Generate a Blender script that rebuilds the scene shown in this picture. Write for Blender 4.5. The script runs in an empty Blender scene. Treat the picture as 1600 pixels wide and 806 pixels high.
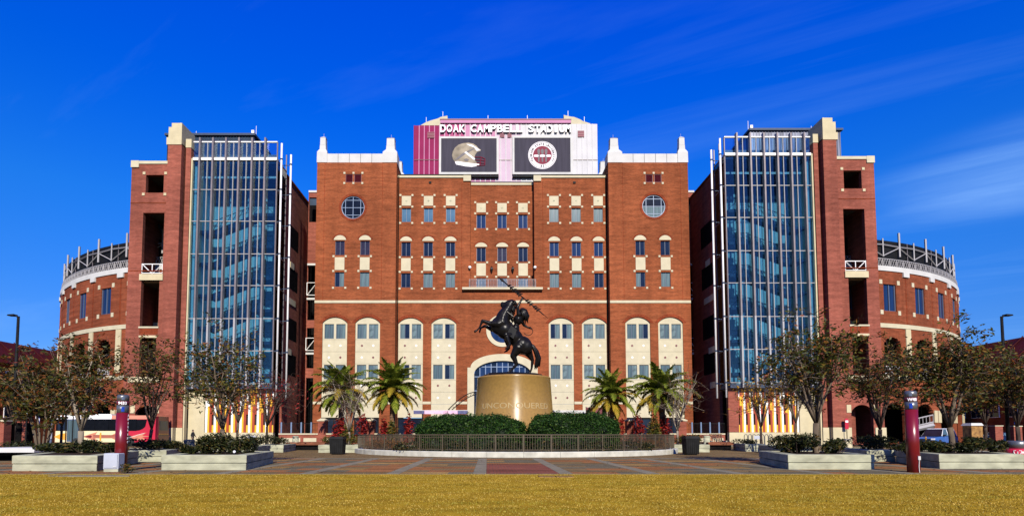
import bpy, bmesh, math, random
import numpy as np
from math import sin, cos, pi, radians, sqrt, atan2, tan
from mathutils import Vector, Matrix
from mathutils.geometry import tessellate_polygon

S = bpy.context.scene
COL = S.collection
R = random.Random(11)

# ---------------------------------------------------------------- camera
EYE = 1.25
CAMX = -1.95
PITCH = radians(3.5)
cd = bpy.data.cameras.new('camera')
cd.lens = 20.25
cd.sensor_width = 36.0
cd.shift_x = 38.0 / 1600
cd.shift_y = 220.0 / 1600
cd.clip_end = 6000
cam = bpy.data.objects.new('camera', cd)
COL.objects.link(cam)
cam.location = (CAMX, 0, EYE)
cam.rotation_euler = (pi / 2 + PITCH, 0, 0)
S.camera = cam

# ---------------------------------------------------------------- sun and sky
SUN_EL, SUN_AZ = radians(31), radians(7)       # behind the viewer, a little to the right
sl = bpy.data.lights.new('sun', 'SUN')
sl.energy = 5.0
sl.angle = radians(0.5)
sl.color = (1.0, 0.93, 0.80)
sun = bpy.data.objects.new('sun', sl)
COL.objects.link(sun)
to_sun = Vector((sin(SUN_AZ) * cos(SUN_EL), -cos(SUN_AZ) * cos(SUN_EL), sin(SUN_EL)))
sun.rotation_euler = (-to_sun).to_track_quat('-Z', 'Y').to_euler()

W = bpy.data.worlds.new('World')
S.world = W
W.use_nodes = True
nt = W.node_tree
nt.nodes.clear()
def N(t, **k):
    n = nt.nodes.new(t)
    for a, b in k.items():
        setattr(n, a, b)
    return n
L = lambda a, b: nt.links.new(a, b)
sky = N('ShaderNodeTexSky', sky_type='NISHITA', sun_disc=False)
sky.sun_elevation = SUN_EL
sky.sun_rotation = pi - SUN_AZ
sky.air_density = 1.0
sky.dust_density = 0.2
sky.ozone_density = 4.0
gam = N('ShaderNodeGamma')
gam.inputs[1].default_value = SKYG = 1.0
hs = N('ShaderNodeHueSaturation')
hs.inputs['Saturation'].default_value = 1.38
tint = N('ShaderNodeMix', data_type='RGBA', blend_type='MULTIPLY')
tint.inputs[0].default_value = 1.0
tr_ = N('ShaderNodeValToRGB')
_e = tr_.color_ramp.elements
_e[0].position = 0.0; _e[0].color = (0.30, 0.52, 1.0, 1)
_e[1].position = 0.62; _e[1].color = (0.45, 0.80, 2.45, 1)
_m = _e.new(0.34); _m.color = (0.75, 1.02, 1.66, 1)
_m = _e.new(0.16); _m.color = (0.58, 0.74, 1.22, 1)
L(tr_.outputs[0], tint.inputs[7])
# thin cirrus on a flat layer high above
tc = N('ShaderNodeTexCoord')
sep = N('ShaderNodeSeparateXYZ')
L(tc.outputs['Generated'], sep.inputs[0]); L(sep.outputs[2], tr_.inputs[0])
mx = N('ShaderNodeMath', operation='MAXIMUM'); mx.inputs[1].default_value = 0.04
L(sep.outputs[2], mx.inputs[0])
dx = N('ShaderNodeMath', operation='DIVIDE'); L(sep.outputs[0], dx.inputs[0]); L(mx.outputs[0], dx.inputs[1])
dy = N('ShaderNodeMath', operation='DIVIDE'); L(sep.outputs[1], dy.inputs[0]); L(mx.outputs[0], dy.inputs[1])
cmb = N('ShaderNodeCombineXYZ'); L(dx.outputs[0], cmb.inputs[0]); L(dy.outputs[0], cmb.inputs[1])
mp = N('ShaderNodeMapping')
mp.vector_type = 'TEXTURE'
mp.inputs['Rotation'].default_value = (0, 0, radians(-32))
mp.inputs['Scale'].default_value = (3.4, 0.75, 1)
mp.inputs['Location'].default_value = (2.3, 0.7, 0)
L(cmb.outputs[0], mp.inputs[0])
nz = N('ShaderNodeTexNoise'); nz.inputs['Scale'].default_value = 1.0; nz.inputs['Detail'].default_value = 9
nz.inputs['Roughness'].default_value = 0.58; nz.inputs['Distortion'].default_value = 0.5
L(mp.outputs[0], nz.inputs['Vector'])
rp = N('ShaderNodeMapRange'); rp.inputs[1].default_value = 0.50; rp.inputs[2].default_value = 0.86
rp.inputs[3].default_value = 0.0; rp.inputs[4].default_value = 0.21
L(nz.outputs['Fac'], rp.inputs[0])
# a denser streak low in the north-east
nrm = N('ShaderNodeVectorMath', operation='DISTANCE')
nrm.inputs[1].default_value = (0.66, 0.68, 0.325)
scl = N('ShaderNodeVectorMath', operation='MULTIPLY'); scl.inputs[1].default_value = (1, 1, 3.2)
scl2 = N('ShaderNodeVectorMath', operation='MULTIPLY'); scl2.inputs[1].default_value = (1, 1, 3.2)
scl2.inputs[0].default_value = (0.665, 0.675, 0.325)
L(tc.outputs['Generated'], scl.inputs[0]); L(scl.outputs[0], nrm.inputs[0]); L(scl2.outputs[0], nrm.inputs[1])
sm = N('ShaderNodeMapRange'); sm.interpolation_type = 'SMOOTHSTEP'
sm.inputs[1].default_value = 0.03; sm.inputs[2].default_value = 0.23; sm.inputs[3].default_value = 1.0; sm.inputs[4].default_value = 0.0
L(nrm.outputs['Value'], sm.inputs[0])
rp2 = N('ShaderNodeMapRange'); rp2.inputs[1].default_value = 0.36; rp2.inputs[2].default_value = 0.8
rp2.inputs[3].default_value = 0.0; rp2.inputs[4].default_value = 0.95
L(nz.outputs['Fac'], rp2.inputs[0])
mul = N('ShaderNodeMath', operation='MULTIPLY'); L(sm.outputs[0], mul.inputs[0]); L(rp2.outputs[0], mul.inputs[1])
add = N('ShaderNodeMath', operation='ADD', use_clamp=True); L(rp.outputs[0], add.inputs[0]); L(mul.outputs[0], add.inputs[1])
fade = N('ShaderNodeMapRange'); fade.inputs[1].default_value = 0.0; fade.inputs[2].default_value = 0.12
L(sep.outputs[2], fade.inputs[0])
mul2 = N('ShaderNodeMath', operation='MULTIPLY'); L(add.outputs[0], mul2.inputs[0]); L(fade.outputs[0], mul2.inputs[1])
cl = N('ShaderNodeMix', data_type='RGBA'); cl.inputs[7].default_value = (3.0, 5.6, 10.5, 1)
bg = N('ShaderNodeBackground'); bg.inputs[1].default_value = 0.0681
wo = N('ShaderNodeOutputWorld')
L(sky.outputs[0], gam.inputs[0]); L(gam.outputs[0], hs.inputs['Color']); L(hs.outputs[0], tint.inputs[6])
L(tint.outputs[2], cl.inputs[6]); L(mul2.outputs[0], cl.inputs[0]); L(cl.outputs[2], bg.inputs[0]); L(bg.outputs[0], wo.inputs[0])

S.view_settings.view_transform = 'Standard'
S.view_settings.look = 'None'
S.view_settings.exposure = 0.7
S.view_settings.gamma = 1.0
S.cycles.max_bounces = 6
S.cycles.transparent_max_bounces = 16
S.cycles.use_denoising = True

# ---------------------------------------------------------------- pixel helper: a point seen at (px, py) in a 1600 x 806 frame, at depth D
def at(px, py, D):
    u, v = (px - 762.0) / 900, (623.0 - py) / 900
    t = D / (cos(PITCH) - v * sin(PITCH))
    return CAMX + u * t, EYE + (sin(PITCH) + v * cos(PITCH)) * t
def ax(px, py, D): return at(px, py, D)[0]
def az(py, D): return at(762, py, D)[1]

# ---------------------------------------------------------------- mesh builder
ORI = {}
class MB:
    def __init__(s): s.v, s.f = [], []
    def add(s, vs, fs):
        b = len(s.v)
        s.v += [tuple(p) for p in vs]
        s.f += [tuple(b + i for i in f) for f in fs]
        return s
    def box(s, x0, x1, y0, y1, z0, z1):
        x0, x1 = min(x0, x1), max(x0, x1); y0, y1 = min(y0, y1), max(y0, y1); z0, z1 = min(z0, z1), max(z0, z1)
        return s.add([(x0, y0, z0), (x1, y0, z0), (x1, y1, z0), (x0, y1, z0), (x0, y0, z1), (x1, y0, z1), (x1, y1, z1), (x0, y1, z1)],
                     [(0, 3, 2, 1), (4, 5, 6, 7), (0, 1, 5, 4), (1, 2, 6, 5), (2, 3, 7, 6), (3, 0, 4, 7)])
    def bevbox(s, x0, x1, y0, y1, z0, z1, b=0.02):
        # box with chamfered top edges
        x0, x1 = min(x0, x1), max(x0, x1)
        return s.frustum([(x0, y0), (x1, y0), (x1, y1), (x0, y1)], z0, [(x0, y0), (x1, y0), (x1, y1), (x0, y1)], z1 - b, cap=False) \
                .frustum([(x0, y0), (x1, y0), (x1, y1), (x0, y1)], z1 - b, [(x0 + b, y0 + b), (x1 - b, y0 + b), (x1 - b, y1 - b), (x0 + b, y1 - b)], z1)
    def frustum(s, p0, z0, p1, z1, cap=True):
        n = len(p0)
        vs = [(x, y, z0) for x, y in p0] + [(x, y, z1) for x, y in p1]
        fs = [(i, (i + 1) % n, n + (i + 1) % n, n + i) for i in range(n)]
        if cap: fs += [tuple(range(n))[::-1], tuple(range(n, 2 * n))]
        return s.add(vs, fs)
    def prism_z(s, p, z0, z1): return s.frustum(p, z0, p, z1)
    def slab(s, outer, holes, y0, y1, back=False):
        # polygon with holes in the XZ plane, y0 is the face toward the viewer
        loops = [outer] + list(holes)
        pts = [p for l in loops for p in l]
        tri = tessellate_polygon([[Vector((x, z, 0)) for x, z in l] for l in loops])
        n = len(pts)
        vs = [(x, y0, z) for x, z in pts] + [(x, y1, z) for x, z in pts]
        fs = []
        for a, b, c in tri:
            (xa, za), (xb, zb), (xc, zc) = pts[a], pts[b], pts[c]
            if (xb - xa) * (zc - za) - (xc - xa) * (zb - za) < 0: b, c = c, b
            fs.append((a, b, c))
            if back: fs.append((n + a, n + c, n + b))
        o = 0
        for k, l in enumerate(loops):
            m = len(l)
            area = sum(l[i][0] * l[(i + 1) % m][1] - l[(i + 1) % m][0] * l[i][1] for i in range(m))
            for i in range(m):
                a, b = o + i, o + (i + 1) % m
                q = (a, b, n + b, n + a)
                if (area > 0) == (k == 0): q = q[::-1]
                fs.append(q)
            o += m
        return s.add(vs, fs)
    def tube(s, pts, rad, n=6, cap=True, flat=1.0):
        pts = [Vector(p) for p in pts]
        if not hasattr(rad, '__len__'): rad = [rad] * len(pts)
        vs, fs = [], []
        up = None
        for i, p in enumerate(pts):
            d = (pts[min(i + 1, len(pts) - 1)] - pts[max(i - 1, 0)])
            d = d.normalized() if d.length > 1e-9 else Vector((0, 0, 1))
            if up is None:
                up = Vector((0, 0, 1)) if abs(d.z) < 0.9 else Vector((1, 0, 0))
            a = d.cross(up)
            if a.length < 1e-6: a = d.cross(Vector((0, 1, 0.3)))
            a.normalize(); up = a.cross(d).normalized()
            for k in range(n):
                t = 2 * pi * k / n
                vs.append(p + (a * cos(t) + up * sin(t) * flat) * rad[i])
        for i in range(len(pts) - 1):
            for k in range(n):
                k2 = (k + 1) % n
                fs.append((i * n + k, i * n + k2, (i + 1) * n + k2, (i + 1) * n + k))
        if cap:
            fs.append(tuple(range(n))[::-1]); fs.append(tuple(range((len(pts) - 1) * n, len(pts) * n)))
        return s.add(vs, fs)
    def bar(s, a, b, w, h=None):
        return s.tube([a, b], w / 1.414, 4)
    def lathe(s, prof, n=32, c=(0, 0), a0=0, a1=2 * pi, sx=1, sy=1):
        vs, fs = [], []
        full = abs(a1 - a0 - 2 * pi) < 1e-6
        m = n if full else n + 1
        for r, z in prof:
            for k in range(m):
                t = a0 + (a1 - a0) * k / n
                vs.append((c[0] + r * cos(t) * sx, c[1] + r * sin(t) * sy, z))
        for i in range(len(prof) - 1):
            for k in range(n):
                k2 = (k + 1) % m
                fs.append((i * m + k, i * m + k2, (i + 1) * m + k2, (i + 1) * m + k))
        if full:
            if prof[0][0] > 1e-6: fs.append(tuple(range(m))[::-1])
            if prof[-1][0] > 1e-6: fs.append(tuple(range((len(prof) - 1) * m, len(prof) * m)))
        return s.add(vs, fs)
    def ball(s, c, r, n=12, m=8, rot=None):
        if not hasattr(r, '__len__'): r = (r, r, r)
        vs, fs = [], []
        for i in range(m + 1):
            p = pi * i / m
            for k in range(n):
                t = 2 * pi * k / n
                q = Vector((r[0] * sin(p) * cos(t), r[1] * sin(p) * sin(t), r[2] * cos(p)))
                if rot: q = rot @ q
                vs.append(q + Vector(c))
        for i in range(m):
            for k in range(n):
                k2 = (k + 1) % n
                if i == 0: fs.append((k, n + k, n + k2))
                elif i == m - 1: fs.append((i * n + k, (i + 1) * n + k, i * n + k2))
                else: fs.append((i * n + k, (i + 1) * n + k, (i + 1) * n + k2, i * n + k2))
        return s.add(vs, fs)
    def poly(s, pts): return s.add(pts, [tuple(range(len(pts)))])
    def build(s, name, mat, parent=None, smooth=False, base=None, kind=None):
        me = bpy.data.meshes.new(name)
        o = Vector(ORI.get(parent, base or (0, 0, 0)))
        me.from_pydata([(p[0] - o.x, p[1] - o.y, p[2] - o.z) for p in s.v], [], s.f)
        me.update()
        if mat: me.materials.append(mat)
        if smooth: me.polygons.foreach_set('use_smooth', [True] * len(me.polygons))
        ob = bpy.data.objects.new(name, me)
        COL.objects.link(ob)
        if parent: ob.parent = parent
        elif base: ob.location = base
        ORI[ob] = tuple(o)
        if kind: ob['kind'] = kind
        return ob
def tag(o, label, cat, group=None):
    o['label'] = label; o['category'] = cat
    if group: o['group'] = group
    return o
def thing(name, label, cat, loc=(0, 0, 0), group=None, rz=0):
    o = bpy.data.objects.new(name, None)
    o.empty_display_size = 0.2
    COL.objects.link(o)
    o.location = loc
    o.rotation_euler = (0, 0, rz)
    ORI[o] = tuple(loc)
    return tag(o, label, cat, group)
def local(o):       # children of o are modelled round its own origin
    ORI[o] = (0, 0, 0); return o
def inst(me, name, parent, loc=(0, 0, 0), rot=(0, 0, 0), sc=(1, 1, 1), mat=None):
    o = bpy.data.objects.new(name, me)
    COL.objects.link(o)
    o.location = loc; o.rotation_euler = rot; o.scale = sc
    if parent: o.parent = parent
    return o
def winst(me, name, parent, loc):      # loc in world coordinates
    p = ORI.get(parent, (0, 0, 0))
    o = inst(me, name, parent, (loc[0] - p[0], loc[1] - p[1], loc[2] - p[2]))
    ORI[o] = (0, 0, 0)
    return o
def copy_tree(o, parent=None):
    c = o.copy(); COL.objects.link(c); c.parent = parent
    for ch in list(o.children): copy_tree(ch, c)
    return c
def structure(o): o['kind'] = 'structure'; return o
def fast_mesh(name, verts, faces_n, k, mat, parent=None, base=None, kind=None):
    # verts: (n,3) array, consecutive groups of k vertices form one face
    me = bpy.data.meshes.new(name)
    nv = len(verts); nf = nv // k
    o = np.array(ORI.get(parent, base or (0, 0, 0)), dtype=np.float64)
    me.vertices.add(nv); me.vertices.foreach_set('co', (verts - o).astype(np.float32).ravel())
    me.loops.add(nv); me.loops.foreach_set('vertex_index', np.arange(nv, dtype=np.int32))
    me.polygons.add(nf); me.polygons.foreach_set('loop_start', np.arange(0, nv, k, dtype=np.int32))
    me.polygons.foreach_set('loop_total', np.full(nf, k, dtype=np.int32))
    me.update(calc_edges=True)
    if mat: me.materials.append(mat)
    ob = bpy.data.objects.new(name, me); COL.objects.link(ob)
    if parent: ob.parent = parent
    elif base: ob.location = base
    ORI[ob] = tuple(o)
    if kind: ob['kind'] = kind
    return ob
def arc(cx, cz, rx, rz, a0, a1, n=12):
    return [(cx + rx * cos(a0 + (a1 - a0) * i / n), cz + rz * sin(a0 + (a1 - a0) * i / n)) for i in range(n + 1)]
def rect(x0, x1, z0, z1):
    x0, x1 = min(x0, x1), max(x0, x1); z0, z1 = min(z0, z1), max(z0, z1)
    return [(x0, z0), (x1, z0), (x1, z1), (x0, z1)]
def seg_arch(x0, x1, z0, zs, zt, n=12):
    # rectangle with a round head: z0 bottom, zs spring, zt top
    x0, x1 = min(x0, x1), max(x0, x1)
    w, h = (x1 - x0) / 2, zt - zs
    r = (w * w + h * h) / (2 * h)
    cz = zt - r
    a = math.asin(min(1, w / r))
    pts = [((x0 + x1) / 2 + r * sin(a - 2 * a * i / n), cz + r * cos(a - 2 * a * i / n)) for i in range(n + 1)]
    return [(x0, z0), (x1, z0)] + pts if z0 < zs - 1e-6 else pts

# ---------------------------------------------------------------- materials
KA = 0.62         # measured picture colours to base colours at this exposure
def kc(c): return tuple(x * (KA if max(c) < .70 else .85) for x in c)
def pmat(name, c, rough=0.7, metal=0.0, var=0.12, scale=3.0, bump=0.0, spec=0.4, detail=4, stretch=None, coat=0.0, c2=None):
    c = kc(c); c2 = kc(c2) if c2 else None
    m = bpy.data.materials.new(name); m.use_nodes = True
    t = m.node_tree; b = t.nodes['Principled BSDF']
    b.inputs['Roughness'].default_value = rough; b.inputs['Metallic'].default_value = metal
    b.inputs['Specular IOR Level'].default_value = spec
    b.inputs['Coat Weight'].default_value = coat
    co = t.nodes.new('ShaderNodeTexCoord'); mp = t.nodes.new('ShaderNodeMapping')
    if stretch: mp.inputs['Scale'].default_value = stretch
    t.links.new(co.outputs['Object'], mp.inputs[0])
    n = t.nodes.new('ShaderNodeTexNoise'); n.inputs['Scale'].default_value = scale; n.inputs['Detail'].default_value = detail
    t.links.new(mp.outputs[0], n.inputs['Vector'])
    r = t.nodes.new('ShaderNodeValToRGB')
    lo = c2 if c2 else tuple(x * (1 - 2 * var) for x in c); hi = c if c2 else tuple(min(1, x * (1 + var)) for x in c)
    r.color_ramp.elements[0].position = 0.3; r.color_ramp.elements[1].position = 0.7
    r.color_ramp.elements[0].color = (*lo, 1); r.color_ramp.elements[1].color = (*hi, 1)
    t.links.new(n.outputs['Fac'], r.inputs[0]); t.links.new(r.outputs[0], b.inputs['Base Color'])
    if bump:
        bp = t.nodes.new('ShaderNodeBump'); bp.inputs['Strength'].default_value = bump; bp.inputs['Distance'].default_value = 0.02
        n2 = t.nodes.new('ShaderNodeTexNoise'); n2.inputs['Scale'].default_value = scale * 8; n2.inputs['Detail'].default_value = 3
        t.links.new(co.outputs['Object'], n2.inputs['Vector'])
        t.links.new(n2.outputs['Fac'], bp.inputs['Height']); t.links.new(bp.outputs[0], b.inputs['Normal'])
    return m
def brick_mat(name, c1, c2, mortar, bw=0.24, bh=0.08):
    c1, c2, mortar = kc(c1), kc(c2), kc(mortar)
    m = bpy.data.materials.new(name); m.use_nodes = True
    t = m.node_tree; b = t.nodes['Principled BSDF']
    b.inputs['Roughness'].default_value = 0.85; b.inputs['Specular IOR Level'].default_value = 0.05
    g = t.nodes.new('ShaderNodeNewGeometry'); sp = t.nodes.new('ShaderNodeSeparateXYZ'); t.links.new(g.outputs['Position'], sp.inputs[0])
    ad = t.nodes.new('ShaderNodeMath'); ad.operation = 'ADD'; t.links.new(sp.outputs[0], ad.inputs[0]); t.links.new(sp.outputs[1], ad.inputs[1])
    cb = t.nodes.new('ShaderNodeCombineXYZ'); t.links.new(ad.outputs[0], cb.inputs[0]); t.links.new(sp.outputs[2], cb.inputs[1])
    br = t.nodes.new('ShaderNodeTexBrick')
    br.inputs['Scale'].default_value = 1.0; br.inputs['Brick Width'].default_value = bw; br.inputs['Row Height'].default_value = bh
    br.inputs['Mortar Size'].default_value = 0.006; br.inputs['Bias'].default_value = -0.1
    br.inputs['Color1'].default_value = (*c1, 1); br.inputs['Color2'].default_value = (*c2, 1); br.inputs['Mortar'].default_value = (*mortar, 1)
    t.links.new(cb.outputs[0], br.inputs['Vector'])
    # soldier rows, weathering streaks and larger patches
    n = t.nodes.new('ShaderNodeTexNoise'); n.inputs['Scale'].default_value = 1.0; n.inputs['Detail'].default_value = 5; n.inputs['Roughness'].default_value = 0.65
    mp = t.nodes.new('ShaderNodeMapping'); mp.inputs['Scale'].default_value = (0.45, 2.6, 1); t.links.new(cb.outputs[0], mp.inputs[0]); t.links.new(mp.outputs[0], n.inputs['Vector'])
    mr = t.nodes.new('ShaderNodeMapRange'); mr.inputs[1].default_value = 0.3; mr.inputs[2].default_value = 0.7; mr.inputs[3].default_value = 0.68; mr.inputs[4].default_value = 1.25
    t.links.new(n.outputs['Fac'], mr.inputs[0])
    n3 = t.nodes.new('ShaderNodeTexNoise'); n3.inputs['Scale'].default_value = 0.12; n3.inputs['Detail'].default_value = 3
    t.links.new(g.outputs['Position'], n3.inputs['Vector'])
    mr3 = t.nodes.new('ShaderNodeMapRange'); mr3.inputs[1].default_value = 0.3; mr3.inputs[2].default_value = 0.7; mr3.inputs[3].default_value = 0.76; mr3.inputs[4].default_value = 1.14
    t.links.new(n3.outputs['Fac'], mr3.inputs[0])
    n4 = t.nodes.new('ShaderNodeTexNoise'); n4.inputs['Scale'].default_value = 1.0; n4.inputs['Detail'].default_value = 4
    mp4 = t.nodes.new('ShaderNodeMapping'); mp4.inputs['Scale'].default_value = (0.9, 0.05, 1); t.links.new(cb.outputs[0], mp4.inputs[0]); t.links.new(mp4.outputs[0], n4.inputs['Vector'])
    mr4 = t.nodes.new('ShaderNodeMapRange'); mr4.inputs[1].default_value = 0.35; mr4.inputs[2].default_value = 0.65; mr4.inputs[3].default_value = 0.88; mr4.inputs[4].default_value = 1.08
    t.links.new(n4.outputs['Fac'], mr4.inputs[0])
    m0 = t.nodes.new('ShaderNodeMath'); m0.operation = 'MULTIPLY'; t.links.new(mr.outputs[0], m0.inputs[0]); t.links.new(mr4.outputs[0], m0.inputs[1])
    mm = t.nodes.new('ShaderNodeMath'); mm.operation = 'MULTIPLY'; t.links.new(m0.outputs[0], mm.inputs[0]); t.links.new(mr3.outputs[0], mm.inputs[1])
    mu = t.nodes.new('ShaderNodeMix'); mu.data_type = 'RGBA'; mu.blend_type = 'MULTIPLY'; mu.inputs[0].default_value = 1
    t.links.new(br.outputs['Color'], mu.inputs[6])
    cc = t.nodes.new('ShaderNodeCombineColor')
    for i in range(3): t.links.new(mm.outputs[0], cc.inputs[i])
    t.links.new(cc.outputs[0], mu.inputs[7])
    t.links.new(mu.outputs[2], b.inputs['Base Color'])
    bp = t.nodes.new('ShaderNodeBump'); bp.inputs['Strength'].default_value = 0.4; bp.inputs['Distance'].default_value = 0.01
    t.links.new(br.outputs['Fac'], bp.inputs['Height']); bp.invert = True; t.links.new(bp.outputs[0], b.inputs['Normal'])
    return m
def leaf_mat(name, stops, trans=0.25, rough=0.5, spec=0.12):
    m = bpy.data.materials.new(name); m.use_nodes = True
    t = m.node_tree; b = t.nodes['Principled BSDF']
    b.inputs['Roughness'].default_value = rough; b.inputs['Specular IOR Level'].default_value = spec
    g = t.nodes.new('ShaderNodeNewGeometry'); r = t.nodes.new('ShaderNodeValToRGB')
    el = r.color_ramp.elements
    while len(el) < len(stops): el.new(0.5)
    for e, (p, c) in zip(el, stops): e.position = p; e.color = (*kc(c), 1)
    t.links.new(g.outputs['Random Per Island'], r.inputs[0]); t.links.new(r.outputs[0], b.inputs['Base Color'])
    tr = t.nodes.new('ShaderNodeBsdfTranslucent'); t.links.new(r.outputs[0], tr.inputs[0])
    mi = t.nodes.new('ShaderNodeMixShader'); mi.inputs[0].default_value = trans
    t.links.new(b.outputs[0], mi.inputs[1]); t.links.new(tr.outputs[0], mi.inputs[2]); t.links.new(mi.outputs[0], t.nodes['Material Output'].inputs[0])
    return m
def glass_mat(name, tintc, rough=0.02, gloss=1.0):
    m = bpy.data.materials.new(name); m.use_nodes = True
    t = m.node_tree; t.nodes.remove(t.nodes['Principled BSDF'])
    tr = t.nodes.new('ShaderNodeBsdfTransparent'); tr.inputs[0].default_value = (*tintc, 1)
    gl = t.nodes.new('ShaderNodeBsdfGlossy'); gl.inputs['Roughness'].default_value = rough; gl.inputs[0].default_value = (gloss, gloss, gloss, 1)
    n = t.nodes.new('ShaderNodeTexNoise'); n.inputs['Scale'].default_value = 0.7
    g = t.nodes.new('ShaderNodeNewGeometry'); t.links.new(g.outputs['Position'], n.inputs['Vector'])
    bp = t.nodes.new('ShaderNodeBump'); bp.inputs['Strength'].default_value = 0.06; bp.inputs['Distance'].default_value = 0.05
    t.links.new(n.outputs['Fac'], bp.inputs['Height']); t.links.new(bp.outputs[0], gl.inputs['Normal'])
    fr = t.nodes.new('ShaderNodeFresnel'); fr.inputs[0].default_value = 1.5
    mi = t.nodes.new('ShaderNodeMixShader')
    t.links.new(fr.outputs[0], mi.inputs[0]); t.links.new(tr.outputs[0], mi.inputs[1]); t.links.new(gl.outputs[0], mi.inputs[2])
    t.links.new(mi.outputs[0], t.nodes['Material Output'].inputs[0])
    return m
M = {}
M['brick'] = brick_mat('orange_red_brick', (0.36, 0.093, 0.035), (0.24, 0.060, 0.024), (0.34, 0.15, 0.07))
M['tbrick'] = brick_mat('rose_red_brick', (0.365, 0.100, 0.066), (0.275, 0.070, 0.046), (0.34, 0.17, 0.12))
M['wbrick'] = brick_mat('russet_brick', (0.325, 0.078, 0.034), (0.235, 0.054, 0.024), (0.28, 0.13, 0.07))
M['cream'] = pmat('cream_precast_stone', (0.64, 0.575, 0.40), 0.8, spec=0.08, var=0.05, scale=1.2, bump=0.1)
M['yellow_cream'] = pmat('yellow_cream_stone', (0.66, 0.57, 0.36), 0.8, spec=0.08, var=0.06, scale=1.0, bump=0.1)
M['white'] = pmat('white_painted_precast', (0.67, 0.66, 0.63), 0.7, var=0.05, spec=0.05, scale=0.8)
M['grey_alu'] = pmat('grey_aluminium', (0.42, 0.40, 0.40), 0.45, var=0.06, scale=1.0)
M['white_metal'] = pmat('white_steel', (0.74, 0.72, 0.70), 0.4, var=0.04, scale=1.0)
M['fin'] = pmat('weathered_pinkish_aluminium', (0.22, 0.185, 0.19), 0.45, metal=0.2, var=0.08, scale=1.5)
M['frame'] = pmat('blue_grey_window_frame', (0.10, 0.13, 0.20), 0.4, var=0.05)
M['frame_light'] = pmat('pale_blue_window_frame', (0.20, 0.28, 0.42), 0.4, var=0.05)
M['pane_dark'] = pmat('dark_window_glass', (0.012, 0.018, 0.04), 0.06, var=0.3, scale=0.6, spec=0.4)
M['pane_blind'] = pmat('window_glass_with_blinds_drawn', (0.13, 0.19, 0.20), 0.15, var=0.18, scale=0.8, spec=0.35, stretch=(6, 1, 0.4))
M['pane_blind_b'] = pmat('window_glass_with_grey_blinds', (0.09, 0.135, 0.15), 0.15, var=0.25, scale=0.9, spec=0.35, stretch=(8, 1, 0.3))
M['pane_blind_c'] = pmat('window_glass_with_half_drawn_blinds', (0.17, 0.235, 0.24), 0.15, var=0.35, scale=0.7, spec=0.35, stretch=(2, 1, 2.0))
M['pane_sky'] = pmat('blue_window_glass', (0.10, 0.20, 0.30), 0.08, var=0.2, scale=0.5, spec=0.6)
M['pane_black'] = pmat('unlit_window_glass', (0.008, 0.012, 0.025), 0.15, var=0.3, scale=0.6, spec=0.15)
M['pane_brown'] = pmat('smoky_window_glass', (0.035, 0.022, 0.025), 0.1, var=0.2, spec=0.6)
M['pane_navy'] = pmat('navy_window_glass', (0.012, 0.03, 0.10), 0.08, var=0.25, scale=0.6, spec=0.6, stretch=(4, 4, 0.2))
M['garnet'] = pmat('garnet_paint', (0.16, 0.015, 0.03), 0.5, var=0.08)
M['black'] = pmat('black_painted_steel', (0.012, 0.012, 0.012), 0.6, var=0.2, spec=0.1)
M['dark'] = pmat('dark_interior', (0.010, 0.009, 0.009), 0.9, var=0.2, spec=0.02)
M['navy_metal'] = pmat('navy_standing_seam_metal', (0.035, 0.06, 0.085), 0.35, metal=0.5, var=0.15, scale=0.8)
M['grey_metal'] = pmat('grey_standing_seam_metal', (0.22, 0.23, 0.28), 0.35, metal=0.5, var=0.3, scale=0.8, stretch=(3, 3, 0.3))
M['concrete'] = pmat('pale_weathered_concrete', (0.48, 0.475, 0.33), 0.85, var=0.17, spec=0.1, scale=1.6, bump=0.25, stretch=(1, 1, 2.5))
M['kerb'] = pmat('white_kerb_stone', (0.62, 0.60, 0.50), 0.85, var=0.12, spec=0.1, scale=2.2, bump=0.25)
M['concrete_dark'] = pmat('grey_concrete', (0.19, 0.18, 0.155), 0.9, spec=0.1, var=0.12, scale=2)
M['bronze'] = pmat('dark_patinated_bronze', (0.006, 0.005, 0.0045), 0.3, metal=0.0, var=0.3, scale=2.2, bump=0.3, spec=0.13, c2=(0.013, 0.011, 0.010))
M['pedestal'] = pmat('polished_tan_granite', (0.36, 0.21, 0.05), 0.36, var=0.07, scale=6, spec=0.5, detail=8)
M['fence'] = pmat('bronze_painted_rail', (0.115, 0.088, 0.056), 0.5, var=0.1, spec=.2)
M['bark_pale'] = pmat('pale_smooth_bark', (0.38, 0.31, 0.23), 0.8, spec=0.08, var=0.2, scale=4, stretch=(1, 1, 0.25), bump=0.3)
M['bark'] = pmat('brown_bark', (0.10, 0.07, 0.055), 0.85, spec=0.08, var=0.25, scale=4, stretch=(1, 1, 0.25), bump=0.3)
M['bark_mid'] = pmat('grey_brown_bark', (0.20, 0.15, 0.105), 0.85, spec=0.08, var=0.25, scale=4, stretch=(1, 1, 0.25), bump=0.3)
M['soil'] = pmat('dark_mulch', (0.05, 0.03, 0.02), 0.95, spec=0.08, var=0.3, scale=8, bump=0.5)
M['skin'] = pmat('skin', (0.45, 0.26, 0.18), 0.6, var=0.03)
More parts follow.
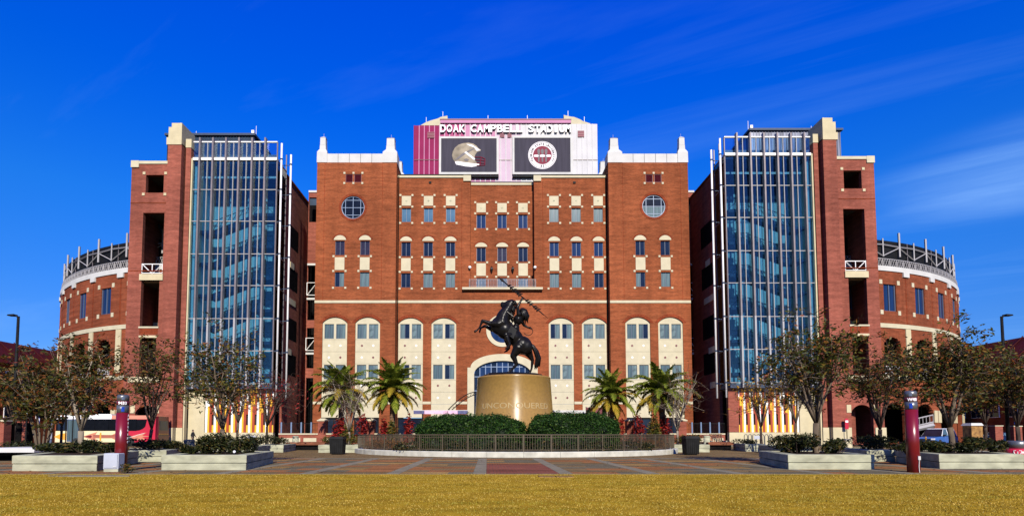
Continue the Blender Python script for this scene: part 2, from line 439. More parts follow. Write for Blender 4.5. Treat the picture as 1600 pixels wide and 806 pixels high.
# ================================================================= MAIN STADIUM FRONT
DB, DM, DC = 74.0, 75.2, 76.4
WC = {}
def window(parent, x0, x1, z0, z1, y, n, pm, fm=None, bars=(), t=0.05, depth=0.12):
    """frame mesh (the part) with n panes beside one another as sub-parts; y is the frame's outer face"""
    x0, x1 = min(x0, x1), max(x0, x1); w, h = x1 - x0, z1 - z0
    fm = fm or M['frame']
    key = (round(w, 2), round(h, 2), n, fm.name)
    pw = (w - t * (n + 1)) / n
    if key not in WC:
        holes = [rect(t + i * (pw + t), t + i * (pw + t) + pw, t, h - t) for i in range(n)]
        f = MB().slab(rect(0, w, 0, h), holes, 0, depth).build('window', fm)
        p = MB().box(0, pw, 0.05, 0.08, 0, h - 2 * t).build('pane', None)
        WC[key] = (f.data, p.data)
        p.data.materials.append(M['pane_dark'])
        bpy.data.objects.remove(f); bpy.data.objects.remove(p)
    fd, pd = WC[key]
    f = winst(fd, 'window', parent, (x0, y, z0))
    for i in range(n):
        m = pm[i] if isinstance(pm, (list, tuple)) else pm
        q = inst(pd, 'pane', f, (t + i * (pw + t), 0, t))
        q.material_slots[0].link = 'OBJECT'; q.material_slots[0].material = m
    return f
def stones(mb, pts, y, r=0.13, d=0.07):
    for x, z in pts: mb.box(x - r, x + r, y - d, y + 0.1, z - r, z + r)

B = thing('stadium_building', 'tall symmetrical red brick stadium front with white corner caps and arched cream window bays', 'building', (0, DB, 0))
ZTOP = az(254, DB)
ZBAND0, ZBAND1 = az(473.3, DB), az(469.3, DB)
ZF0, ZF1 = az(631, DB), az(627, DB)
XA, XBI = 24.45, 13.95          # half-width of the whole front / inner edge of the corner blocks
XMI = 4.25                      # inner edge of the mid blocks
def lowbay(x0, x1, y, zt, zs, zb, seed, parent):
    """tall cream bay with a round head: stacked precast panels with two rows of paired windows and small diamond tiles"""
    rr = random.Random(seed)
    x0, x1 = min(x0, x1), max(x0, x1); w = x1 - x0
    lv = [zb, az(631, y), az(612, y), az(593.2, y), az(567.8, y), az(549, y), az(530, y), zt]
    wx = [(x0 + w * 0.075, x0 + w * 0.455), (x0 + w * 0.545, x0 + w * 0.925)]
    yy = y + 0.13
    for k in range(7):
        a, b = lv[k] + 0.012, lv[k + 1] - 0.012
        holes = []
        if k in (3, 6):
            wz0, wz1 = (az(591.8, y), az(569.4, y)) if k == 3 else (az(528.6, y), az(505.8, y))
            holes = [rect(p, q, wz0, wz1) for p, q in wx]
        if k == 6:
            out = seg_arch(x0 + 0.01, x1 - 0.01, a, zs, zt)
        else: out = rect(x0 + 0.01, x1 - 0.01, a, b)
        MB().slab(out, holes, yy, yy + 0.3).build('stone_panel', M['cream'], parent)
        for (p, q), _ in zip(wx, holes):
            pm = [M[rr.choice(['pane_blind', 'pane_blind_b', 'pane_blind_c', 'pane_blind_b', 'pane_dark'])] for _ in range(2)]
            window(parent, p, q, wz0, wz1, yy + 0.08, 2, pm)
    dz1 = az(653, y)
    ends = [x0 + .12, (x0 + x1) / 2, x1 - .12]
    fr_ = MB().slab(rect(x0 + .02, x1 - .02, .05, dz1), [rect(ends[i] + .06, ends[i + 1] - .06, .12, dz1 - .1) for i in range(2)], y + .12, y + .3).build('doorway', M['black'], parent)
    for i in range(2): MB().box(ends[i] + .05, ends[i + 1] - .05, y + .2, y + .25, .1, dz1 - .08).build('door_pane', M['pane_dark'], fr_)
    for py in (539.5, 558, 602, 621):
        for f in (0.27, 0.73):
            z = az(py, y); x = x0 + w * f; r = 0.17
            red = rr.random() < 0.4
            MB().slab([(x - r, z), (x, z - r), (x + r, z), (x, z + r)], [], yy - 0.025, yy + 0.02).build(
                'diamond_tile', M['garnet'] if red else M['white_metal'], parent)
    return seg_arch(x0, x1, .05, zs, zt)
def archtrim(parent, x0, x1, zs, zt, y, m, t=0.28):
    o = seg_arch(x0 - t, x1 + t, zs, zs, zt + t * 0.9); i = seg_arch(x0, x1, zs, zs, zt)
    MB().slab(o + i[::-1], [], y - 0.035, y + 0.05).build('arch_trim', m, parent)
M['soldier'] = brick_mat('soldier_course_brick', (0.30, 0.05, 0.016), (0.20, 0.034, 0.013), (0.30, 0.13, 0.07), 0.09, 0.30)

def upper_col(holes, st, parent, xc, y, py, pmA, pmB):
    """window, blind lunette, cream panel and second window below; py gives the levels"""
    w = 0.61
    l0, l1, a1, a0, p1, p0, b1, b0, d1, d2, d3 = [az(v, y) for v in py]
    holes += [rect(xc - w, xc + w, a0, a1), rect(xc - w, xc + w, b0, b1)]
    window(parent, xc - w, xc + w, a0, a1, y + 0.16, 2, pmA); window(parent, xc - w, xc + w, b0, b1, y + 0.16, 2, pmB)
    MB().slab(rect(xc - w - .02, xc + w + .02, p0, p1), [], y - 0.05, y + 0.1).build('stone_panel', M['cream'], parent)
    MB().slab(seg_arch(xc - 0.78, xc + 0.78, l0, l0 + 0.16, l1), [], y - 0.05, y + 0.1).build('lunette', M['cream'], parent)
    archtrim(parent, xc - 0.80, xc + 0.80, l0 + .16, l1 + .02, y, M['soldier'], 0.22)
    for d in (d1, d2, d3): stones(st, [(xc - 0.8, d), (xc + 0.8, d)], y)

for s in (-1, 1):
    xo, xi = s * XA, s * XBI
    # ---------------- corner block
    holes, st = [], MB()
    cx = ax(551.4, 324, DB) if s < 0 else ax(1021.7, 322, DB)
    cz, cr = az(324 if s < 0 else 322, DB), 1.52
    holes.append([(cx + cr * cos(2 * pi * i / 40), cz + cr * sin(2 * pi * i / 40)) for i in range(40)])
    for k, (pl, pr) in enumerate(((523.2, 538.2), (562.3, 577.6))):
        xc = s * abs(ax((pl + pr) / 2, 410, DB))
        brn = M['pane_brown'] if s < 0 else M['pane_dark']
        upper_col(holes, st, B, xc, DB, (375, 367.6, 376.1, 398.6, 402, 421.8, 425, 447.8, 400.4, 423.4, 449.6), brn,
                  [M['pane_dark'] if (k == 0 and s < 0) else M['pane_blind'], M['pane_blind'] if s < 0 or k == 0 else M['pane_dark']])
    for k, (pl, pr) in enumerate(((503, 541.8), (554.5, 593.2))):
        a, b = sorted((s * abs(ax(pl, 560, DB)), s * abs(ax(pr, 560, DB))))
        holes.append(lowbay(a, b, DB, az(495, DB), az(504, DB), az(652, DB), 31 + k + 7 * s, B))
        archtrim(B, a, b, az(504, DB), az(495, DB), DB, M['soldier'], 0.45)
    zl0, zl1 = az(285, DB), az(272, DB)
    for k in range(2):
        a = cx + (-1.02 if k == 0 else 0.12); b = a + 0.95
        holes.append(rect(a, b, zl0, zl1))
        lv = MB().slab(rect(a, b, zl0, zl1), [rect(a + .06, b - .06, zl0 + .06, zl1 - .06)], DB + .06, DB + .2).build('louver', M['garnet'], B)
        for i in range(9):
            z = zl0 + .1 + i * (zl1 - zl0 - .16) / 9
            MB().add([(a + .06, DB + .08, z), (b - .06, DB + .08, z), (b - .06, DB + .18, z + .1), (a + .06, DB + .18, z + .1)], [(0, 1, 2, 3)]).build('blade', M['garnet'], lv)
        MB().box(a, b, DB + .21, DB + .25, zl0, zl1).build('louver_back', M['dark'], lv)
    stones(st, [(cx + d, z) for d in (-1.17, 0.03, 1.2) for z in (zl0 - .12, zl1 + .12)], DB)
    wall = MB().slab(rect(xo, xi, 0, ZTOP), holes, DB, DB + 0.45).build('wall', M['brick'], B)
    st.build('corner_stones', M['cream'], B, kind='stuff')
    # reveal lines
    for px in (506.6, 597.0):
        x = s * abs(ax(px, 330, DB)); MB().box(x - .03, x + .03, DB - 0.008, DB + .05, ZBAND1 + .02, ZTOP - .02).build('expansion_joint', M['soldier'], B)
    # side walls and back pylons
    MB().box(xi, xi + (-s) * -0.4, DB + .453, DB + 8, 0, ZTOP).build('side_wall', M['brick'], B)
    MB().box(xo, xo + (-s) * 0.4, DB + .453, DB + 8, 0, ZTOP).build('side_wall', M['brick'], B)
    MB().box(xo, xi, DB + .46, DB + 8, ZTOP - .02, ZTOP + .25).build('roof', M['concrete_dark'], B)
    MB().box(xo - s * .02, xi + s * .02, DB + 8.002, DB + 8.3, 0, ZTOP).build('back_wall', M['brick'], B)
    MB().box(xo, xi, DB - 0.07, DB + .1, ZBAND0, ZBAND1).build('stone_band', M['cream'], B)
    # round window
    rw = MB().slab([(cx + 1.52 * cos(2 * pi * i / 40), cz + 1.52 * sin(2 * pi * i / 40)) for i in range(40)],
                   [[(cx + 1.43 * cos(2 * pi * i / 40), cz + 1.43 * sin(2 * pi * i / 40)) for i in range(40)]], DB + .1, DB + .3)
    for d in (-0.95, 0, 0.95):
        h = sqrt(1.45 ** 2 - d * d)
        rw.box(cx + d * 1.05 - .035, cx + d * 1.05 + .035, DB + .12, DB + .2, cz - h, cz + h)
        rw.box(cx - h, cx + h, DB + .125, DB + .195, cz + d * 1.05 - .035, cz + d * 1.05 + .035)
    rw = rw.build('round_window', M['frame_light'], B)
    # panes of the round window: grid cells clipped to the circle
    g = [-1.45, -1.0, 0, 1.0, 1.45]
    for i in range(4):
        for j in range(4):
            pts = []
            for u in range(5):
                for v in range(5):
                    x = g[i] + (g[i + 1] - g[i]) * u / 4; z = g[j] + (g[j + 1] - g[j]) * v / 4
                    r = sqrt(x * x + z * z)
                    if r > 1.45: x, z = x * 1.45 / r, z * 1.45 / r
                    pts.append((cx + x, DB + .17, cz + z))
            m = M['pane_black'] if (j >= 2 or s < 0) else M['pane_blind']
            MB().add(pts, [(u * 5 + v, (u + 1) * 5 + v, (u + 1) * 5 + v + 1, u * 5 + v + 1) for u in range(4) for v in range(4)]).build('pane', m, rw)
    o = [(cx + 1.85 * cos(2 * pi * i / 40), cz + 1.85 * sin(2 * pi * i / 40)) for i in range(40)]
    MB().slab(o, [[(cx + 1.54 * cos(2 * pi * i / 40), cz + 1.54 * sin(2 * pi * i / 40)) for i in range(40)]], DB - .03, DB + .05).build('round_trim', M['soldier'], B)
    # white corner caps
    def cap(xa, xb, y, lab='corner_cap'):
        c, w = (xa + xb) / 2, abs(xb - xa) / 2 + .06
        z0, zsx = ZTOP - .01, az(237.5, DB)
        sq = lambda r: [(c - r, y - .06 + w - r), (c + r, y - .06 + w - r), (c + r, y - .06 + w + r), (c - r, y - .06 + w + r)]
        z2, z3, z4 = az(232.5, DB), az(213.5, DB), az(210.6, DB)
        m = MB().frustum(sq(w), z0, sq(w * .97), zsx).frustum(sq(w * .97), zsx + .002, sq(w * .66), z2)
        m.frustum(sq(w * .60), z2 + .002, sq(w * .56), z2 + 0.62).frustum(sq(w * .54), z2 + .64, sq(w * .51), z3)
        m.frustum(sq(w * .56), z3 + .002, sq(w * .12), z4)
        m.tube([(c, y + w, z4), (c, y + w, z4 + .5)], .015, 5)
        return m.build(lab, M['white'], B)
    ca = s * abs(ax(510.5, 250, DB)); cb = s * abs(ax(598.3, 250, DB))
    cap(xo, ca, DB); cap(cb, xi, DB)
    cap(xo, ca, DB + 6.6); cap(cb, xi, DB + 6.6)
    n = 5
    for i in range(n):
        a, b = ca + (cb - ca) * i / n, ca + (cb - ca) * (i + 1) / n
        MB().box(min(a, b) + .025, max(a, b) - .025, DB + .06, DB + .5, ZTOP, az(240, DB)).build('parapet_stone', M['white'], B)
    yb = DB + 7.9
    MB().box(ca, cb, yb - .4, yb, ZTOP, az(240, DB)).build('parapet_stone', M['white'], B)
    # water table between the bays
    for a, b in ((XA, abs(ax(503, 560, DB))), (abs(ax(541.8, 560, DB)), abs(ax(554.5, 560, DB))), (abs(ax(593.2, 560, DB)), XBI)):
        MB().box(s * (a - .02), s * (b + .02), DB - .05, DB + .1, ZF0, ZF1).build('stone_band', M['cream'], B)

    # ---------------- mid block, upper storeys
    zmid0, zmid1 = az(453, DM), az(276, DM)
    holes, st = [], MB()
    for k, (pl, pr) in enumerate(((626.8, 641.7), (661.5, 676.4), (696.3, 711.2))):
        xc = s * abs(ax((pl + pr) / 2, 410, DM))
        lo = {(-1, 0): M['pane_dark'], (1, 0): M['pane_dark']}.get((s, k), M['pane_blind'])
        upper_col(holes, st, B, xc, DM, (376.6, 369.6, 378.4, 400.2, 403.4, 423.2, 426.7, 449, 402, 424.8, 450.8), M['pane_dark'] if s < 0 else M['pane_navy'], lo)
        wz0, wz1 = az(346.8, DM), az(325, DM)
        holes.append(rect(xc - .61, xc + .61, wz0, wz1))
        window(B, xc - .61, xc + .61, wz0, wz1, DM + .16, 2, M['pane_sky'] if s < 0 else M['pane_blind'])
        MB().slab(rect(xc - .62, xc + .62, az(321.6, DM), az(306.5, DM)), [], DM - .05, DM + .1).build('stone_panel', M['cream'], B)
        z = az(314, DM)
        MB().slab([(xc - .14, z), (xc, z - .14), (xc + .14, z), (xc, z + .14)], [], DM - .075, DM - .04).build('diamond_tile', M['concrete'], B)
        for py in (305.2, 323.2, 348.6): stones(st, [(xc - .8, az(py, DM)), (xc + .8, az(py, DM))], DM)
    st.build('corner_stones', M['cream'], B, kind='stuff')
    xa, xb = s * (XBI - .003), s * XMI
    MB().slab(rect(xa, xb, zmid0, zmid1), holes, DM, DM + .4).build('wall', M['brick'], B)
    MB().box(s * XMI, s * (XMI + .4), DM + .403, DM + 6, zmid0, zmid1).build('side_wall', M['brick'], B)
    MB().box(xa, xb, DM + .41, DM + 6, zmid1 - .3, zmid1 - .02).build('roof', M['concrete_dark'], B)
    MB().box(xa, s * (XMI + .95), DM - .14, DM + .42, az(278.2, DM), az(274.6, DM)).build('cornice', M['cream'], B)
    MB().box(xa, s * (XMI - .12), DM - .2, DM + .5, az(274.5, DM), az(273.4, DM)).build('cornice_flashing', M['black'], B)
    MB().box(s * (XMI + .945), s * (XMI - .06), DM - .18, DM + .9, az(283.6, DM), az(274.6, DM)).build('cornice_block', M['cream'], B)
    x = s * (XBI - 4.3); z = az(285.5, DM)
    MB().box(x - .17, x + .17, DM - .12, DM, z - .12, z + .12).build('floodlight', M['black'], B)
    x = s * abs(ax(721.5, 360, DM)); MB().box(x - .03, x + .03, DM - .008, DM + .05, zmid0 + .02, az(284, DM)).build('expansion_joint', M['soldier'], B)
    MB().box(xa, s * 0, DM - .07, DM + .1, az(473.3, DM), az(469.3, DM)).build('stone_band', M['cream'], B)
    # rainwater pipe in the corner of the two blocks
    MB().tube([(s * (XBI - .12), DM - .12, 0), (s * (XBI - .12), DM - .12, zmid1)], .07, 6).build('downpipe', M['dark'], B)

# ---------------- lower wall of mid blocks and centre
holes = []
for s in (-1, 1):
    for k, (pl, pr) in enumerate(((621.8, 660.6), (673.8, 712.7))):
        a, b = sorted((s * abs(ax(pl, 560, DM)), s * abs(ax(pr, 560, DM))))
        holes.append(lowbay(a, b, DM, az(496, DM), az(505, DM), az(652, DM), 91 + k + 5 * s, B))
        archtrim(B, a, b, az(505, DM), az(496, DM), DM, M['soldier'], 0.45)
    for a, b in ((XBI - .01, abs(ax(621.8, 560, DM))), (abs(ax(660.6, 560, DM)), abs(ax(673.8, 560, DM))), (abs(ax(712.7, 560, DM)), 4.62)):
        MB().box(s * (a - .02), s * (b + .02), DM - .05, DM + .1, az(631, DM), az(627, DM)).build('stone_band', M['cream'], B)
ew, ez0, ez1 = 3.72, az(584, DM), az(563.5, DM)
door = [(-ew, 0), (ew, 0)] + arc(0, ez0, ew, ez1 - ez0, 0, pi, 20)
holes.append(door)
oz, orr = az(516.5, DM), 2.14
holes.append([(orr * .74 * cos(2 * pi * i / 36), oz + orr * .74 * sin(2 * pi * i / 36)) for i in range(36)])
MB().slab(rect(-XBI + .003, XBI - .003, 0, zmid0 - .003), holes, DM, DM + .4).build('wall', M['brick'], B)
# entrance surround
o = [(-4.6, 0)] + [(-ew - .005, 0)] + arc(0, ez0, ew + .005, ez1 - ez0 + .005, pi, 0, 20) + [(ew + .005, 0), (4.6, 0), (4.6, az(574, DM)), (4.2, az(574, DM))] + \
    arc(0, az(574, DM), 4.2, az(552.8, DM) - az(574, DM), 0, pi, 20)[1:] + [(-4.6, az(574, DM))]
MB().slab(o, [], DM - .12, DM + .2).build('entrance_surround', M['cream'], B)
en = MB()
xs = [-3.72 + 7.44 * i / 10 for i in range(11)]
def eh(x): return ez0 + (ez1 - ez0) * sqrt(max(0, 1 - (x / ew) ** 2))
for x in xs[1:-1]: en.box(x - .05, x + .05, DM + .25, DM + .35, 0, eh(x) - .01)
for z in (2.6, az(610, DM), az(588, DM)): en.box(-ew, ew, DM + .26, DM + .34, z - .05, z + .05)
z = az(572.5, DM); hx = ew * sqrt(1 - ((z - ez0) / (ez1 - ez0)) ** 2); en.box(-hx, hx, DM + .26, DM + .34, z - .05, z + .05)
en = en.build('entrance_window', M['frame_light'], B)
for i in range(10):
    xm = [xs[i] + (xs[i + 1] - xs[i]) * k / 4 for k in range(5)]
    vs = [(x, DM + .3, 0) for x in xm] + [(x, DM + .3, eh(x)) for x in xm]
    MB().add(vs, [(k, k + 1, 6 + k, 5 + k) for k in range(4)]).build('pane', M['pane_navy'] if i % 3 else M['pane_dark'], en)
# round ornament over the entrance
ring = [(orr * cos(2 * pi * i / 36), oz + orr * sin(2 * pi * i / 36)) for i in range(36)]
rin = [(orr * .75 * cos(2 * pi * i / 36), oz + orr * .75 * sin(2 * pi * i / 36)) for i in range(36)]
rw = MB().slab(ring, [rin], DM - .1, DM + .2).build('round_surround', M['cream'], B)
MB().slab([(p[0] * .99, oz + (p[1] - oz) * .99) for p in rin], [], DM + .12, DM + .2).build('pane', M['pane_navy'], rw)

# ---------------- centre, upper storeys with balcony
holes, st = [], MB()
zc1 = az(287.5, DC)
for k, (pl, pr) in enumerate(((745.2, 759.6), (778.9, 793.5), (812.9, 827.2))):
    xc = (-2.83, 0, 2.83)[k]
    holes += [rect(xc - .62, xc + .62, az(356.6, DC), az(335.2, DC)), rect(xc - .62, xc + .62, az(408.4, DC), az(386.6, DC)),
              rect(xc - .64, xc + .64, az(451, DC), az(434.2, DC))]
    window(B, xc - .62, xc + .62, az(356.6, DC), az(335.2, DC), DC + .16, 2, M['pane_navy'])
    window(B, xc - .62, xc + .62, az(408.4, DC), az(386.6, DC), DC + .16, 2, M['pane_brown'] if k == 1 else M['pane_dark'])
    window(B, xc - .64, xc + .64, az(451, DC), az(434.2, DC), DC + .12, 2, M['pane_sky'], M['frame_light'])
    MB().slab(rect(xc - .63, xc + .63, az(332, DC), az(317.6, DC)), [], DC - .05, DC + .1).build('stone_panel', M['cream'], B)
    MB().slab(rect(xc - .63, xc + .63, az(431, DC), az(411.4, DC)), [], DC - .05, DC + .1).build('stone_panel', M['cream'], B)
    z = az(325, DC)
    MB().slab([(xc - .14, z), (xc, z - .14), (xc + .14, z), (xc, z + .14)], [], DC - .075, DC - .04).build('diamond_tile', M['concrete'], B)
    MB().slab(seg_arch(xc - .8, xc + .8, az(385.6, DC), az(385.6, DC) + .16, az(379, DC)), [], DC - .05, DC + .1).build('lunette', M['cream'], B)
    archtrim(B, xc - .82, xc + .82, az(385.6, DC) + .16, az(379, DC) + .02, DC, M['soldier'], .22)
    for py in (316.4, 333.7, 358.2, 410, 432.4): stones(st, [(xc - .81, az(py, DC)), (xc + .81, az(py, DC))], DC)
st.build('corner_stones', M['cream'], B, kind='stuff')
MB().slab(rect(-XMI - .39, XMI + .39, zmid0, zc1), holes, DC, DC + .4).build('wall', M['brick'], B)
MB().box(-XMI, XMI, DC - .12, DC + .5, az(289.6, DC), az(286, DC)).build('cornice', M['cream'], B)
MB().box(-XMI + .002, XMI - .002, DC - .16, DC + .52, az(285.95, DC), az(284.8, DC)).build('cornice_flashing', M['black'], B)
MB().box(-XMI - 1.05, XMI + 1.05, DM - .55, DC, az(453.4, DM), az(450, DM)).build('balcony', M['cream'], B)
zr0, zr1 = az(449.6, DM), az(437.5, DM)
rl = MB().box(-XMI - .15, XMI + .15, DM - .42, DM - .36, zr1 - .06, zr1).box(-XMI - .15, XMI + .15, DM - .42, DM - .36, zr0 + .08, zr0 + .13)
for i in range(8):
    x = -XMI - .12 + (2 * XMI + .24) * i / 7; rl.box(x - .03, x + .03, DM - .43, DM - .35, zr0, zr1)
rl = rl.build('balcony_railing', M['fin'], B)
la = MB(); n = 44
for i in range(n):
    a = -XMI - .12 + (2 * XMI + .24) * i / n; b = a + (2 * XMI + .24) / n
    la.bar((a, DM - .39, zr0 + .13), (b, DM - .39, zr1 - .06), .025); la.bar((b, DM - .385, zr0 + .13), (a, DM - .385, zr1 - .06), .025)
    la.box(a - .012, a + .012, DM - .4, DM - .375, zr0 + .13, zr1 - .06)
la.build('lattice', M['fin'], rl, kind='stuff')
for s in (-1, 1):
    z = az(421, DC)
    q = MB().tube([(s * 1.42, DC, z + .35), (s * 1.42, DC - .3, z + .4)], .03, 5).lathe([(.05, z - .45), (.16, z - .15), (.2, z + .15), (.05, z + .32)], 8, (s * 1.42, DC - .3)).build('wall_lantern', M['black'], B)
    MB().lathe([(.10, z - .1), (.21, z + .05), (.1, z + .1)], 8, (s * 1.42, DC - .3)).build('lamp_glass', M['white'], q)
    z = az(417.5, DM)
    MB().box(s * (XMI + .1), s * (XMI + .25), DM - .25, DM, z - .06, z + .06).ball((s * (XMI + .05), DM - .3, z - .1), .2, 10, 6).build('security_camera', M['white_metal'], B)

# ---------------- recessed links between the front and the stair towers
for s in (-1, 1):
    y = 80.0
    xa, xb = s * 24.4, s * 27.4
    zz = lambda p: az(p, y)
    hol = [rect(s * 24.6, s * 27.3, zz(347), zz(308.5)), rect(s * 24.6, s * 27.3, zz(500), zz(413)), rect(s * 24.6, s * 27.3, zz(575), zz(512)), rect(s * 24.6, s * 27.3, 0.0 + .01, zz(590))]
    MB().slab(rect(xa, xb, 0, zz(301)), hol, y, y + .4).build('link_wall', M['tbrick'], B)
    MB().box(xa, xb, y - .1, y + .5, zz(301), zz(298)).build('link_coping', M['white'], B)
    MB().box(s * 24.6, s * 27.3, y + .2, y + .25, zz(320), zz(308.5)).build('link_window', M['navy_metal'], B)
    MB().box(s * 20, s * 38, y + 3, y + 3.2, 0, zz(303)).build('link_back_wall', M['dark'], B)
    for py in (412.5, 466, 551):
        MB().box(s * 24.5, s * 27.3, y - .35, y + .2, zz(py + 3), zz(py)).build('link_slab', M['white'], B)
    for p0, p1 in ((442, 462), (528, 548)):
        g = MB()
        a, b = s * 24.5, s * 27.3
        g.box(a, b, y - .3, y - .25, zz(p0), zz(p0) - .07).box(a, b, y - .3, y - .25, zz(p1), zz(p1) + .07)
        m = (a + b) / 2
        g.bar((a, y - .28, zz(p1)), (m, y - .28, zz(p0)), .07).bar((m, y - .28, zz(p0)), (b, y - .28, zz(p1)), .07)
        for x in (a, m, b): g.box(x - .04, x + .04, y - .31, y - .25, zz(p1), zz(p0))
        g.build('link_railing', M['white_metal'], B)

# ================================================================= SCOREBOARD
DS = 84.0
SB = thing('scoreboard', 'big garnet ribbed scoreboard, sun glare painted white to the right, with two dark screens rising behind the brick front', 'scoreboard', (0, DS, az(330, DS)))
sx0, sx1 = ax(646.8, 250, DS), ax(934, 250, DS)
szb = az(330, DS)
def stop_(xl, xr): return az(196.5, DS) if xr < ax(688, 200, DS) else (az(194, DS) if xl > ax(891, 200, DS) else az(194.5, DS))
gm = [pmat('board_glare_' + n, c, 0.6, var=0.05, scale=0.6, spec=0.03) for n, c in (('garnet', (0.30, 0.026, 0.10)), ('rose', (0.48, 0.11, 0.24)), ('pink', (0.60, 0.28, 0.43)), ('pale_pink', (0.66, 0.50, 0.60)), ('white', (0.69, 0.675, 0.68)))]  # sun glare put into the colours: garnet washed out toward white
NP = 36
for i in range(NP):
    a, b = sx0 + (sx1 - sx0) * i / NP, sx0 + (sx1 - sx0) * (i + 1) / NP
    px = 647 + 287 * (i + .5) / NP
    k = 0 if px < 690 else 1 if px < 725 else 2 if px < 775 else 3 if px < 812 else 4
    z1 = stop_(a, b)
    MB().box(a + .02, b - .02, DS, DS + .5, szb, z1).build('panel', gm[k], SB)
    MB().box(a - .06, a + .06, DS - .07, DS + .3, szb, z1 - .01).build('rib', gm[min(4, k + 2)] if i else gm[0], SB)  # ribs take a paler step, glare on their edges painted in
zseam = az(250, DS)
MB().box(sx0 + .05, ax(685, 250, DS), DS - .1, DS, zseam - .06, zseam + .02).build('seam_trim', M['garnet'], SB)
MB().box(ax(780, 250, DS), ax(800, 250, DS), DS - .1, DS, zseam - .06, zseam + .02).build('seam_trim', M['fin'], SB)
MB().box(ax(896, 250, DS), sx1 - .05, DS - .1, DS, zseam - .04, zseam + .01).build('seam_trim', M['fin'], SB)
MB().box(sx0, sx1, DS + .5, DS + 5, szb, az(196, DS)).build('housing', M['white'], SB)
fx0, fx1 = ax(688, 190, DS), ax(892, 190, DS)
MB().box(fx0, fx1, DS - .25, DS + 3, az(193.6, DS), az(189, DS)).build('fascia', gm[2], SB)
MB().box(fx0 - .05, fx1 + .05, DS - .3, DS + 3.1, az(188.9, DS), az(187.4, DS)).build('fascia_cap', M['garnet'], SB)
for s, pts in ((-1, ((657, 196), (666, 191), (673, 188.5), (684, 185.5), (688.5, 183), (699, 181), (700, 196))), (1, ((881, 196), (881, 179.8), (892, 182.5), (897, 183), (907, 187), (911, 189.5), (922, 193), (923, 196)))):
    MB().slab([at(x, y, DS + 1) for x, y in pts], [], DS + 1, DS + 4).build('roof_wedge', M['cream'], SB)
for px, py in ((666, 191), (692, 182), (762.5, 188), (824, 188), (887.5, 181), (913, 190)):
    x, z = at(px, py, DS + 1.5); MB().tube([(x, DS + 1.5, z - .5), (x, DS + 1.5, z + .75)], .035, 5).build('lightning_rod', M['white_metal'], SB)
M['screen'] = pmat('dark_slate_screen', (0.066, 0.060, 0.082), 0.7, spec=0.05, var=0.10, scale=0.35, stretch=(6, 1, 0.5))
scr = []
for a, b, c, d in ((689.2, 776, 270.6, 217.9), (803.6, 890.8, 270.6, 217.0)):
    x0, z0 = at(a, c, DS); x1, z1 = at(b, d, DS)
    f = .3
    q = MB().box(x0, x1, DS - .22, DS - .05, z0, z1).build('screen', M['screen'], SB)
    MB().slab(rect(x0 - f, x1 + f, z0 - f, z1 + f), [rect(x0 + .01, x1 - .01, z0 + .01, z1 - .01)], DS - .3, DS + .0).build('screen_frame', M['white'], q)
    MB().box(x0 - f, x1 + f, DS - .5, DS, z0 - f - .5, z0 - f - .32).build('screen_walkway', M['black'], q)
    scr.append((q, (x0 + x1) / 2, (z0 + z1) / 2))
for a, b, c, d in ((668, 679, 216.5, 207), (902.5, 912.5, 214.8, 205), (781, 788, 215.5, 208.6), (793, 799.2, 215.5, 208.6)):
    x0, z0 = at(a, c, DS); x1, z1 = at(b, d, DS)
    v = MB().box(x0, x1, DS - .12, DS, z0, z1).build('vent', M['garnet'], SB)
    g = MB()
    for i in range(4): g.box(x0 + .03, x1 - .03, DS - .15, DS - .1, z0 + (z1 - z0) * (i + .3) / 4, z0 + (z1 - z0) * (i + .6) / 4)
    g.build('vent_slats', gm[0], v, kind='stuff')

# lettering helper: built-in font outlines turned into meshes
def text_mesh(txt, size, off=0.0, ext=0.02, align='CENTER'):
    cu = bpy.data.curves.new('lettering', 'FONT'); cu.body = txt; cu.size = size; cu.offset = off; cu.extrude = ext
    cu.align_x = align; cu.resolution_u = 3
    ob = bpy.data.objects.new('lettering', cu); COL.objects.link(ob)
    me = bpy.data.meshes.new_from_object(ob)
    vs = [tuple(v.co) for v in me.vertices]; fs = [tuple(p.vertices) for p in me.polygons]
    bpy.data.objects.remove(ob); bpy.data.curves.remove(cu); bpy.data.meshes.remove(me)
    return vs, fs
M['letter'] = pmat('white_letter_face', (0.86, 0.85, 0.84), 0.5, var=0.02)
M['print_shadow'] = pmat('grey_letter_shadow_and_print', (0.16, 0.13, 0.15), 0.7, spec=0.05)
M['letter_side'] = pmat('pale_grey_letter_face', (0.62, 0.60, 0.62), 0.5, var=0.02)
def board_word(word, p0, p1, py0, py1):
    x0, z0 = at(p0, py0, DS); x1, z1 = at(p1, py1, DS)
    n = len(word); cw = (x1 - x0) / n
    for i, ch in enumerate(word):
        vs, fs = text_mesh(ch, 1.0, 0.018, 0.10)
        ux = [v[0] for v in vs]; uy = [v[1] for v in vs]
        wx, wy = max(ux) - min(ux), max(uy) - min(uy)
        tw = cw * (0.40 if ch == 'I' else 0.86); kx, ky = tw / wx, (z1 - z0) / wy
        xc = x0 + cw * (i + .5)
        MB().add([(xc + (v[0] - (min(ux) + max(ux)) / 2) * kx, DS - .28 - v[2], z0 + (v[1] - min(uy)) * ky) for v in vs], fs).build('letter', M['letter'], SB)
        # each letter's shadow, built as a dark copy offset behind it
        MB().add([(xc + .035 + (v[0] - (min(ux) + max(ux)) / 2) * kx, DS - .06 - v[2] * .4, z0 - .05 + (v[1] - min(uy)) * ky) for v in vs], fs).build('letter_shadow', M['print_shadow'], SB)
board_word('DOAK', 687.5, 727.5, 208.5, 197)
board_word('CAMPBELL', 735, 816.5, 208.5, 197)
board_word('STADIUM', 825, 892, 208.5, 197)

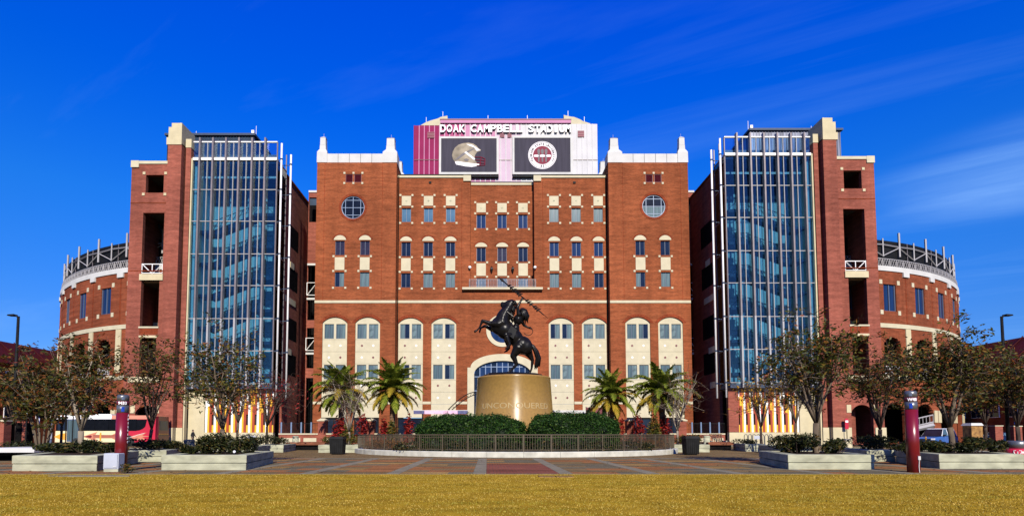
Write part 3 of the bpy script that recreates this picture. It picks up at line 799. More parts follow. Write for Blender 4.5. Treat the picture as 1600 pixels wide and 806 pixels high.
# helmet picture on the left screen (flat print)
q, hx, hz = scr[0]
def flat(name, pts, lay, m, parent, hx=0, hz=0, k=1):
    return MB().slab([(hx + x * k, hz + z * k) for x, z in pts], [], DS - .22 - .012 * lay, DS - .215).build(name, m, parent)
K = 8.1 / 464           # metres per pixel of the enlarged picture
def P(pts, cx=494, cz=369): return [((x - cx) * K, (cz - z) * K) for x, z in pts]
M['gold'] = pmat('pale_gold_print', (0.44, 0.37, 0.27), 0.5, spec=0.05, var=0.25, scale=0.7)
M['print_white'] = pmat('white_print', (0.72, 0.70, 0.70), 0.5, spec=0.05, var=0.03)
M['print_garnet'] = pmat('garnet_print', (0.24, 0.03, 0.06), 0.5, spec=0.05, var=0.05)
M['print_grey'] = pmat('grey_print', (0.20, 0.18, 0.19), 0.5, spec=0.05, var=0.08)
flat('helmet_shell', P([(357, 400), (350, 370), (356, 335), (375, 300), (405, 275), (445, 261), (490, 257), (530, 265), (560, 285), (575, 305), (598, 320), (592, 330), (565, 338), (548, 365), (540, 400), (555, 425), (582, 440), (585, 458), (560, 466), (480, 462), (420, 452), (385, 448), (375, 425)]), 1, M['gold'], q, hx, hz)
flat('helmet_trim', P([(375, 425), (400, 420), (470, 432), (540, 440), (583, 445), (583, 460), (520, 470), (470, 466), (385, 449)]), 2, M['print_white'], q, hx, hz)
flat('helmet_highlight', P([(470, 268), (520, 275), (560, 300), (590, 322), (560, 330), (540, 300), (500, 285)]), 2, M['print_white'], q, hx, hz)
flat('spear_mark', P([(370, 410), (440, 350), (520, 312), (545, 298), (535, 315), (460, 360), (400, 405)]), 3, M['print_grey'], q, hx, hz)
flat('strap', P([(455, 345), (470, 335), (548, 398), (540, 412)]), 4, M['print_white'], q, hx, hz)
flat('ear_hole', P([(452, 405), (470, 395), (495, 405), (485, 420), (465, 420)]), 4, M['print_grey'], q, hx, hz)
for k, pl in enumerate((((545, 385), (600, 385), (632, 400), (630, 455), (560, 460)), ((550, 410), (600, 412), (632, 420)), ((560, 435), (632, 440)), ((600, 386), (590, 460)))):
    g = MB()
    pp = P(pl)
    for (a, b), (c, d) in zip(pp, pp[1:]): g.bar((hx + a, DS - .26, hz + b), (hx + c, DS - .26, hz + d), .10)
    g.build('face_mask_bar', M['print_garnet'], q)
# round emblem on the right screen
q, ex, ez = scr[1]
circ = lambda r, n=40: [(r * cos(2 * pi * i / n), r * sin(2 * pi * i / n)) for i in range(n)]
r0 = 2.13
flat('emblem_disc', circ(r0), 1, M['print_white'], q, ex, ez)
MB().slab([(ex + x, ez + z) for x, z in circ(r0 * .955)], [[(ex + x, ez + z) for x, z in circ(r0 * .925)]], DS - .25, DS - .23).build('emblem_ring', M['print_grey'], q)
flat('emblem_field', circ(r0 * .66), 2, M['print_garnet'], q, ex, ez)
for d in (-.55, 0, .55):
    flat('torch', [(d - .10, -1.05), (d + .10, -1.05), (d + .16, .35), (d - .16, .35)], 3, M['print_grey'], q, ex, ez)
    flat('torch_flame', [(d - .18, .35), (d + .18, .35), (d + .22, .75), (d, 1.0), (d - .22, .75)], 3, M['print_grey'], q, ex, ez)
for a, b in ((-1.25, -.62), (-.35, .35), (.62, 1.25)):
    flat('ribbon', [(a, -.28), (b, -.28), (b + .05, -.05), (b - .1, .05), (a + .1, .05), (a - .05, -.05)], 4, M['print_white'], q, ex, ez)
g = MB()
def ring_text(txt, a0, a1, rad, size, flip=False):
    for i, ch in enumerate(txt):
        if ch == ' ': continue
        t = a0 + (a1 - a0) * i / (len(txt) - 1)
        vs, fs = text_mesh(ch, size, 0.012, 0.008)
        r_ = t - pi / 2 + (pi if flip else 0)
        g.add([(ex + rad * cos(t) + v[0] * cos(r_) - (v[1] - size * .33) * sin(r_), DS - .262 - v[2], ez + rad * sin(t) + v[0] * sin(r_) + (v[1] - size * .33) * cos(r_)) for v in vs], fs)
ring_text('FLORIDA STATE UNIVERSITY', radians(208), radians(-28), r0 * .79, .46)
ring_text('1851', radians(252), radians(288), r0 * .79, .46, True)
g.build('emblem_lettering', M['print_shadow'], q)
# ================================================================= STAIR TOWERS
DT = 68.0
M['tower_glass'] = glass_mat('blue_tinted_curtain_glass', (0.50, 0.67, 0.76), 0.03)
M['parapet_glass'] = glass_mat('clear_parapet_glass', (0.62, 0.78, 0.90), 0.03)
M['inner_wall'] = pmat('pale_green_glazed_back_wall', (0.62, 0.74, 0.72), 0.6, var=0.12, scale=0.5, stretch=(5, 1, 0.2))
M['stair'] = pmat('blue_grey_stair_steel', (0.022, 0.05, 0.11), 0.6, var=0.15)
M['stair_rail'] = pmat('dark_stair_railing', (0.06, 0.075, 0.09), 0.5)
for n, c in (('mural_white', (.78, .76, .72)), ('mural_yellow', (.80, .40, .02)), ('mural_red', (.42, .055, .012)), ('mural_orange', (.70, .20, .02)), ('mural_dark', (.03, .015, .012))):
    M[n] = pmat(n, c, 0.5, var=0.05, scale=1.5)
def tower(s, pxs, label):
    kz = 1.017 if s > 0 else 1.0
    zz = lambda py: az(py, DT) * kz
    u = {k: abs(ax(p, 250, DT)) for k, p in pxs.items()}
    T = thing('stair_tower', label, 'tower', (s * (u['gi'] + u['outer']) / 2, DT, 0))
    bx = lambda mb, a, b, y0, y1, z0, z1: mb.box(s * a, s * b, y0, y1, z0, z1)
    one = lambda a, b, y0, y1, z0, z1, name, m, par=T: bx(MB(), a, b, y0, y1, z0, z1).build(name, m, par)
    # ----- brick frame with openings (outer section)
    po, pi_ = u['po'], u['pi']
    ztop = zz(256.5)
    o1, o2, o3 = [abs(ax(p, 290, DT)) for p in (227.8, 255.6, 0)], [abs(ax(p, 380, DT)) for p in (221.8, 255.6, 0)], None
    def hr(p0, p1, y0, y1):
        a, b = sorted((s * abs(ax(p0, (y0 + y1) / 2, DT)), s * abs(ax(p1, (y0 + y1) / 2, DT))))
        return rect(a, b, zz(y0), zz(y1))
    hol = [hr(227.8, 255.8, 301.2, 273.4), hr(222, 255.4, 429, 332.5), hr(219.5, 248, 510, 438), hr(217.5, 243, 588, 528)]
    a, b = sorted((s * abs(ax(210.5, 660, DT)), s * abs(ax(245, 660, DT))))
    hol.append(seg_arch(a, b, 0.3, zz(645), zz(633)))
    oo = s * u['outer']
    MB().slab(rect(oo, s * (po + .002), 0, ztop), hol, DT, DT + .5).build('wall', M['tbrick'], T)
    h = hol[4]
    for e in (a, b):
        q = -1 if e == a else 1
        MB().box(e + q * .02, e + q * .55, DT - .07, DT + .1, zz(645), zz(633)).build('impost', M['yellow_cream'], T)
    MB().box((a + b) / 2 - .35, (a + b) / 2 + .45, DT + 2, DT + 2.6, .3, zz(633)).build('inner_pier', M['tbrick'], T)
    MB().box(a - .1, a + .02, DT + .2, DT + .3, .3, 2.2).box(b - .02, b + .1, DT + .2, DT + .3, .3, 2.2).build('gate_post', M['black'], T)
    st = MB(); 
    for x in (hol[0][0][0], hol[0][1][0]):
        q = -.22 if x == hol[0][0][0] else .22
        stones(st, [(x + q, zz(301.2) - .2), (x + q, zz(273.4) + .2)], DT, .16)
    st.build('corner_stones', M['yellow_cream'], T, kind='stuff')
    # sills, slabs, railings in the openings
    q = hol[1]; MB().box(q[0][0] - .12, q[1][0] + .12, DT - .15, DT + 1.2, zz(438), zz(428.4)).build('balcony_slab', M['yellow_cream'], T)
    za, zb = zz(427.5), zz(411.8); g = MB(); x0, x1 = q[0][0] + .02, q[1][0] - .02; xm = (x0 + x1) / 2
    for x in (x0 + .04, xm, x1 - .04): g.box(x - .04, x + .04, DT + .05, DT + .13, za, zb)
    g.box(x0, x1, DT + .04, DT + .14, zb - .09, zb).box(x0, x1, DT + .05, DT + .13, za + .05, za + .12)
    g.bar((x0, DT + .09, zb), (xm, DT + .09, za), .08).bar((xm, DT + .09, za), (x1, DT + .09, zb), .08)
    g.build('railing', M['white_metal'], T)
    q = hol[2]; MB().box(q[0][0] - .1, q[1][0] + .1, DT - .1, DT + .6, zz(512.5), zz(510)).build('sill', M['cream'], T)
    MB().box(q[0][0], q[1][0], DT - .03, DT + .03, zz(522), zz(513)).build('brick_grille', M['soldier'], T)
    q = hol[3]; MB().box(q[0][0] - .1, q[1][0] + .1, DT - .1, DT + .1, zz(527.5), zz(524)).build('lintel', M['yellow_cream'], T)
    MB().box(q[0][0] - 1.2, q[1][0] + .6, DT - .12, DT + .3, zz(597), zz(588.5)).build('stone_panel', M['yellow_cream'], T)
    # body behind the openings: floors, ramps, outer and back walls
    one(u['outer'] - .45, u['outer'], DT + .503, DT + 9, 0, ztop, 'side_wall', M['tbrick'])
    bh = [rect(s * (u['outer'] - 4.6), s * (u['outer'] - 3.2), zz(320), zz(285)), rect(s * (u['outer'] - 4.8), s * (u['outer'] - 3.1), zz(400), zz(348)),
          rect(s * (u['outer'] - 4.8), s * (u['outer'] - 3.1), zz(425), zz(409)), rect(s * (u['outer'] - 5), s * (u['outer'] - 2.8), zz(500), zz(452))]
    MB().slab(rect(oo, s * po, zz(325), ztop), bh[:1], DT + 9.01, DT + 9.4, back=True).build('back_wall', M['tbrick'], T)
    for py in (258, 318, 433, 517, 592): one(po + .1, u['outer'] - .46, DT + .51, DT + 9, zz(py + 3), zz(py), 'floor_slab', M['concrete_dark'])
    for i, (p0, p1) in enumerate(((505, 440), (430, 325), (590, 525), (318, 270))):
        x0, x1 = po + .2, u['outer'] - .5
        MB().add([(s * x0, DT + 5, zz(p0)), (s * x1, DT + 5, zz(p1)), (s * x1, DT + 7.5, zz(p1)), (s * x0, DT + 7.5, zz(p0)),
                  (s * x0, DT + 5, zz(p0) - .5), (s * x1, DT + 5, zz(p1) - .5), (s * x1, DT + 7.5, zz(p1) - .5), (s * x0, DT + 7.5, zz(p0) - .5)],
                 [(0, 1, 2, 3), (4, 7, 6, 5), (0, 4, 5, 1), (1, 5, 6, 2), (2, 6, 7, 3), (3, 7, 4, 0)]).build('ramp', M['stair'], T)
    one(po + .05, u['outer'] + .02, DT - .1, DT + .55, ztop, zz(252), 'coping', M['cream'])
    one(u['outer'] - .9, u['outer'] + .06, DT - .13, DT + .58, zz(262), zz(251.6), 'coping_block', M['cream'])
    one(po + .05, u['outer'] - .003, DT + .55, DT + 9.4, ztop - .5, ztop - .02, 'roof', M['concrete_dark'])
    # string course lines and plinth
    for py in (317, 423): one(pi_ + .01, u['outer'] - .01, DT - .04, DT + .02, zz(py + .6), zz(py - .6), 'string_course', M['soldier'])
    one(po + .01, abs(ax(246, 660, DT)), DT - .12, DT + .1, 0, zz(668), 'plinth', M['yellow_cream'])
    one(abs(ax(209, 660, DT)), u['outer'] + .1, DT - .12, DT + .1, 0, zz(668), 'plinth', M['yellow_cream'])
    # ----- main pier and pilaster with stepped cream caps
    one(pi_, po, DT - .9, DT + 2.6, 0, zz(230), 'pier', M['tbrick'])
    one(pi_ - .08, po + .1, DT - 1.0, DT + 2.7, 0, zz(668) + .01, 'plinth', M['yellow_cream'])
    one(pi_ - .0, po + .18, DT - .96, DT + 2.66, zz(232), zz(221), 'pier_cap', M['yellow_cream'])
    one(pi_ + .02, po - .02, DT - .93, DT + 2.62, zz(221) - .01, zz(205), 'pier_cap', M['yellow_cream'])
    one(pi_ + .05, po - .35, DT - .88, DT + 2.2, zz(205) - .01, zz(198.5), 'pier_cap', M['yellow_cream'])
    MB().tube([(s * (pi_ + .7), DT, zz(199)), (s * (pi_ + .7), DT, zz(192))], .025, 5).build('lightning_rod', M['white_metal'], T)
    one(u['qi'], u['qo'], DT - .35, DT + 2, 0, zz(233), 'pilaster', M['tbrick'])
    one(u['qi'] - .06, u['qo'] + .1, DT - .42, DT + 2.05, 0, zz(668), 'plinth', M['yellow_cream'])
    one(u['qi'] - .04, u['qo'] + .04, DT - .4, DT + 2.05, zz(233) - .01, zz(220), 'pier_cap', M['yellow_cream'])
    one(u['qo'], pi_, DT + .25, DT + .6, 0, zz(236), 'recess_wall', M['tbrick'])
    # ----- glass curtain
    gi, go = u['gi'], u['go']
    lev = [zz(p) for p in (599, 548, 497.7, 446.3, 397, 346, 296.8, 249.5)]
    ztp = zz(222.5)
    f0 = abs(ax(314.4, 250, DT)) if s < 0 else abs(ax(1254.6, 243, DT))
    f1 = abs(ax(416, 250, DT)) if s < 0 else abs(ax(1149.5, 243, DT))
    cols = [go] + [f0 + (f1 - f0) * i / 10 for i in range(11)] + [gi]
    for j in range(7):
        for i in range(12):
            a, b = sorted((cols[i], cols[i + 1]))
            one(a + .03, b - .03, DT, DT + .03, lev[j] + .05, lev[j + 1] - .05, 'pane', M['tower_glass'])
    for i in range(12):
        a, b = sorted((cols[i], cols[i + 1]))
        one(a + .03, b - .03, DT, DT + .03, lev[7] + .2, ztp - .06, 'parapet_pane', M['parapet_glass'])
    for i, c in enumerate(cols[1:-1]):
        if i % 2 == 0:
            one(c - .095, c + .095, DT - .5, DT + .02, lev[2] + .003, ztp + .35, 'fin', M['fin'])
            one(c - .1, c + .1, DT - .51, DT + .02, zz(607), lev[2], 'fin', M['grey_alu'])
        else:
            one(c - .032, c + .032, DT - .14, DT + .02, lev[0], ztp, 'mullion', M['grey_alu'])
    for j, z in enumerate(lev[:-1]): one(gi, go, DT - .1, DT + .04, z - .04, z + .04, 'transom', M['grey_alu'])
    one(gi - .02, go, DT - .2, DT + .3, lev[7] - .15, lev[7] + .18, 'transom', M['white_metal'])
    one(gi - .02, go, DT - .12, DT + .1, ztp - .07, ztp + .07, 'transom', M['white_metal'])
    one(gi - .04, gi + .04, DT - .06, DT + .06, lev[0], ztp, 'mullion', M['fin'])
    one(go - .02, u['qi'] - .01 if False else go + .14, DT - .25, DT + .3, 0, lev[7] + .05, 'edge_strip', M['yellow_cream'])
    one(gi + .1, go, DT + .3, DT + .5, lev[7] + .1, lev[7] + .75, 'parapet_wall', M['fin'])
    # glazed inner return and the two tall masts
    sp = [DT + .1, DT + 1.6, DT + 3.2]
    for j in range(7):
        for k in range(2): one(gi, gi + .03, sp[k] + .04, sp[k + 1] - .04, lev[j] + .05, lev[j + 1] - .05, 'side_pane', M['tower_glass'])
    for z in lev: one(gi - .05, gi + .06, DT + .1, DT + 3.2, z - .05, z + .05, 'side_transom', M['fin'])
    for y in sp: one(gi - .06, gi + .07, y - .05, y + .05, lev[0], ztp, 'side_mullion', M['fin'])
    for nm, y, pt, pb in (('m1', DT - .1, 225, 622), ('m2', DT + 1.3, 234, 622)):
        x = s * u[nm]
        mm = MB().tube([(x, y, zz(pb)), (x, y, zz(pt))], .11, 10).build('mast', M['white_metal'], T, smooth=True)
        for z in lev: MB().box(x, s * (gi + .05), y + .2, y + .26, z - .04, z + .04).ball((x, y, z), .16, 8, 6).build('bracket', M['stair'], mm)
        one(u[nm] + .25, u[nm] + .33, y + .6, y + .7, zz(610), zz(pt + 12), 'screen_post', M['stair'])
    # ----- inside: back wall, landings, flights and railings
    yb = DT + 4.6
    one(gi + .2, go - .02, yb, yb + .2, zz(607), zz(300), 'inner_wall', M['inner_wall'])
    one(gi + .2, go - .02, yb, yb + .2, zz(299.8), lev[7] - .2, 'inner_wall', M['navy_metal'])
    one(go - .3, go - .02, DT + .4, yb - .01, zz(607), lev[7] - .2, 'inner_side_wall', M['inner_wall'])
    one(gi + .1, go - .02, DT + .05, yb + .2, lev[7] - .45, lev[7] - .2, 'roof', M['stair'])
    one(gi, go, DT - .02, yb + .2, zz(607), zz(601), 'soffit', M['stair'])
    for z in (zz(272),): one(gi + .4, go - .5, DT + 1.2, DT + 1.3, z, z + .25, 'light_strip', M['white_metal'])
    for k in range(7):
        zl = lev[k] + (lev[k + 1] - lev[k]) * .42 - .4 if k < 6 else None
        if zl is None: break
        one(gi + .5, gi + 2.9, DT + .5, DT + 3.4, zl - .35, zl, 'landing', M['stair'])
        one(go - 2.2, go - .35, DT + 1.0, DT + 3.2, zl - 2.3, zl - 2.0, 'landing', M['stair'])
        def flight(y0, y1, xa, za, xb, zb, t=.75):
            MB().add([(s * xa, y0, za), (s * xb, y0, zb), (s * xb, y1, zb), (s * xa, y1, za), (s * xa, y0, za - t), (s * xb, y0, zb - t), (s * xb, y1, zb - t), (s * xa, y1, za - t)],
                     [(0, 1, 2, 3), (4, 7, 6, 5), (0, 4, 5, 1), (1, 5, 6, 2), (2, 6, 7, 3), (3, 7, 4, 0)]).build('stair_flight', M['stair'], T)
        flight(DT + .9, DT + 2.0, gi + 2.9, zl, go - 2.2, zl - 2.0)
        g = MB()
        xa, xb, n = gi + 2.9, go - 2.2, 7
        for i in range(n):
            x0, x1 = xa + (xb - xa) * i / n, xa + (xb - xa) * (i + 1) / n
            z0, z1 = zl - 2.0 * i / n, zl - 2.0 * (i + 1) / n
            g.bar((s * x0, DT + .9, z0), (s * x0, DT + .9, z0 + 1.1), .06)
            g.bar((s * x0, DT + .9, z0 + 1.1), (s * x1, DT + .9, z1), .05)
        g.bar((s * xa, DT + .9, zl + 1.1), (s * xb, DT + .9, zl - .9), .08).bar((s * xa, DT + .9, zl + .55), (s * xb, DT + .9, zl - 1.45), .04)
        for i in range(4): g.bar((s * (gi + .5 + .8 * i), DT + .55, zl), (s * (gi + .5 + .8 * i), DT + .55, zl + 1.1), .05)
        g.bar((s * (gi + .5), DT + .55, zl + 1.1), (s * xa, DT + .55, zl + 1.1), .07).bar((s * (gi + .5), DT + .55, zl + .55), (s * xa, DT + .55, zl + .55), .04)
        g.bar((s * (gi + .5), DT + .55, zl), (s * (gi + 1.7), DT + .55, zl + 1.1), .04).bar((s * (gi + 1.7), DT + .55, zl + 1.1), (s * xa, DT + .55, zl), .04)
        g.build('stair_railing', M['stair_rail'], T)
    for i in range(5):
        x = gi + .6 + (go - gi - 1.0) * i / 4
        one(x - .1, x + .1, yb - .25, yb - .05, zz(607), lev[7] - .5, 'column', M['inner_wall'])
    # ----- painted slat mural and cream base under the glass
    m0, m1 = (abs(ax(424, 640, DT)), abs(ax(315.5, 640, DT))) if s < 0 else (abs(ax(1158, 640, DT)), abs(ax(1254, 640, DT)))
    zb0, zb1 = zz(675), zz(608)
    ym = DT + .9
    one(m1, go, ym - .25, ym + .4, 0, zz(607), 'base_wall', M['yellow_cream'])
    one(gi, m1 - .003, ym - .25, ym + .4, 0, zb0 - .02, 'base_wall', M['yellow_cream'])
    one(gi, m1, ym + .15, ym + .4, zb0, zz(607), 'mural_backing', M['mural_dark'])
    one(gi - .05, m0 - .03, ym - .3, ym + .1, zb0, zz(607), 'base_pier', M['tbrick'])
    npd = 8; per = (m1 - m0) / npd
    rr = random.Random(5)
    H = zb1 - zb0
    for k in range(npd):
        x = m0 + per * k
        wA, wB, wC, wD = per * .22, per * .29, per * .22, per * .27
        def slat(xa, w, z0, z1, m, d=0):
            one(xa + .015, xa + w - .015, ym - .06 - d, ym + .14, z0 + .004, z1 - .004, 'slat', M[m])
        t = .62 + .25 * rr.random(); t2 = .55 + .3 * rr.random(); t3 = .45 + .2 * rr.random()
        slat(x, wA, zb0, zb0 + H * .17, 'mural_yellow')
        slat(x, wA, zb0 + H * .42, zb0 + H * t, 'mural_red'); slat(x, wA, zb0 + H * t, zb1, 'mural_red' if k % 3 else 'mural_white')
        slat(x + wA, wB, zb0, zb0 + H * t3, 'mural_red', .02); slat(x + wA, wB, zb0 + H * t3, zb0 + H * (t3 + .22), 'mural_yellow', .02); slat(x + wA, wB, zb0 + H * (t3 + .22), zb1, 'mural_red', .02)
        slat(x + wA + wB, wC, zb0, zb0 + H * t2, 'mural_yellow', .01); slat(x + wA + wB, wC, zb0 + H * t2, zb1, 'mural_white' if k % 2 else 'mural_orange', .01)
        slat(x + wA + wB + wC, wD, zb0, zb0 + H * (.62 + .2 * rr.random()), 'mural_white'); slat(x + wA + wB + wC, wD * .5, zb0 + H * .84, zb1, 'mural_yellow'); slat(x + wA + wB + wC + wD * .5, wD * .5, zb0 + H * .84, zb1, 'mural_white')
    # ----- brick body behind, its inner wall with cream sills, and the metal penthouse
    zbd = 33.9 * kz
    sh = [rect(0, 0, 0, 0)]
    one(gi - .02, gi + .4, DT + 3.3, DT + 12, 0, zbd, 'side_wall', M['tbrick'])
    for py, y0, y1 in ((392, 5.2, 6.6), (453, 3.6, 7.4), (538, 4.2, 6.2), (596, 4, 6)):
        MB().box(s * (gi - .1), s * gi, DT + y0, DT + y1, zz(py + 6), zz(py - 4)).build('sill', M['yellow_cream'], T)
    for py in (345, 415, 500, 560):
        MB().box(s * (gi - .03), s * gi, DT + 4.4, DT + 8.2, zz(py + 18), zz(py - 18)).build('side_opening', M['dark'], T)
    MB().box(s * (gi - .14), s * (gi + .5), DT + 3.3, DT + 12.1, zbd, zbd + .25).build('coping', M['soldier'], T)
    one(gi + .41, po, DT + 11.6, DT + 12, 0, zbd, 'back_wall', M['tbrick'])
    one(gi + .41, po, yb + .3, DT + 11.6, zbd - .6, zbd - .2, 'roof', M['concrete_dark'])
    pa, pb = (abs(ax(397, 212, DT + 5.6)), abs(ax(262.5, 212, DT + 5.6))) if s < 0 else (abs(ax(1172.5, 206, DT + 5.6)), abs(ax(1312, 206, DT + 5.6)))
    pm_ = M['navy_metal'] if s < 0 else M['grey_metal']
    zp = az(213, DT + 5.6) * kz
    P_ = one(pa, pb, DT + 5.6, DT + 10.6, zbd - .5, zp, 'penthouse', pm_)
    n = 30
    for i in range(n + 1):
        x = pa + (pb - pa) * i / n
        one(x - .035, x + .035, DT + 5.53, DT + 5.6, zbd - .5, zp - .01, 'seam', pm_, P_)
    one(pa - .25, pb + .3, DT + 5.3, DT + 10.9, zp, zp + .28, 'penthouse_roof', M['stair'], P_)
    MB().box(s * (pa + .15), s * (pa + .5), DT + 5.9, DT + 6.2, zp + .28, zp + 1.0).tube([(s * (pa - .1), DT + 6, zp + .3), (s * (pa - .1), DT + 6, zp + 1.6)], .03, 5).build('antenna', M['white_metal'], P_)
    MB().tube([(s * (pb - 3.5), DT + 6, zp + .3), (s * (pb - 3.5), DT + 6, zp + .9)], .03, 5).build('lightning_rod', M['white_metal'], P_)
    return T
tower(-1, dict(outer=206.5, po=268.5, pi=289.5, qo=292.8, qi=300.5, go=302.5, gi=433, m1=440.3, m2=448.8),
      'blue glass stair tower left of the stadium front, next to the parked bus')
tower(1, dict(outer=1365, po=1300.5, pi=1279.7, qo=1275.8, qi=1268.8, go=1266.2, gi=1132.3, m1=1125, m2=1118.2),
      'blue glass stair tower right of the stadium front, beyond the wooden bench')

# ================================================================= CURVED GRANDSTANDS
def grandstand(s, label, sign):
    RR = 39.0
    C = (36.5 * s if s < 0 else 39.3, 111.0)
    # angle measured from the direction facing the viewer (-Y), growing outward
    pt = lambda a, r: (C[0] + s * r * sin(a), C[1] - r * cos(a))
    G = thing('grandstand', label, 'grandstand', (*pt(.5, RR), 0))
    def hit(px):      # angle where the ray through px meets the outer wall (left-hand pixels)
        u = (px - 762) / 900
        ox = CAMX; 
        # on the left side, mirrored for the right
        cx, cy = -36.5, 111.0
        a_ = u * u + 1; b_ = 2 * (u * (ox - cx) - cy); c_ = (ox - cx) ** 2 + cy * cy - RR * RR
        d = b_ * b_ - 4 * a_ * c_
        y = (-b_ - sqrt(max(d, 0))) / (2 * a_)
        x = ox + u * y
        return atan2(-(x - cx), -(y - cy))
    zc0, zc1, ztop = 22.3, 22.95, 26.3
    def ringseg(mb, a0, a1, r0, r1, z0, z1, n):
        vs, fs = [], []
        for i in range(n + 1):
            a = a0 + (a1 - a0) * i / n
            for r, z in ((r1, z0), (r1, z1), (r0, z1), (r0, z0)): vs.append((*pt(a, r), z))
        for i in range(n):
            for k in range(4): fs.append((i * 4 + k, i * 4 + (k + 1) % 4, i * 4 + 4 + (k + 1) % 4, i * 4 + 4 + k))
        fs += [(0, 1, 2, 3), (n * 4 + 3, n * 4 + 2, n * 4 + 1, n * 4)]
        return mb.add(vs, fs)
    A0, A1 = (0.125 if s < 0 else 0.04), 2.0
    wins = [(hit(186), hit(199), 17.2, 21.0)] if s > 0 else []
    wl = [(149.7, 165.5), (116.2, 125.8), (98.6, 102.6)]
    bay = hit(157.6) - hit(205)
    ang = [hit(157.6), hit(121)]
    stp = ang[1] - ang[0]
    ctr = [ang[0] + stp * k for k in range(-2, 5)]
    wh = (hit(149.7) - hit(165.5)) / 2
    archs = []
    rects = []
    for c in ctr:
        rects.append((c - wh, c + wh, 17.1, 20.6))
    for c in ctr:
        archs.append((c + stp * .02 - wh * 1.35, c + stp * .02 + wh * 1.35, 8.9, 12.6, 13.7))
        archs.append((c - wh * 1.9, c + wh * 1.9, 0.3, 3.6, 5.2))
    edges = set()
    n = int((A1 - A0) / .012)
    for i in range(n + 1): edges.add(A0 + (A1 - A0) * i / n)
    for r in rects: edges.update(r[:2])
    for r in archs: edges.update(r[:2])
    edges = sorted(edges)
    mb = MB(); rv = MB()
    for a, b in zip(edges, edges[1:]):
        if b - a < 1e-5: continue
        m = (a + b) / 2
        cuts = []
        for r in rects:
            if r[0] < m < r[1]: cuts.append((r[2], r[3]))
        for r in archs:
            if r[0] < m < r[1]:
                f = (m - (r[0] + r[1]) / 2) / ((r[1] - r[0]) / 2)
                cuts.append((r[2], r[3] + (r[4] - r[3]) * sqrt(max(0, 1 - f * f))))
        z = 0.0
        for c0, c1 in sorted(cuts) + [(zc0, None)]:
            if c0 > z + 1e-4:
                pa, pb = pt(a, RR), pt(b, RR); qa, qb = pt(a, RR - .6), pt(b, RR - .6)
                mb.add([(*pa, z), (*pb, z), (*pb, c0), (*pa, c0), (*qa, z), (*qb, z), (*qb, c0), (*qa, c0)],
                       [(0, 1, 2, 3), (4, 7, 6, 5), (0, 4, 5, 1), (3, 2, 6, 7), (0, 3, 7, 4), (1, 5, 6, 2)])
            z = c1
    mb.build('wall', M['wbrick'], G)
    # dark hall behind the openings, with floors
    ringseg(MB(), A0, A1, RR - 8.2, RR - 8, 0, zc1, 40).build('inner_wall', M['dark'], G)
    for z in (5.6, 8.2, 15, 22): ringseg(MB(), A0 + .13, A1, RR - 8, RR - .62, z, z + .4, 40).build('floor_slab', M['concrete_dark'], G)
    st = MB()
    for a, b, z0, z1 in rects:
        # dark blue windows
        f = MB()
        aa = [a, (a + b) / 2, b]
        ringseg(f, a, a + .004, RR - .3, RR - .15, z0, z1, 1); ringseg(f, b - .004, b, RR - .3, RR - .15, z0, z1, 1)
        ringseg(f, aa[1] - .002, aa[1] + .002, RR - .3, RR - .15, z0, z1, 1)
        ringseg(f, a + .004, b - .004, RR - .29, RR - .16, z0, z0 + .08, 1); ringseg(f, a + .004, b - .004, RR - .29, RR - .16, z1 - .08, z1, 1)
        f = f.build('window', M['frame'], G)
        for k in range(2): ringseg(MB(), aa[k] + .004, aa[k + 1] - .004, RR - .26, RR - .22, z0 + .08, z1 - .08, 1).build('pane', M['pane_navy'], f)
        for x in (a - .011, b + .011):
            for z in (z0 - .2, z1 + .25): ringseg(st, x - .006, x + .006, RR - .02, RR + .06, z - .28, z + .28, 1)
    st.build('corner_stones', M['cream'], G, kind='stuff')
    for c in ctr:
        d = c + stp / 2
        ringseg(MB(), d - .014, d + .014, RR - .02, RR + .2, zc0 - .6, zc0 - .01, 1).build('coping_block', M['white'], G)
        ringseg(MB(), d - .003, d + .003, RR - .02, RR + .02, 15.5, zc0 - .62, 1).build('expansion_joint', M['soldier'], G)
        d = c + stp * .5
        ringseg(MB(), d - .012, d + .012, RR - .02, RR + .12, 9.2, 14.85, 1).build('stone_strip', M['yellow_cream'], G)
        for e in (-1, 1):
            x = c + e * wh * 2.25
            ringseg(MB(), x - .010, x + .010, RR - .02, RR + .1, 2.8, 4.4, 1).build('impost', M['yellow_cream'], G)
        a, b = c + stp * .02 - wh * 1.3, c + stp * .02 + wh * 1.3
        g = MB(); ringseg(g, a, b, RR - .3, RR - .24, 9.9, 9.98, 3); ringseg(g, a, b, RR - .3, RR - .24, 9.0, 9.08, 3)
        for i in range(9):
            t = a + (b - a) * i / 8; ringseg(g, t - .0012, t + .0012, RR - .29, RR - .25, 9.08, 9.9, 1)
        g.build('opening_railing', M['white_metal'], G)
    ringseg(MB(), A0, A1, RR - .5, RR + .12, zc0, zc1, 60).build('coping', M['white'], G)
    ringseg(MB(), A0, A1, RR - .1, RR + .1, 14.9, 15.45, 60).build('stone_band', M['cream'], G)
    ringseg(MB(), A0, A1, RR - .1, RR + .1, 8.3, 8.85, 60).build('stone_band', M['cream'], G)
    ringseg(MB(), A0, A1, RR - .1, RR + .1, 0, 1.9, 60).build('plinth', M['yellow_cream'], G) if False else None
    # rail with lattice, dark windscreen and white truss above
    g = MB(); ringseg(g, A0, A1, RR - .1, RR - .04, zc1 + .95, zc1 + 1.03, 60)
    rl = g.build('railing', M['grey_alu'], G)
    la = MB(); n = 190
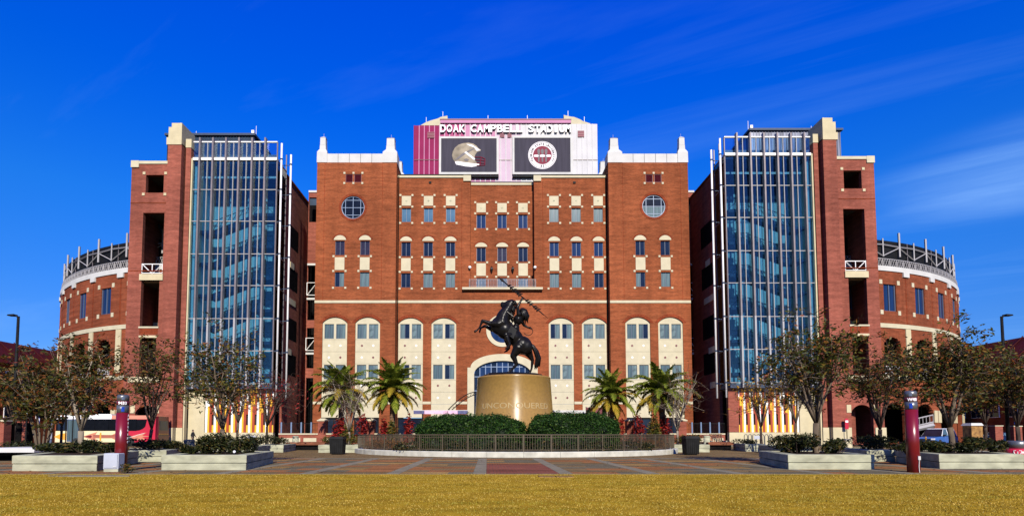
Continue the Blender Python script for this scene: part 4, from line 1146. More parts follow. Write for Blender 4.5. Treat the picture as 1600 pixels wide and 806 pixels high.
    for i in range(n):
        a, b = A0 + (A1 - A0) * i / n, A0 + (A1 - A0) * (i + 1) / n
        p, q = pt(a, RR - .07), pt(b, RR - .07)
        la.bar((*p, zc1), (*q, zc1 + .95), .05); la.bar((*q, zc1), (*p, zc1 + .95), .05)
        if i % 3 == 0: la.bar((*p, zc1), (*p, zc1 + 1), .09)
    la.build('lattice', M['grey_alu'], rl, kind='stuff')
    ringseg(MB(), A0, A1, RR - .62, RR - .55, zc1 - .0 + .01, ztop + .25, 60).build('windscreen', M['black'], G)
    MBr = MB()
    vs, fs = [], []
    nn = 60
    for i in range(nn + 1):
        a = A0 + (A1 - A0) * i / nn
        vs += [(*pt(a, RR - .63), ztop + .2), (*pt(a, RR - 9), ztop - 6)]
    for i in range(nn): fs.append((2 * i, 2 * i + 1, 2 * i + 3, 2 * i + 2))
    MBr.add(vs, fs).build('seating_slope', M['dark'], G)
    posts = [hit(98.9), hit(111.7), hit(139.6), hit(184.5)]
    dp = (posts[0] * 0 + (posts[2] - posts[3]))
    pa = [posts[3] - dp, posts[3], posts[2], posts[2] + dp, posts[2] + 2 * dp, posts[2] + 3 * dp, posts[2] + 4 * dp]
    for i, a in enumerate(pa):
        x, y = pt(a, RR - .32)
        MB().box(x - .1, x + .1, y - .1, y + .1, 24.5, 27.7).build('truss_post', M['grey_alu'], G)
        if i < len(pa) - 1:
            b = pa[i + 1]; m = (a + b) / 2
            xm, ym = pt(m, RR - .32); xb, yb = pt(b, RR - .32)
            MB().box(xm - .07, xm + .07, ym - .07, ym + .07, 24.3, 26.7).build('truss_post', M['grey_alu'], G)
            MB().bar((x, y, 25.8), (xm, ym, 25.9), .13).bar((xm, ym, 25.9), (xb, yb, 25.8), .13).build('truss_chord', M['grey_alu'], G)
            MB().bar((x, y, 25.7), (xm, ym, 24.4), .11).build('truss_brace', M['grey_alu'], G)
            MB().bar((xm, ym, 24.4), (xb, yb, 25.7), .11).build('truss_brace', M['grey_alu'], G)
            x2, y2 = pt(a + dp * .3, RR - .45)
            MB().tube([(x2, y2, zc1), (x2, y2, 26.5)], .05, 5).build('thin_post', M['fin'], G)
    if sign:
        a, b = hit(141.5), hit(161)
        ringseg(MB(), a + .0, b - .0, RR - .75, RR - .7, zc1 + .7, zc1 + 2.1, 4).build('sign_panel', M['pane_navy'], G)
        ringseg(MB(), a + .0, b - .0, RR - .76, RR - .69, zc1 + 2.1, zc1 + 2.45, 4).build('sign_header', M['white'], G)
    return G
grandstand(-1, 'curved red brick grandstand with white truss rim, rising behind the bus', False)
grandstand(1, 'curved red brick grandstand with a blue banner on its rim, behind the blue car', True)

# ================================================================= FAR BUILDINGS AT BOTH SIDES
M['red_roof'] = pmat('dark_red_metal_roof', (0.075, 0.009, 0.007), 0.6, spec=0.1, var=0.15, scale=0.5)
for s in (-1, 1):
    X0 = 70.0
    D_ = thing('academic_building', 'low brick building with dark red roof ' + ('behind the white lamp globes' if s < 0 else 'beyond the sandstone pillar'), 'building', (s * X0, 90, 0))
    MB().box(s * X0, s * (X0 + 16), 62, 150, 0, 11.2).build('wall', M['wbrick'], D_)
    vs = [(s * (X0 - .6), 61, 11.2), (s * (X0 - .6), 151, 11.2), (s * (X0 + 3.5), 61, 14.9), (s * (X0 + 3.5), 151, 14.9), (s * (X0 + 17), 61, 14.9), (s * (X0 + 17), 151, 14.9), (s * (X0 + 17), 61, 11.2), (s * (X0 + 17), 151, 11.2)]
    MB().add(vs, [(0, 1, 3, 2), (2, 3, 5, 4), (4, 5, 7, 6), (0, 2, 4, 6), (1, 7, 5, 3), (0, 6, 7, 1)]).build('roof', M['red_roof'], D_)
    for i in range(30):
        y = 63 + i * 2.9
        MB().add([(s * (X0 - .62), y, 11.25), (s * (X0 - .62), y + .12, 11.25), (s * (X0 + 3.46), y + .12, 14.95), (s * (X0 + 3.46), y, 14.95), (s * (X0 - .62), y, 11.4), (s * (X0 - .62), y + .12, 11.4), (s * (X0 + 3.46), y + .12, 15.08), (s * (X0 + 3.46), y, 15.08)],
                 [(4, 5, 6, 7), (0, 4, 7, 3), (1, 2, 6, 5), (0, 1, 5, 4)]).build('roof_seam', M['red_roof'], D_)
        if i < 29:
            for z0, z1 in ((7.6, 10.2), (3.6, 6.2)):
                w = MB().box(s * (X0 - .08), s * (X0 + .02), y + .5, y + 2.3, z0, z1).build('window', M['white_metal'], D_)
                MB().box(s * (X0 - .12), s * (X0 - .07), y + .6, y + 1.36, z0 + .1, z1 - .1).build('pane', M['pane_dark'], w)
                MB().box(s * (X0 - .12), s * (X0 - .07), y + 1.44, y + 2.2, z0 + .1, z1 - .1).build('pane', M['pane_dark'], w)
# ================================================================= GROUND, LAWN, PLAZA
M['asphalt'] = pmat('worn_asphalt', (0.055, 0.052, 0.045), 0.9, spec=0.1, var=0.2, scale=0.6, bump=0.3)
M['turf'] = pmat('dormant_golden_turf', (0.50, 0.31, 0.028), 0.95, spec=0.0, var=0.2, scale=1.5, bump=0.6, c2=(0.28, 0.165, 0.015))
def paver_mat(name, c1, c2):
    c1, c2 = kc(c1), kc(c2)
    m = bpy.data.materials.new(name); m.use_nodes = True
    t = m.node_tree; b = t.nodes['Principled BSDF']; b.inputs['Roughness'].default_value = 0.85; b.inputs['Specular IOR Level'].default_value = 0.03
    g = t.nodes.new('ShaderNodeNewGeometry')
    br = t.nodes.new('ShaderNodeTexBrick'); br.inputs['Scale'].default_value = 1; br.inputs['Brick Width'].default_value = 0.22; br.inputs['Row Height'].default_value = 0.11
    br.inputs['Mortar Size'].default_value = 0.008
    br.inputs['Color1'].default_value = (*c1, 1); br.inputs['Color2'].default_value = (*c2, 1); br.inputs['Mortar'].default_value = (0.05, 0.045, 0.04, 1)
    t.links.new(g.outputs['Position'], br.inputs['Vector'])
    n = t.nodes.new('ShaderNodeTexNoise'); n.inputs['Scale'].default_value = 0.7; n.inputs['Detail'].default_value = 6
    mp = t.nodes.new('ShaderNodeMapping'); mp.inputs['Scale'].default_value = (0.5, 1.4, 1); t.links.new(g.outputs['Position'], mp.inputs[0]); t.links.new(mp.outputs[0], n.inputs['Vector'])
    mr = t.nodes.new('ShaderNodeMapRange'); mr.inputs[1].default_value = .3; mr.inputs[2].default_value = .7; mr.inputs[3].default_value = .7; mr.inputs[4].default_value = 1.25
    t.links.new(n.outputs['Fac'], mr.inputs[0])
    mu = t.nodes.new('ShaderNodeVectorMath'); mu.operation = 'SCALE'; t.links.new(br.outputs['Color'], mu.inputs[0]); t.links.new(mr.outputs[0], mu.inputs['Scale'])
    t.links.new(mu.outputs[0], b.inputs['Base Color'])
    return m
M['plaza'] = paver_mat('brown_brick_pavers', (0.284, 0.182, 0.074), (0.216, 0.142, 0.061))
M['pav_red'] = paver_mat('red_brown_pavers', (0.432, 0.176, 0.057), (0.338, 0.142, 0.049))
M['pav_garnet'] = paver_mat('garnet_pavers', (0.311, 0.101, 0.061), (0.243, 0.074, 0.049))
M['pav_grey'] = paver_mat('grey_brown_pavers', (0.203, 0.169, 0.101), (0.162, 0.135, 0.081))
M['pav_tan'] = paver_mat('tan_pavers', (0.459, 0.270, 0.081), (0.365, 0.209, 0.068))
M['band'] = pmat('pale_paving_band', (0.27, 0.235, 0.165), 0.85, spec=0.03, var=0.12, scale=1.5)
YL = 18.15
structure(MB().box(-900, 900, -60, 1500, -0.6, -0.05).build('ground', M['asphalt']))
LAWN = structure(MB().box(-70, 70, -30, YL - .12, -0.045, 0.012).build('lawn', M['turf']))
KERB = structure(MB().box(-70, 70, YL - .118, YL, -0.045, 0.02).build('lawn_edging', M['band']))
PL = structure(MB().box(-52, 52, YL + .002, 61.0, -0.045, 0.0).build('plaza', M['plaza']))
structure(MB().box(-90, -26, 61.002, 70, -0.045, -0.03).build('road', M['asphalt']))
structure(MB().box(26, 90, 61.002, 70, -0.045, -0.03).build('road', M['asphalt']))
structure(MB().box(-26, 26, 61.002, 79, -0.045, 0.03).build('pavement', M['band']))
# paving panels divided by pale bands
cols_ = [-0.83 + 2.76 * (i + .5) for i in range(-12, 12)]
rows_ = [YL + .05 + 3.05 * i for i in range(5)]
pk = [['pav_red', 'pav_grey', 'pav_tan'], ['pav_grey', 'pav_red', 'pav_grey'], ['pav_tan', 'plaza', 'pav_red']]
rr = random.Random(3)
for i, x in enumerate(cols_):
    for j in range(4):
        y0, y1 = rows_[j], rows_[j + 1]
        MB().box(x - .21, x + .21, y0, y1 - .012, 0.0, 0.006).build('paving_band', M['band'], PL)
        if j < 4 and i < len(cols_) - 1:
            xa, xb = x + .215, cols_[i + 1] - .215
            if j == 3:
                MB().box(xa, xb, y1 - .42, y1 - .012, 0, 0.006).build('paving_band', M['band'], PL); ye = y1 - .43
            else: ye = y1 - .012
            n = 3
            for k in range(n):
                c = y0 + (ye - y0) * k / n
                m = 'pav_garnet' if (abs((xa + xb) / 2 + .83) < .3 and j < 2) else (pk[(i * 2 + j) % 3][k] if rr.random() < .8 else 'plaza')
                xs_ = xa + (xb - xa) * rr.choice((.35, .5, .65, 1.0)); m2 = rr.choice(['pav_red', 'pav_grey', 'plaza', 'pav_grey', 'pav_red'])
                if m == 'pav_garnet' or xs_ > xb - .1: xs_ = xb
                MB().box(xa, xs_, c, c + (ye - y0) / n - .012, 0, 0.005 + .001 * rr.random()).build('paving_panel', M[m], PL)
                if xs_ < xb: MB().box(xs_ + .008, xb, c, c + (ye - y0) / n - .012, 0, 0.005 + .001 * rr.random()).build('paving_panel', M[m2], PL)
for x0, x1, y0, y1 in ((ax(842, 746, 16.8), ax(868, 746, 16.8), 16.6, 17.15), (ax(869, 746, 16.8), ax(897, 746, 16.8), 16.6, 17.15)):
    structure(MB().box(x0, x1 - .02, y0, y1, 0, 0.03).build('stone_slab', M['pav_tan'])) if False else MB().box(x0, x1 - .02, y0, y1, 0.0, 0.035).build('stone_slab', M['pav_tan'], LAWN)
# a worn patch of bare straw
pts = [(ax(150, 743, 17.4) + 1.15 * cos(2 * pi * i / 14) * (1 + .15 * sin(3 * i)), 17.2 + .28 * sin(2 * pi * i / 14)) for i in range(14)]
MB().prism_z(pts, 0.0, 0.03).build('bare_patch', M['band'], LAWN)
# grass blades over the visible lawn
g_ = np.random.default_rng(4)
n = 190000
Y = 6.5 + (YL - .1 - 6.5) * g_.random(n) ** 0.8 + .06 * np.sin(np.arange(n))
X = CAMX + (g_.random(n) * 2 - 1) * (Y * 1.0 + 1.5)
clump = np.sin(X * 5.1 + np.sin(Y * 3.7) * 2) * np.sin(Y * 6.3 + np.sin(X * 2.9) * 2)
h = (0.012 + 0.016 * g_.random(n)) * (1 + .35 * clump); a = g_.random(n) * 2 * pi; w = 0.006 + .006 * g_.random(n)
lean = (g_.random((n, 2)) - .5) * 0.05
dx_, dy_ = np.cos(a) * w, np.sin(a) * w
z0 = np.full(n, 0.008)
v = np.stack([np.stack([X - dx_, Y - dy_, z0], 1), np.stack([X + dx_, Y + dy_, z0], 1), np.stack([X + lean[:, 0], Y + lean[:, 1], z0 + h], 1)], 1).reshape(-1, 3)
M['grass'] = leaf_mat('dry_golden_grass', spec=0.0, rough=0.9, trans=0.1, stops=[(0, (0.27, 0.175, 0.018)), (.3, (0.42, 0.275, 0.036)), (.7, (0.56, 0.385, 0.075)), (.93, (0.66, 0.49, 0.14)), (1, (0.20, 0.19, 0.03))])
t_ = M['grass'].node_tree; b_ = t_.nodes['Principled BSDF']; rp_ = [q for q in t_.nodes if q.bl_idname == 'ShaderNodeValToRGB'][0]
ge = t_.nodes.new('ShaderNodeNewGeometry'); n_ = t_.nodes.new('ShaderNodeTexNoise'); n_.inputs['Scale'].default_value = 0.55; n_.inputs['Detail'].default_value = 5
mp_ = t_.nodes.new('ShaderNodeMapping'); mp_.inputs['Scale'].default_value = (0.6, 3.4, 1); t_.links.new(ge.outputs['Position'], mp_.inputs[0]); t_.links.new(mp_.outputs[0], n_.inputs['Vector'])
r2 = t_.nodes.new('ShaderNodeValToRGB'); r2.color_ramp.elements[0].position = .35; r2.color_ramp.elements[0].color = (0.72, 0.86, 0.7, 1); r2.color_ramp.elements[1].position = .62; r2.color_ramp.elements[1].color = (1.12, 1.08, 1.1, 1)
t_.links.new(n_.outputs['Fac'], r2.inputs[0])
mu_ = t_.nodes.new('ShaderNodeMix'); mu_.data_type = 'RGBA'; mu_.blend_type = 'MULTIPLY'; mu_.inputs[0].default_value = 1
t_.links.new(rp_.outputs[0], mu_.inputs[6]); t_.links.new(r2.outputs[0], mu_.inputs[7]); t_.links.new(mu_.outputs[2], b_.inputs['Base Color'])
go = fast_mesh('lawn_grass', v, n, 3, M['grass'], base=(0, 12, 0), kind='stuff')
go['label'] = 'short golden dormant grass covering the front lawn'
# a green tuft at the foot of the left call pillar
# ================================================================= LEAF AND TREE BUILDERS
def leaf_cards(rng, centers, size, squash=0.6, droop=0.0):
    """one diamond leaf per row of centers"""
    n = len(centers)
    d = rng.normal(size=(n, 3)); d /= np.linalg.norm(d, axis=1)[:, None]
    d[:, 2] = d[:, 2] * .6 - droop
    d /= np.linalg.norm(d, axis=1)[:, None]
    r = rng.normal(size=(n, 3)); r -= (r * d).sum(1)[:, None] * d; r /= np.linalg.norm(r, axis=1)[:, None]
    s = (size * (0.6 + .8 * rng.random(n)))[:, None]
    return np.stack([centers - d * s, centers + r * s * squash * .5, centers + d * s, centers - r * s * squash * .5], 1).reshape(-1, 3)
GREEN = (0.035, 0.058, 0.012)
leafset = {
 'autumn': [(0, (0.020, 0.024, 0.008)), (.35, (0.06, 0.072, 0.012)), (.62, (0.12, 0.10, 0.018)), (.86, (0.24, 0.10, 0.022)), (1, (0.28, 0.06, 0.02))],
 'olive': [(0, (0.016, 0.024, 0.006)), (.4, (0.06, 0.072, 0.012)), (.72, (0.15, 0.14, 0.022)), (.9, (0.26, 0.12, 0.022)), (1, (0.30, 0.07, 0.02))],
 'russet': [(0, (0.045, 0.024, 0.011)), (.4, (0.16, 0.05, 0.015)), (.75, (0.24, 0.09, 0.02)), (1, (0.08, 0.075, 0.016))],
 'yellow': [(0, (0.12, 0.08, 0.008)), (.4, (0.42, 0.22, 0.012)), (.8, (0.56, 0.30, 0.015)), (1, (0.16, 0.15, 0.02))],
 'crimson': [(0, (0.05, 0.006, 0.006)), (.5, (0.26, 0.014, 0.014)), (1, (0.42, 0.035, 0.02))],
 'hedge': [(0, (0.006, 0.020, 0.004)), (.5, (0.022, 0.062, 0.010)), (.85, (0.05, 0.12, 0.018)), (1, (0.11, 0.17, 0.03))],
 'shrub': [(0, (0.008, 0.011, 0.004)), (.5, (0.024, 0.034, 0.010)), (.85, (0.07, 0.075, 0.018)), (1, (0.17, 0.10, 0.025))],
}
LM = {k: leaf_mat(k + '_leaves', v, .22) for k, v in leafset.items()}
M['twig'] = pmat('thin_brown_twigs', (0.085, 0.055, 0.04), 0.9, var=.2, spec=0.02)
def tree(label, px, Y, z0, py_top, half_px, leaves, nleaf, bark, seed, trunk_r=.12, fork=1.3, limbs=5, size=.10, group='trees on the plaza', multi=False, base_px=None, name='crape_myrtle', up=1.0, spread=.13, off=0):
    rng = np.random.default_rng(seed); rd = random.Random(seed)
    trunk_r *= .72; fork *= .8; limbs += 2; half_px *= 1.1; py_top -= 7
    x = ax(base_px or px, 690, Y); xc = ax(px, 690, Y)
    ztop = az(py_top, Y); rad = half_px * Y / 900
    T = thing(name, label, 'tree', (x, Y, z0), group)
    zf = z0 + fork
    rz = (ztop - zf) * .56; zc = ztop - rz
    mb = MB(); tw = MB(); tips = []
    def wob(p, q, n, k):
        p, q = Vector(p), Vector(q)
        return [p.lerp(q, i / n) + Vector((rd.uniform(-k, k), rd.uniform(-k, k), rd.uniform(-k, k) * .5)) * (1 if 0 < i < n else 0) for i in range(n + 1)]
    f0 = Vector((x + (rd.random() - .5) * .15, Y, zf))
    if not multi:
        mb.tube(wob((x, Y, z0 - .1), f0, 3, .03) , [trunk_r * 1.25, trunk_r * 1.02, trunk_r * .95, trunk_r], 8)
    def target():
        while True:
            p = np.array([rd.uniform(-1, 1), rd.uniform(-1, 1), rd.uniform(-1, 1)])
            q = (p ** 2).sum()
            if .25 < q < 1: break
        return Vector((xc + p[0] * rad, Y + p[1] * rad, zc + p[2] * rz))
    for i in range(limbs):
        a = 2 * pi * (i + rd.uniform(-.3, .3)) / limbs
        b = Vector((x, Y, z0)) + Vector((cos(a) * .12, sin(a) * .12, 0)) if multi else f0
        e = Vector((xc + cos(a) * rad * rd.uniform(.25, .55), Y + sin(a) * rad * rd.uniform(.25, .55), zc + rz * rd.uniform(-.1, .55)))
        lp = wob(b, b.lerp(e, .5) + Vector((0, 0, .12 * rad)), 2, .06)[:-1] + wob(b.lerp(e, .5) + Vector((0, 0, .12 * rad)), e, 3, .08)
        r0 = trunk_r * (.56 if not multi else .8)
        rs = [r0 * (1 - .72 * k / (len(lp) - 1)) for k in range(len(lp))]
        mb.tube(lp, rs, 6)
        for j in range(6):
            k = rd.randint(2, len(lp) - 1)
            s = lp[k]
            t = target()
            if (t - s).length > rad * 1.25: t = s.lerp(t, .6)
            t.z = max(t.z, s.z - .25 * rz)
            sp = wob(s, t, 3, .09)
            mb.tube(sp, [rs[k] * .55, rs[k] * .42, rs[k] * .3, .008], 5)
            for q in range(5):
                c = sp[rd.randint(1, 3)]
                d = Vector((rd.uniform(-1, 1), rd.uniform(-1, 1), rd.uniform(-.3, 1) * up)).normalized() * rd.uniform(.2, .42) * rad
                tp = wob(c, c + d, 2, .05)
                tw.tube(tp, [.014, .009, .004], 3, cap=False)
                tips += tp[1:] + [c + d * .8, c + d * .5]
            tips += sp[2:]
    tw.build('twigs', M['twig'], T, kind='stuff')
    mb.build('trunk', bark, T, smooth=True)
    tips = np.array([tuple(t) for t in tips])
    nleaf = int(nleaf * (1.3 if nleaf > 1000 else 1))
    if nleaf:
        w = rng.random(len(tips)) ** 1.5; w /= w.sum()
        idx = rng.choice(len(tips), nleaf, p=w)
        c = tips[idx] + rng.normal(size=(nleaf, 3)) * spread * np.array([1, 1, .8])
        fast_mesh('crown', leaf_cards(rng, c, size * .9, .75), nleaf, 4, leaves, T)
    return T
def shrub(label, px, py_top, half, Y, z0, leaves, n, seed, group=None, name='shrub', size=.07, depth=1.0, cat='shrub'):
    rng = np.random.default_rng(seed)
    x = ax(px, 690, Y); rx = half * Y / 900; h = max(.3, az(py_top, Y) - z0) * 1.15
    T = thing(name, label, cat, (x, Y, z0), group)
    ry = rx * depth if depth <= 1 else depth
    mb = MB()
    for i in range(9):
        a = 2 * pi * i / 9; e = (x + cos(a) * rx * .6, Y + sin(a) * ry * .6, z0 + h * (.55 + .25 * sin(i * 2.1)))
        mb.tube([(x + cos(a) * rx * .15, Y + sin(a) * ry * .15, z0 - .05), e], [.025, .008], 4)
    mb.build('stems', M['bark'], T, kind='stuff')
    # lumpy volume: a handful of overlapping leaf clumps
    k = 9
    cc = np.stack([rng.uniform(-.62, .62, k) * rx, rng.uniform(-.62, .62, k) * ry, rng.uniform(.3, .68, k) * h], 1); cc[0] = (0, 0, h * .62)
    idx = rng.integers(0, k, n)
    d = rng.normal(size=(n, 3)); d /= np.linalg.norm(d, axis=1)[:, None]; d *= (rng.random(n) ** .25)[:, None]
    c = cc[idx] + d * np.array([rx * .42, ry * .42, h * .36]); c[:, 2] = np.clip(c[:, 2], .03, None)
    fast_mesh('foliage', leaf_cards(rng, c + np.array([x, Y, z0]), size, .75), n, 4, leaves, T)
    return T
# ================================================================= PLANTERS
def planter(label, q, h=.53, group='concrete planters'):
    """q: front-left, front-right, back-right, back-left corners on the ground"""
    c = (sum(p[0] for p in q) / 4, sum(p[1] for p in q) / 4)
    T = thing('planter', label, 'planter', (*c, 0), group)
    def inset(d):
        out = []
        n = 4
        for i in range(n):
            p0, p1, p2 = Vector(q[i - 1]), Vector(q[i]), Vector(q[(i + 1) % n])
            e1, e2 = (p1 - p0).normalized(), (p2 - p1).normalized()
            n1, n2 = Vector((-e1.y, e1.x)), Vector((-e2.y, e2.x))
            b = n1 + n2
            out.append(tuple(p1 + b * (d / (1 + n1.dot(n2)))))
        return out
    zj = h * .47
    for z0, z1, o in ((0, zj - .012, .015), (zj + .012, h, 0)):
        a, b, bt = inset(o), inset(.42), inset(o + .018)
        for i in range(4):
            j = (i + 1) % 4
            g = .006
            def L_(p, r, t): return (p[0] + (r[0] - p[0]) * t, p[1] + (r[1] - p[1]) * t)
            t = g / (Vector(a[j]) - Vector(a[i])).length
            A, Bq, C_, D_ = L_(a[i], a[j], t), L_(a[j], a[i], t), L_(b[j], b[i], t), L_(b[i], b[j], t)
            At, Bt = L_(bt[i], bt[j], t), L_(bt[j], bt[i], t)
            mb = MB().frustum([A, Bq, C_, D_], z0, [A, Bq, C_, D_], z1 - .018, cap=False).frustum([A, Bq, C_, D_], z1 - .018, [At, Bt, C_, D_], z1, cap=False)
            mb.poly([(*At, z1), (*Bt, z1), (*C_, z1), (*D_, z1)])
            mb.build('wall_block' if z0 == 0 else 'coping_block', M['concrete'], T)
    MB().prism_z(inset(.05), 0.0, h - .06).build('core', M['concrete_dark'], T)
    MB().prism_z(inset(.425), h - .055, h - .02).build('soil', M['soil'], T)
    return T
def gx(px, Y): return (px - 762) / 900 * Y + CAMX
planter('long concrete planter behind the red call pillar with a grey box at its foot', [(gx(22, 19.7), 19.7), (gx(155, 19.7), 19.7), (gx(219, 25.4), 25.4), (gx(100, 25.4), 25.4)])
planter('concrete planter with a low white lamp among its shrubs, nearest left of the ring', [(gx(254, 20.2), 20.2), (gx(387, 20.2), 20.2), (gx(429, 25.2), 25.2), (gx(318, 25.2), 25.2)])
planter('concrete planter behind the red call pillar, nearest to the bus rear', [(gx(160, 26.3), 26.3), (gx(262, 26.3), 26.3), (gx(292, 30.5), 30.5), (gx(205, 30.5), 30.5)])
planter('small concrete planter showing a shaded side, left of the tree with red leaves', [(gx(330, 33.0), 33.0), (gx(395, 33.0), 33.0), (gx(424, 39), 39), (gx(360, 39), 39)])
planter('low concrete planter below the tree with dark red leaves', [(gx(408, 40), 40), (gx(444, 40), 40), (gx(463, 45), 45), (gx(428, 45), 45)])
planter('pale concrete planter behind the black bin left of the ring', [(gx(498, 39.5), 39.5), (gx(560, 39.5), 39.5), (gx(572, 43), 43), (gx(514, 43), 43)])
planter('pale concrete planter behind the black bin right of the ring', [(gx(1046, 40.5), 40.5), (gx(1108, 40.5), 40.5), (gx(1092, 44), 44), (gx(1036, 44), 44)])
planter('low concrete planter in front of the right bike rack', [(gx(1163, 42), 42), (gx(1196, 42), 42), (gx(1180, 47), 47), (gx(1144, 47), 47)])
planter('small concrete planter showing a black shaded side, left of the tallest right tree', [(gx(1219, 35.0), 35.0), (gx(1275, 35.0), 35.0), (gx(1240, 40), 40), (gx(1184, 40), 40)])
planter('concrete planter with the tallest plaza tree, nearest right of the ring', [(gx(1229, 20.6), 20.6), (gx(1364, 20.6), 20.6), (gx(1290, 25.5), 25.5), (gx(1184, 25.5), 25.5)])
planter('stained concrete planter left of the right call pillar, set back', [(gx(1351, 26.4), 26.4), (gx(1397, 26.4), 26.4), (gx(1352, 31.5), 31.5), (gx(1300, 31.5), 31.5)])
planter('long concrete planter right of the call pillar beside the red and white barrel', [(gx(1464, 21.0), 21.0), (gx(1597, 21.0), 21.0), (gx(1520, 26.3), 26.3), (gx(1396, 26.3), 26.3)])
# flat white slab bench at the far left
sb_ = thing('slab_bench', 'low white slab bench on dark legs at the far left', 'bench', (gx(5, 27), 28, 0))
MB().bevbox(gx(-40, 26.5), gx(56, 26.5), 26.5, 29.5, .42, .62).build('seat', M['white'], sb_)
for px in (-20, 35): MB().box(gx(px, 27.5) - .2, gx(px, 27.5) + .2, 27.2, 28.9, 0, .42).build('leg', M['dark'], sb_)

# ================================================================= TREES AND SHRUBS
SG = 'shrubs in the planters'
def sh(label, *a, **k): return shrub(label, *a, group=SG, **k)
S1 = LM['shrub']
z_ = .48
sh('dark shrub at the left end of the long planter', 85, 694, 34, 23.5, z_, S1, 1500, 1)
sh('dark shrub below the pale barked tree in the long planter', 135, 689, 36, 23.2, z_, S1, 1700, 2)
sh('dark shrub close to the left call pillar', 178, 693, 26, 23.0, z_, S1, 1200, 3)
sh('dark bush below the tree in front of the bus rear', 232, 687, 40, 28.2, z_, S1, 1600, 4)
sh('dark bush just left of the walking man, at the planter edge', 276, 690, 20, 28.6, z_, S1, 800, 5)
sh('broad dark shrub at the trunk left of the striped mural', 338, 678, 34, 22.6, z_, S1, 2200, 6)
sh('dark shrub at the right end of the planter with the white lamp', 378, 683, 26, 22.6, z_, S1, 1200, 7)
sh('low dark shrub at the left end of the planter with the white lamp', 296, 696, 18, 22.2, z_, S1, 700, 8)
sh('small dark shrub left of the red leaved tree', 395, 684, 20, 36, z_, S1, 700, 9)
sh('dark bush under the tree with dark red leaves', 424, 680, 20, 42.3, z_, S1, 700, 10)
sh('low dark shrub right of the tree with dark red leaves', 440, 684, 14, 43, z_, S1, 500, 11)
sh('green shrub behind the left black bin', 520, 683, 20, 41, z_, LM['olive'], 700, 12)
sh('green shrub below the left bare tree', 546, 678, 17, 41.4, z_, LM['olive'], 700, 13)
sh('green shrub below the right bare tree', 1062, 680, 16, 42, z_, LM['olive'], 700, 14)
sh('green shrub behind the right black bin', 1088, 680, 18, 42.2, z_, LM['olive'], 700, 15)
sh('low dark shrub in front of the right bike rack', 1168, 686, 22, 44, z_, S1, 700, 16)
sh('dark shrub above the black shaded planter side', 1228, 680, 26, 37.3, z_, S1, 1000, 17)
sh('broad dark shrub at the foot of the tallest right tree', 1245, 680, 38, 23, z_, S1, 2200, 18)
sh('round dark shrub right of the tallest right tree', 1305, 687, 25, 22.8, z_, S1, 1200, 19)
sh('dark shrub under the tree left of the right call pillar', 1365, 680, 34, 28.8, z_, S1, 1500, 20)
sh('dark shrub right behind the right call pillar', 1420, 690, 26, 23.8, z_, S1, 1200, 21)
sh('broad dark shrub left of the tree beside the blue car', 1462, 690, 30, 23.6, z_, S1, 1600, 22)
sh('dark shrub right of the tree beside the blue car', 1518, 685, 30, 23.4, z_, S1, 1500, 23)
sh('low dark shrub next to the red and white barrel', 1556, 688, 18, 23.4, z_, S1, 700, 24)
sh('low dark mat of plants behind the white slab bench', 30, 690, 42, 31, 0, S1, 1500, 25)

AU, OL, RU = LM['autumn'], LM['olive'], LM['russet']
tree('dark leafed multi stemmed tree at the far left by the lamp globes', 66, 31, 0, 545, 66, AU, 3024, M['bark_mid'], 101, .10, 1.4, 6, .13, multi=True, base_px=66)
tree('pale barked spreading tree in front of the bus', 128, 23.2, .45, 516, 66, AU, 2592, M['bark_pale'], 102, .15, 1.15, 6, .095)
tree('slim dark trunked tree standing before the bus rear', 234, 28.3, .45, 522, 58, AU, 1872, M['bark'], 103, .11, 1.3, 6, .10)
tree('broad leafy tree left of the striped mural', 336, 22.8, .45, 505, 68, OL, 2376, M['bark_mid'], 104, .13, 1.25, 6, .09, base_px=345)
tree('slim tree with yellow leaves before the left mural', 370, 36, .45, 590, 46, LM['yellow'], 420, M['bark_mid'], 105, .12, 1.9, 6, .10)
tree('nearly bare tree with dark red leaves at the left tower edge', 426, 42.5, .45, 580, 52, LM['crimson'], 520, M['bark'], 106, .13, 1.7, 7, .10, base_px=416)
tree('bare pale tree between the two left palms', 546, 41.5, .45, 580, 46, RU, 120, M['bark_pale'], 107, .11, 1.2, 7, .08, up=1.3)
tree('bare pale tree before the right outer palm', 1066, 42, .45, 575, 46, RU, 160, M['bark_pale'], 108, .11, 1.3, 7, .08, base_px=1060, up=1.3)
tree('dark trunked tree with yellow leaves before the right mural', 1190, 44.5, .45, 576, 48, LM['yellow'], 520, M['bark'], 109, .14, 1.6, 7, .11)
tree('slim tree with yellow leaves at the right end of the mural', 1243, 37.5, .45, 570, 44, LM['yellow'], 420, M['bark_mid'], 110, .12, 1.9, 6, .10)
tree('tallest right hand tree, full and olive green, on a leaning trunk', 1268, 23, .45, 498, 80, OL, 3744, M['bark_mid'], 111, .15, 1.55, 7, .095, base_px=1274)
tree('dark trunked tree left of the right call pillar', 1376, 28.8, .45, 528, 64, AU, 2448, M['bark'], 112, .13, 1.3, 7, .10)
tree('full leafy tree beside the blue car on the right', 1482, 23.4, .45, 494, 84, OL, 4032, M['bark_mid'], 113, .15, 1.35, 7, .095, base_px=1488)
tree('dark dense tree at the far right edge behind the barrel', 1592, 38, 0, 540, 66, AU, 3024, M['bark'], 114, .16, 2.2, 7, .14)
tree('dark tree shading the sandstone pillar on the right', 1540, 48, 0, 566, 50, AU, 2736, M['bark'], 115, .17, 2.6, 7, .16)
tree('dark tree before the red roofed building on the left', 20, 46, 0, 560, 60, AU, 2736, M['bark'], 116, .17, 2.4, 7, .16)
tree('shadowy tree just left of the bus front', 96, 52, 0, 585, 44, RU, 1728, M['bark'], 117, .15, 2.4, 6, .15)

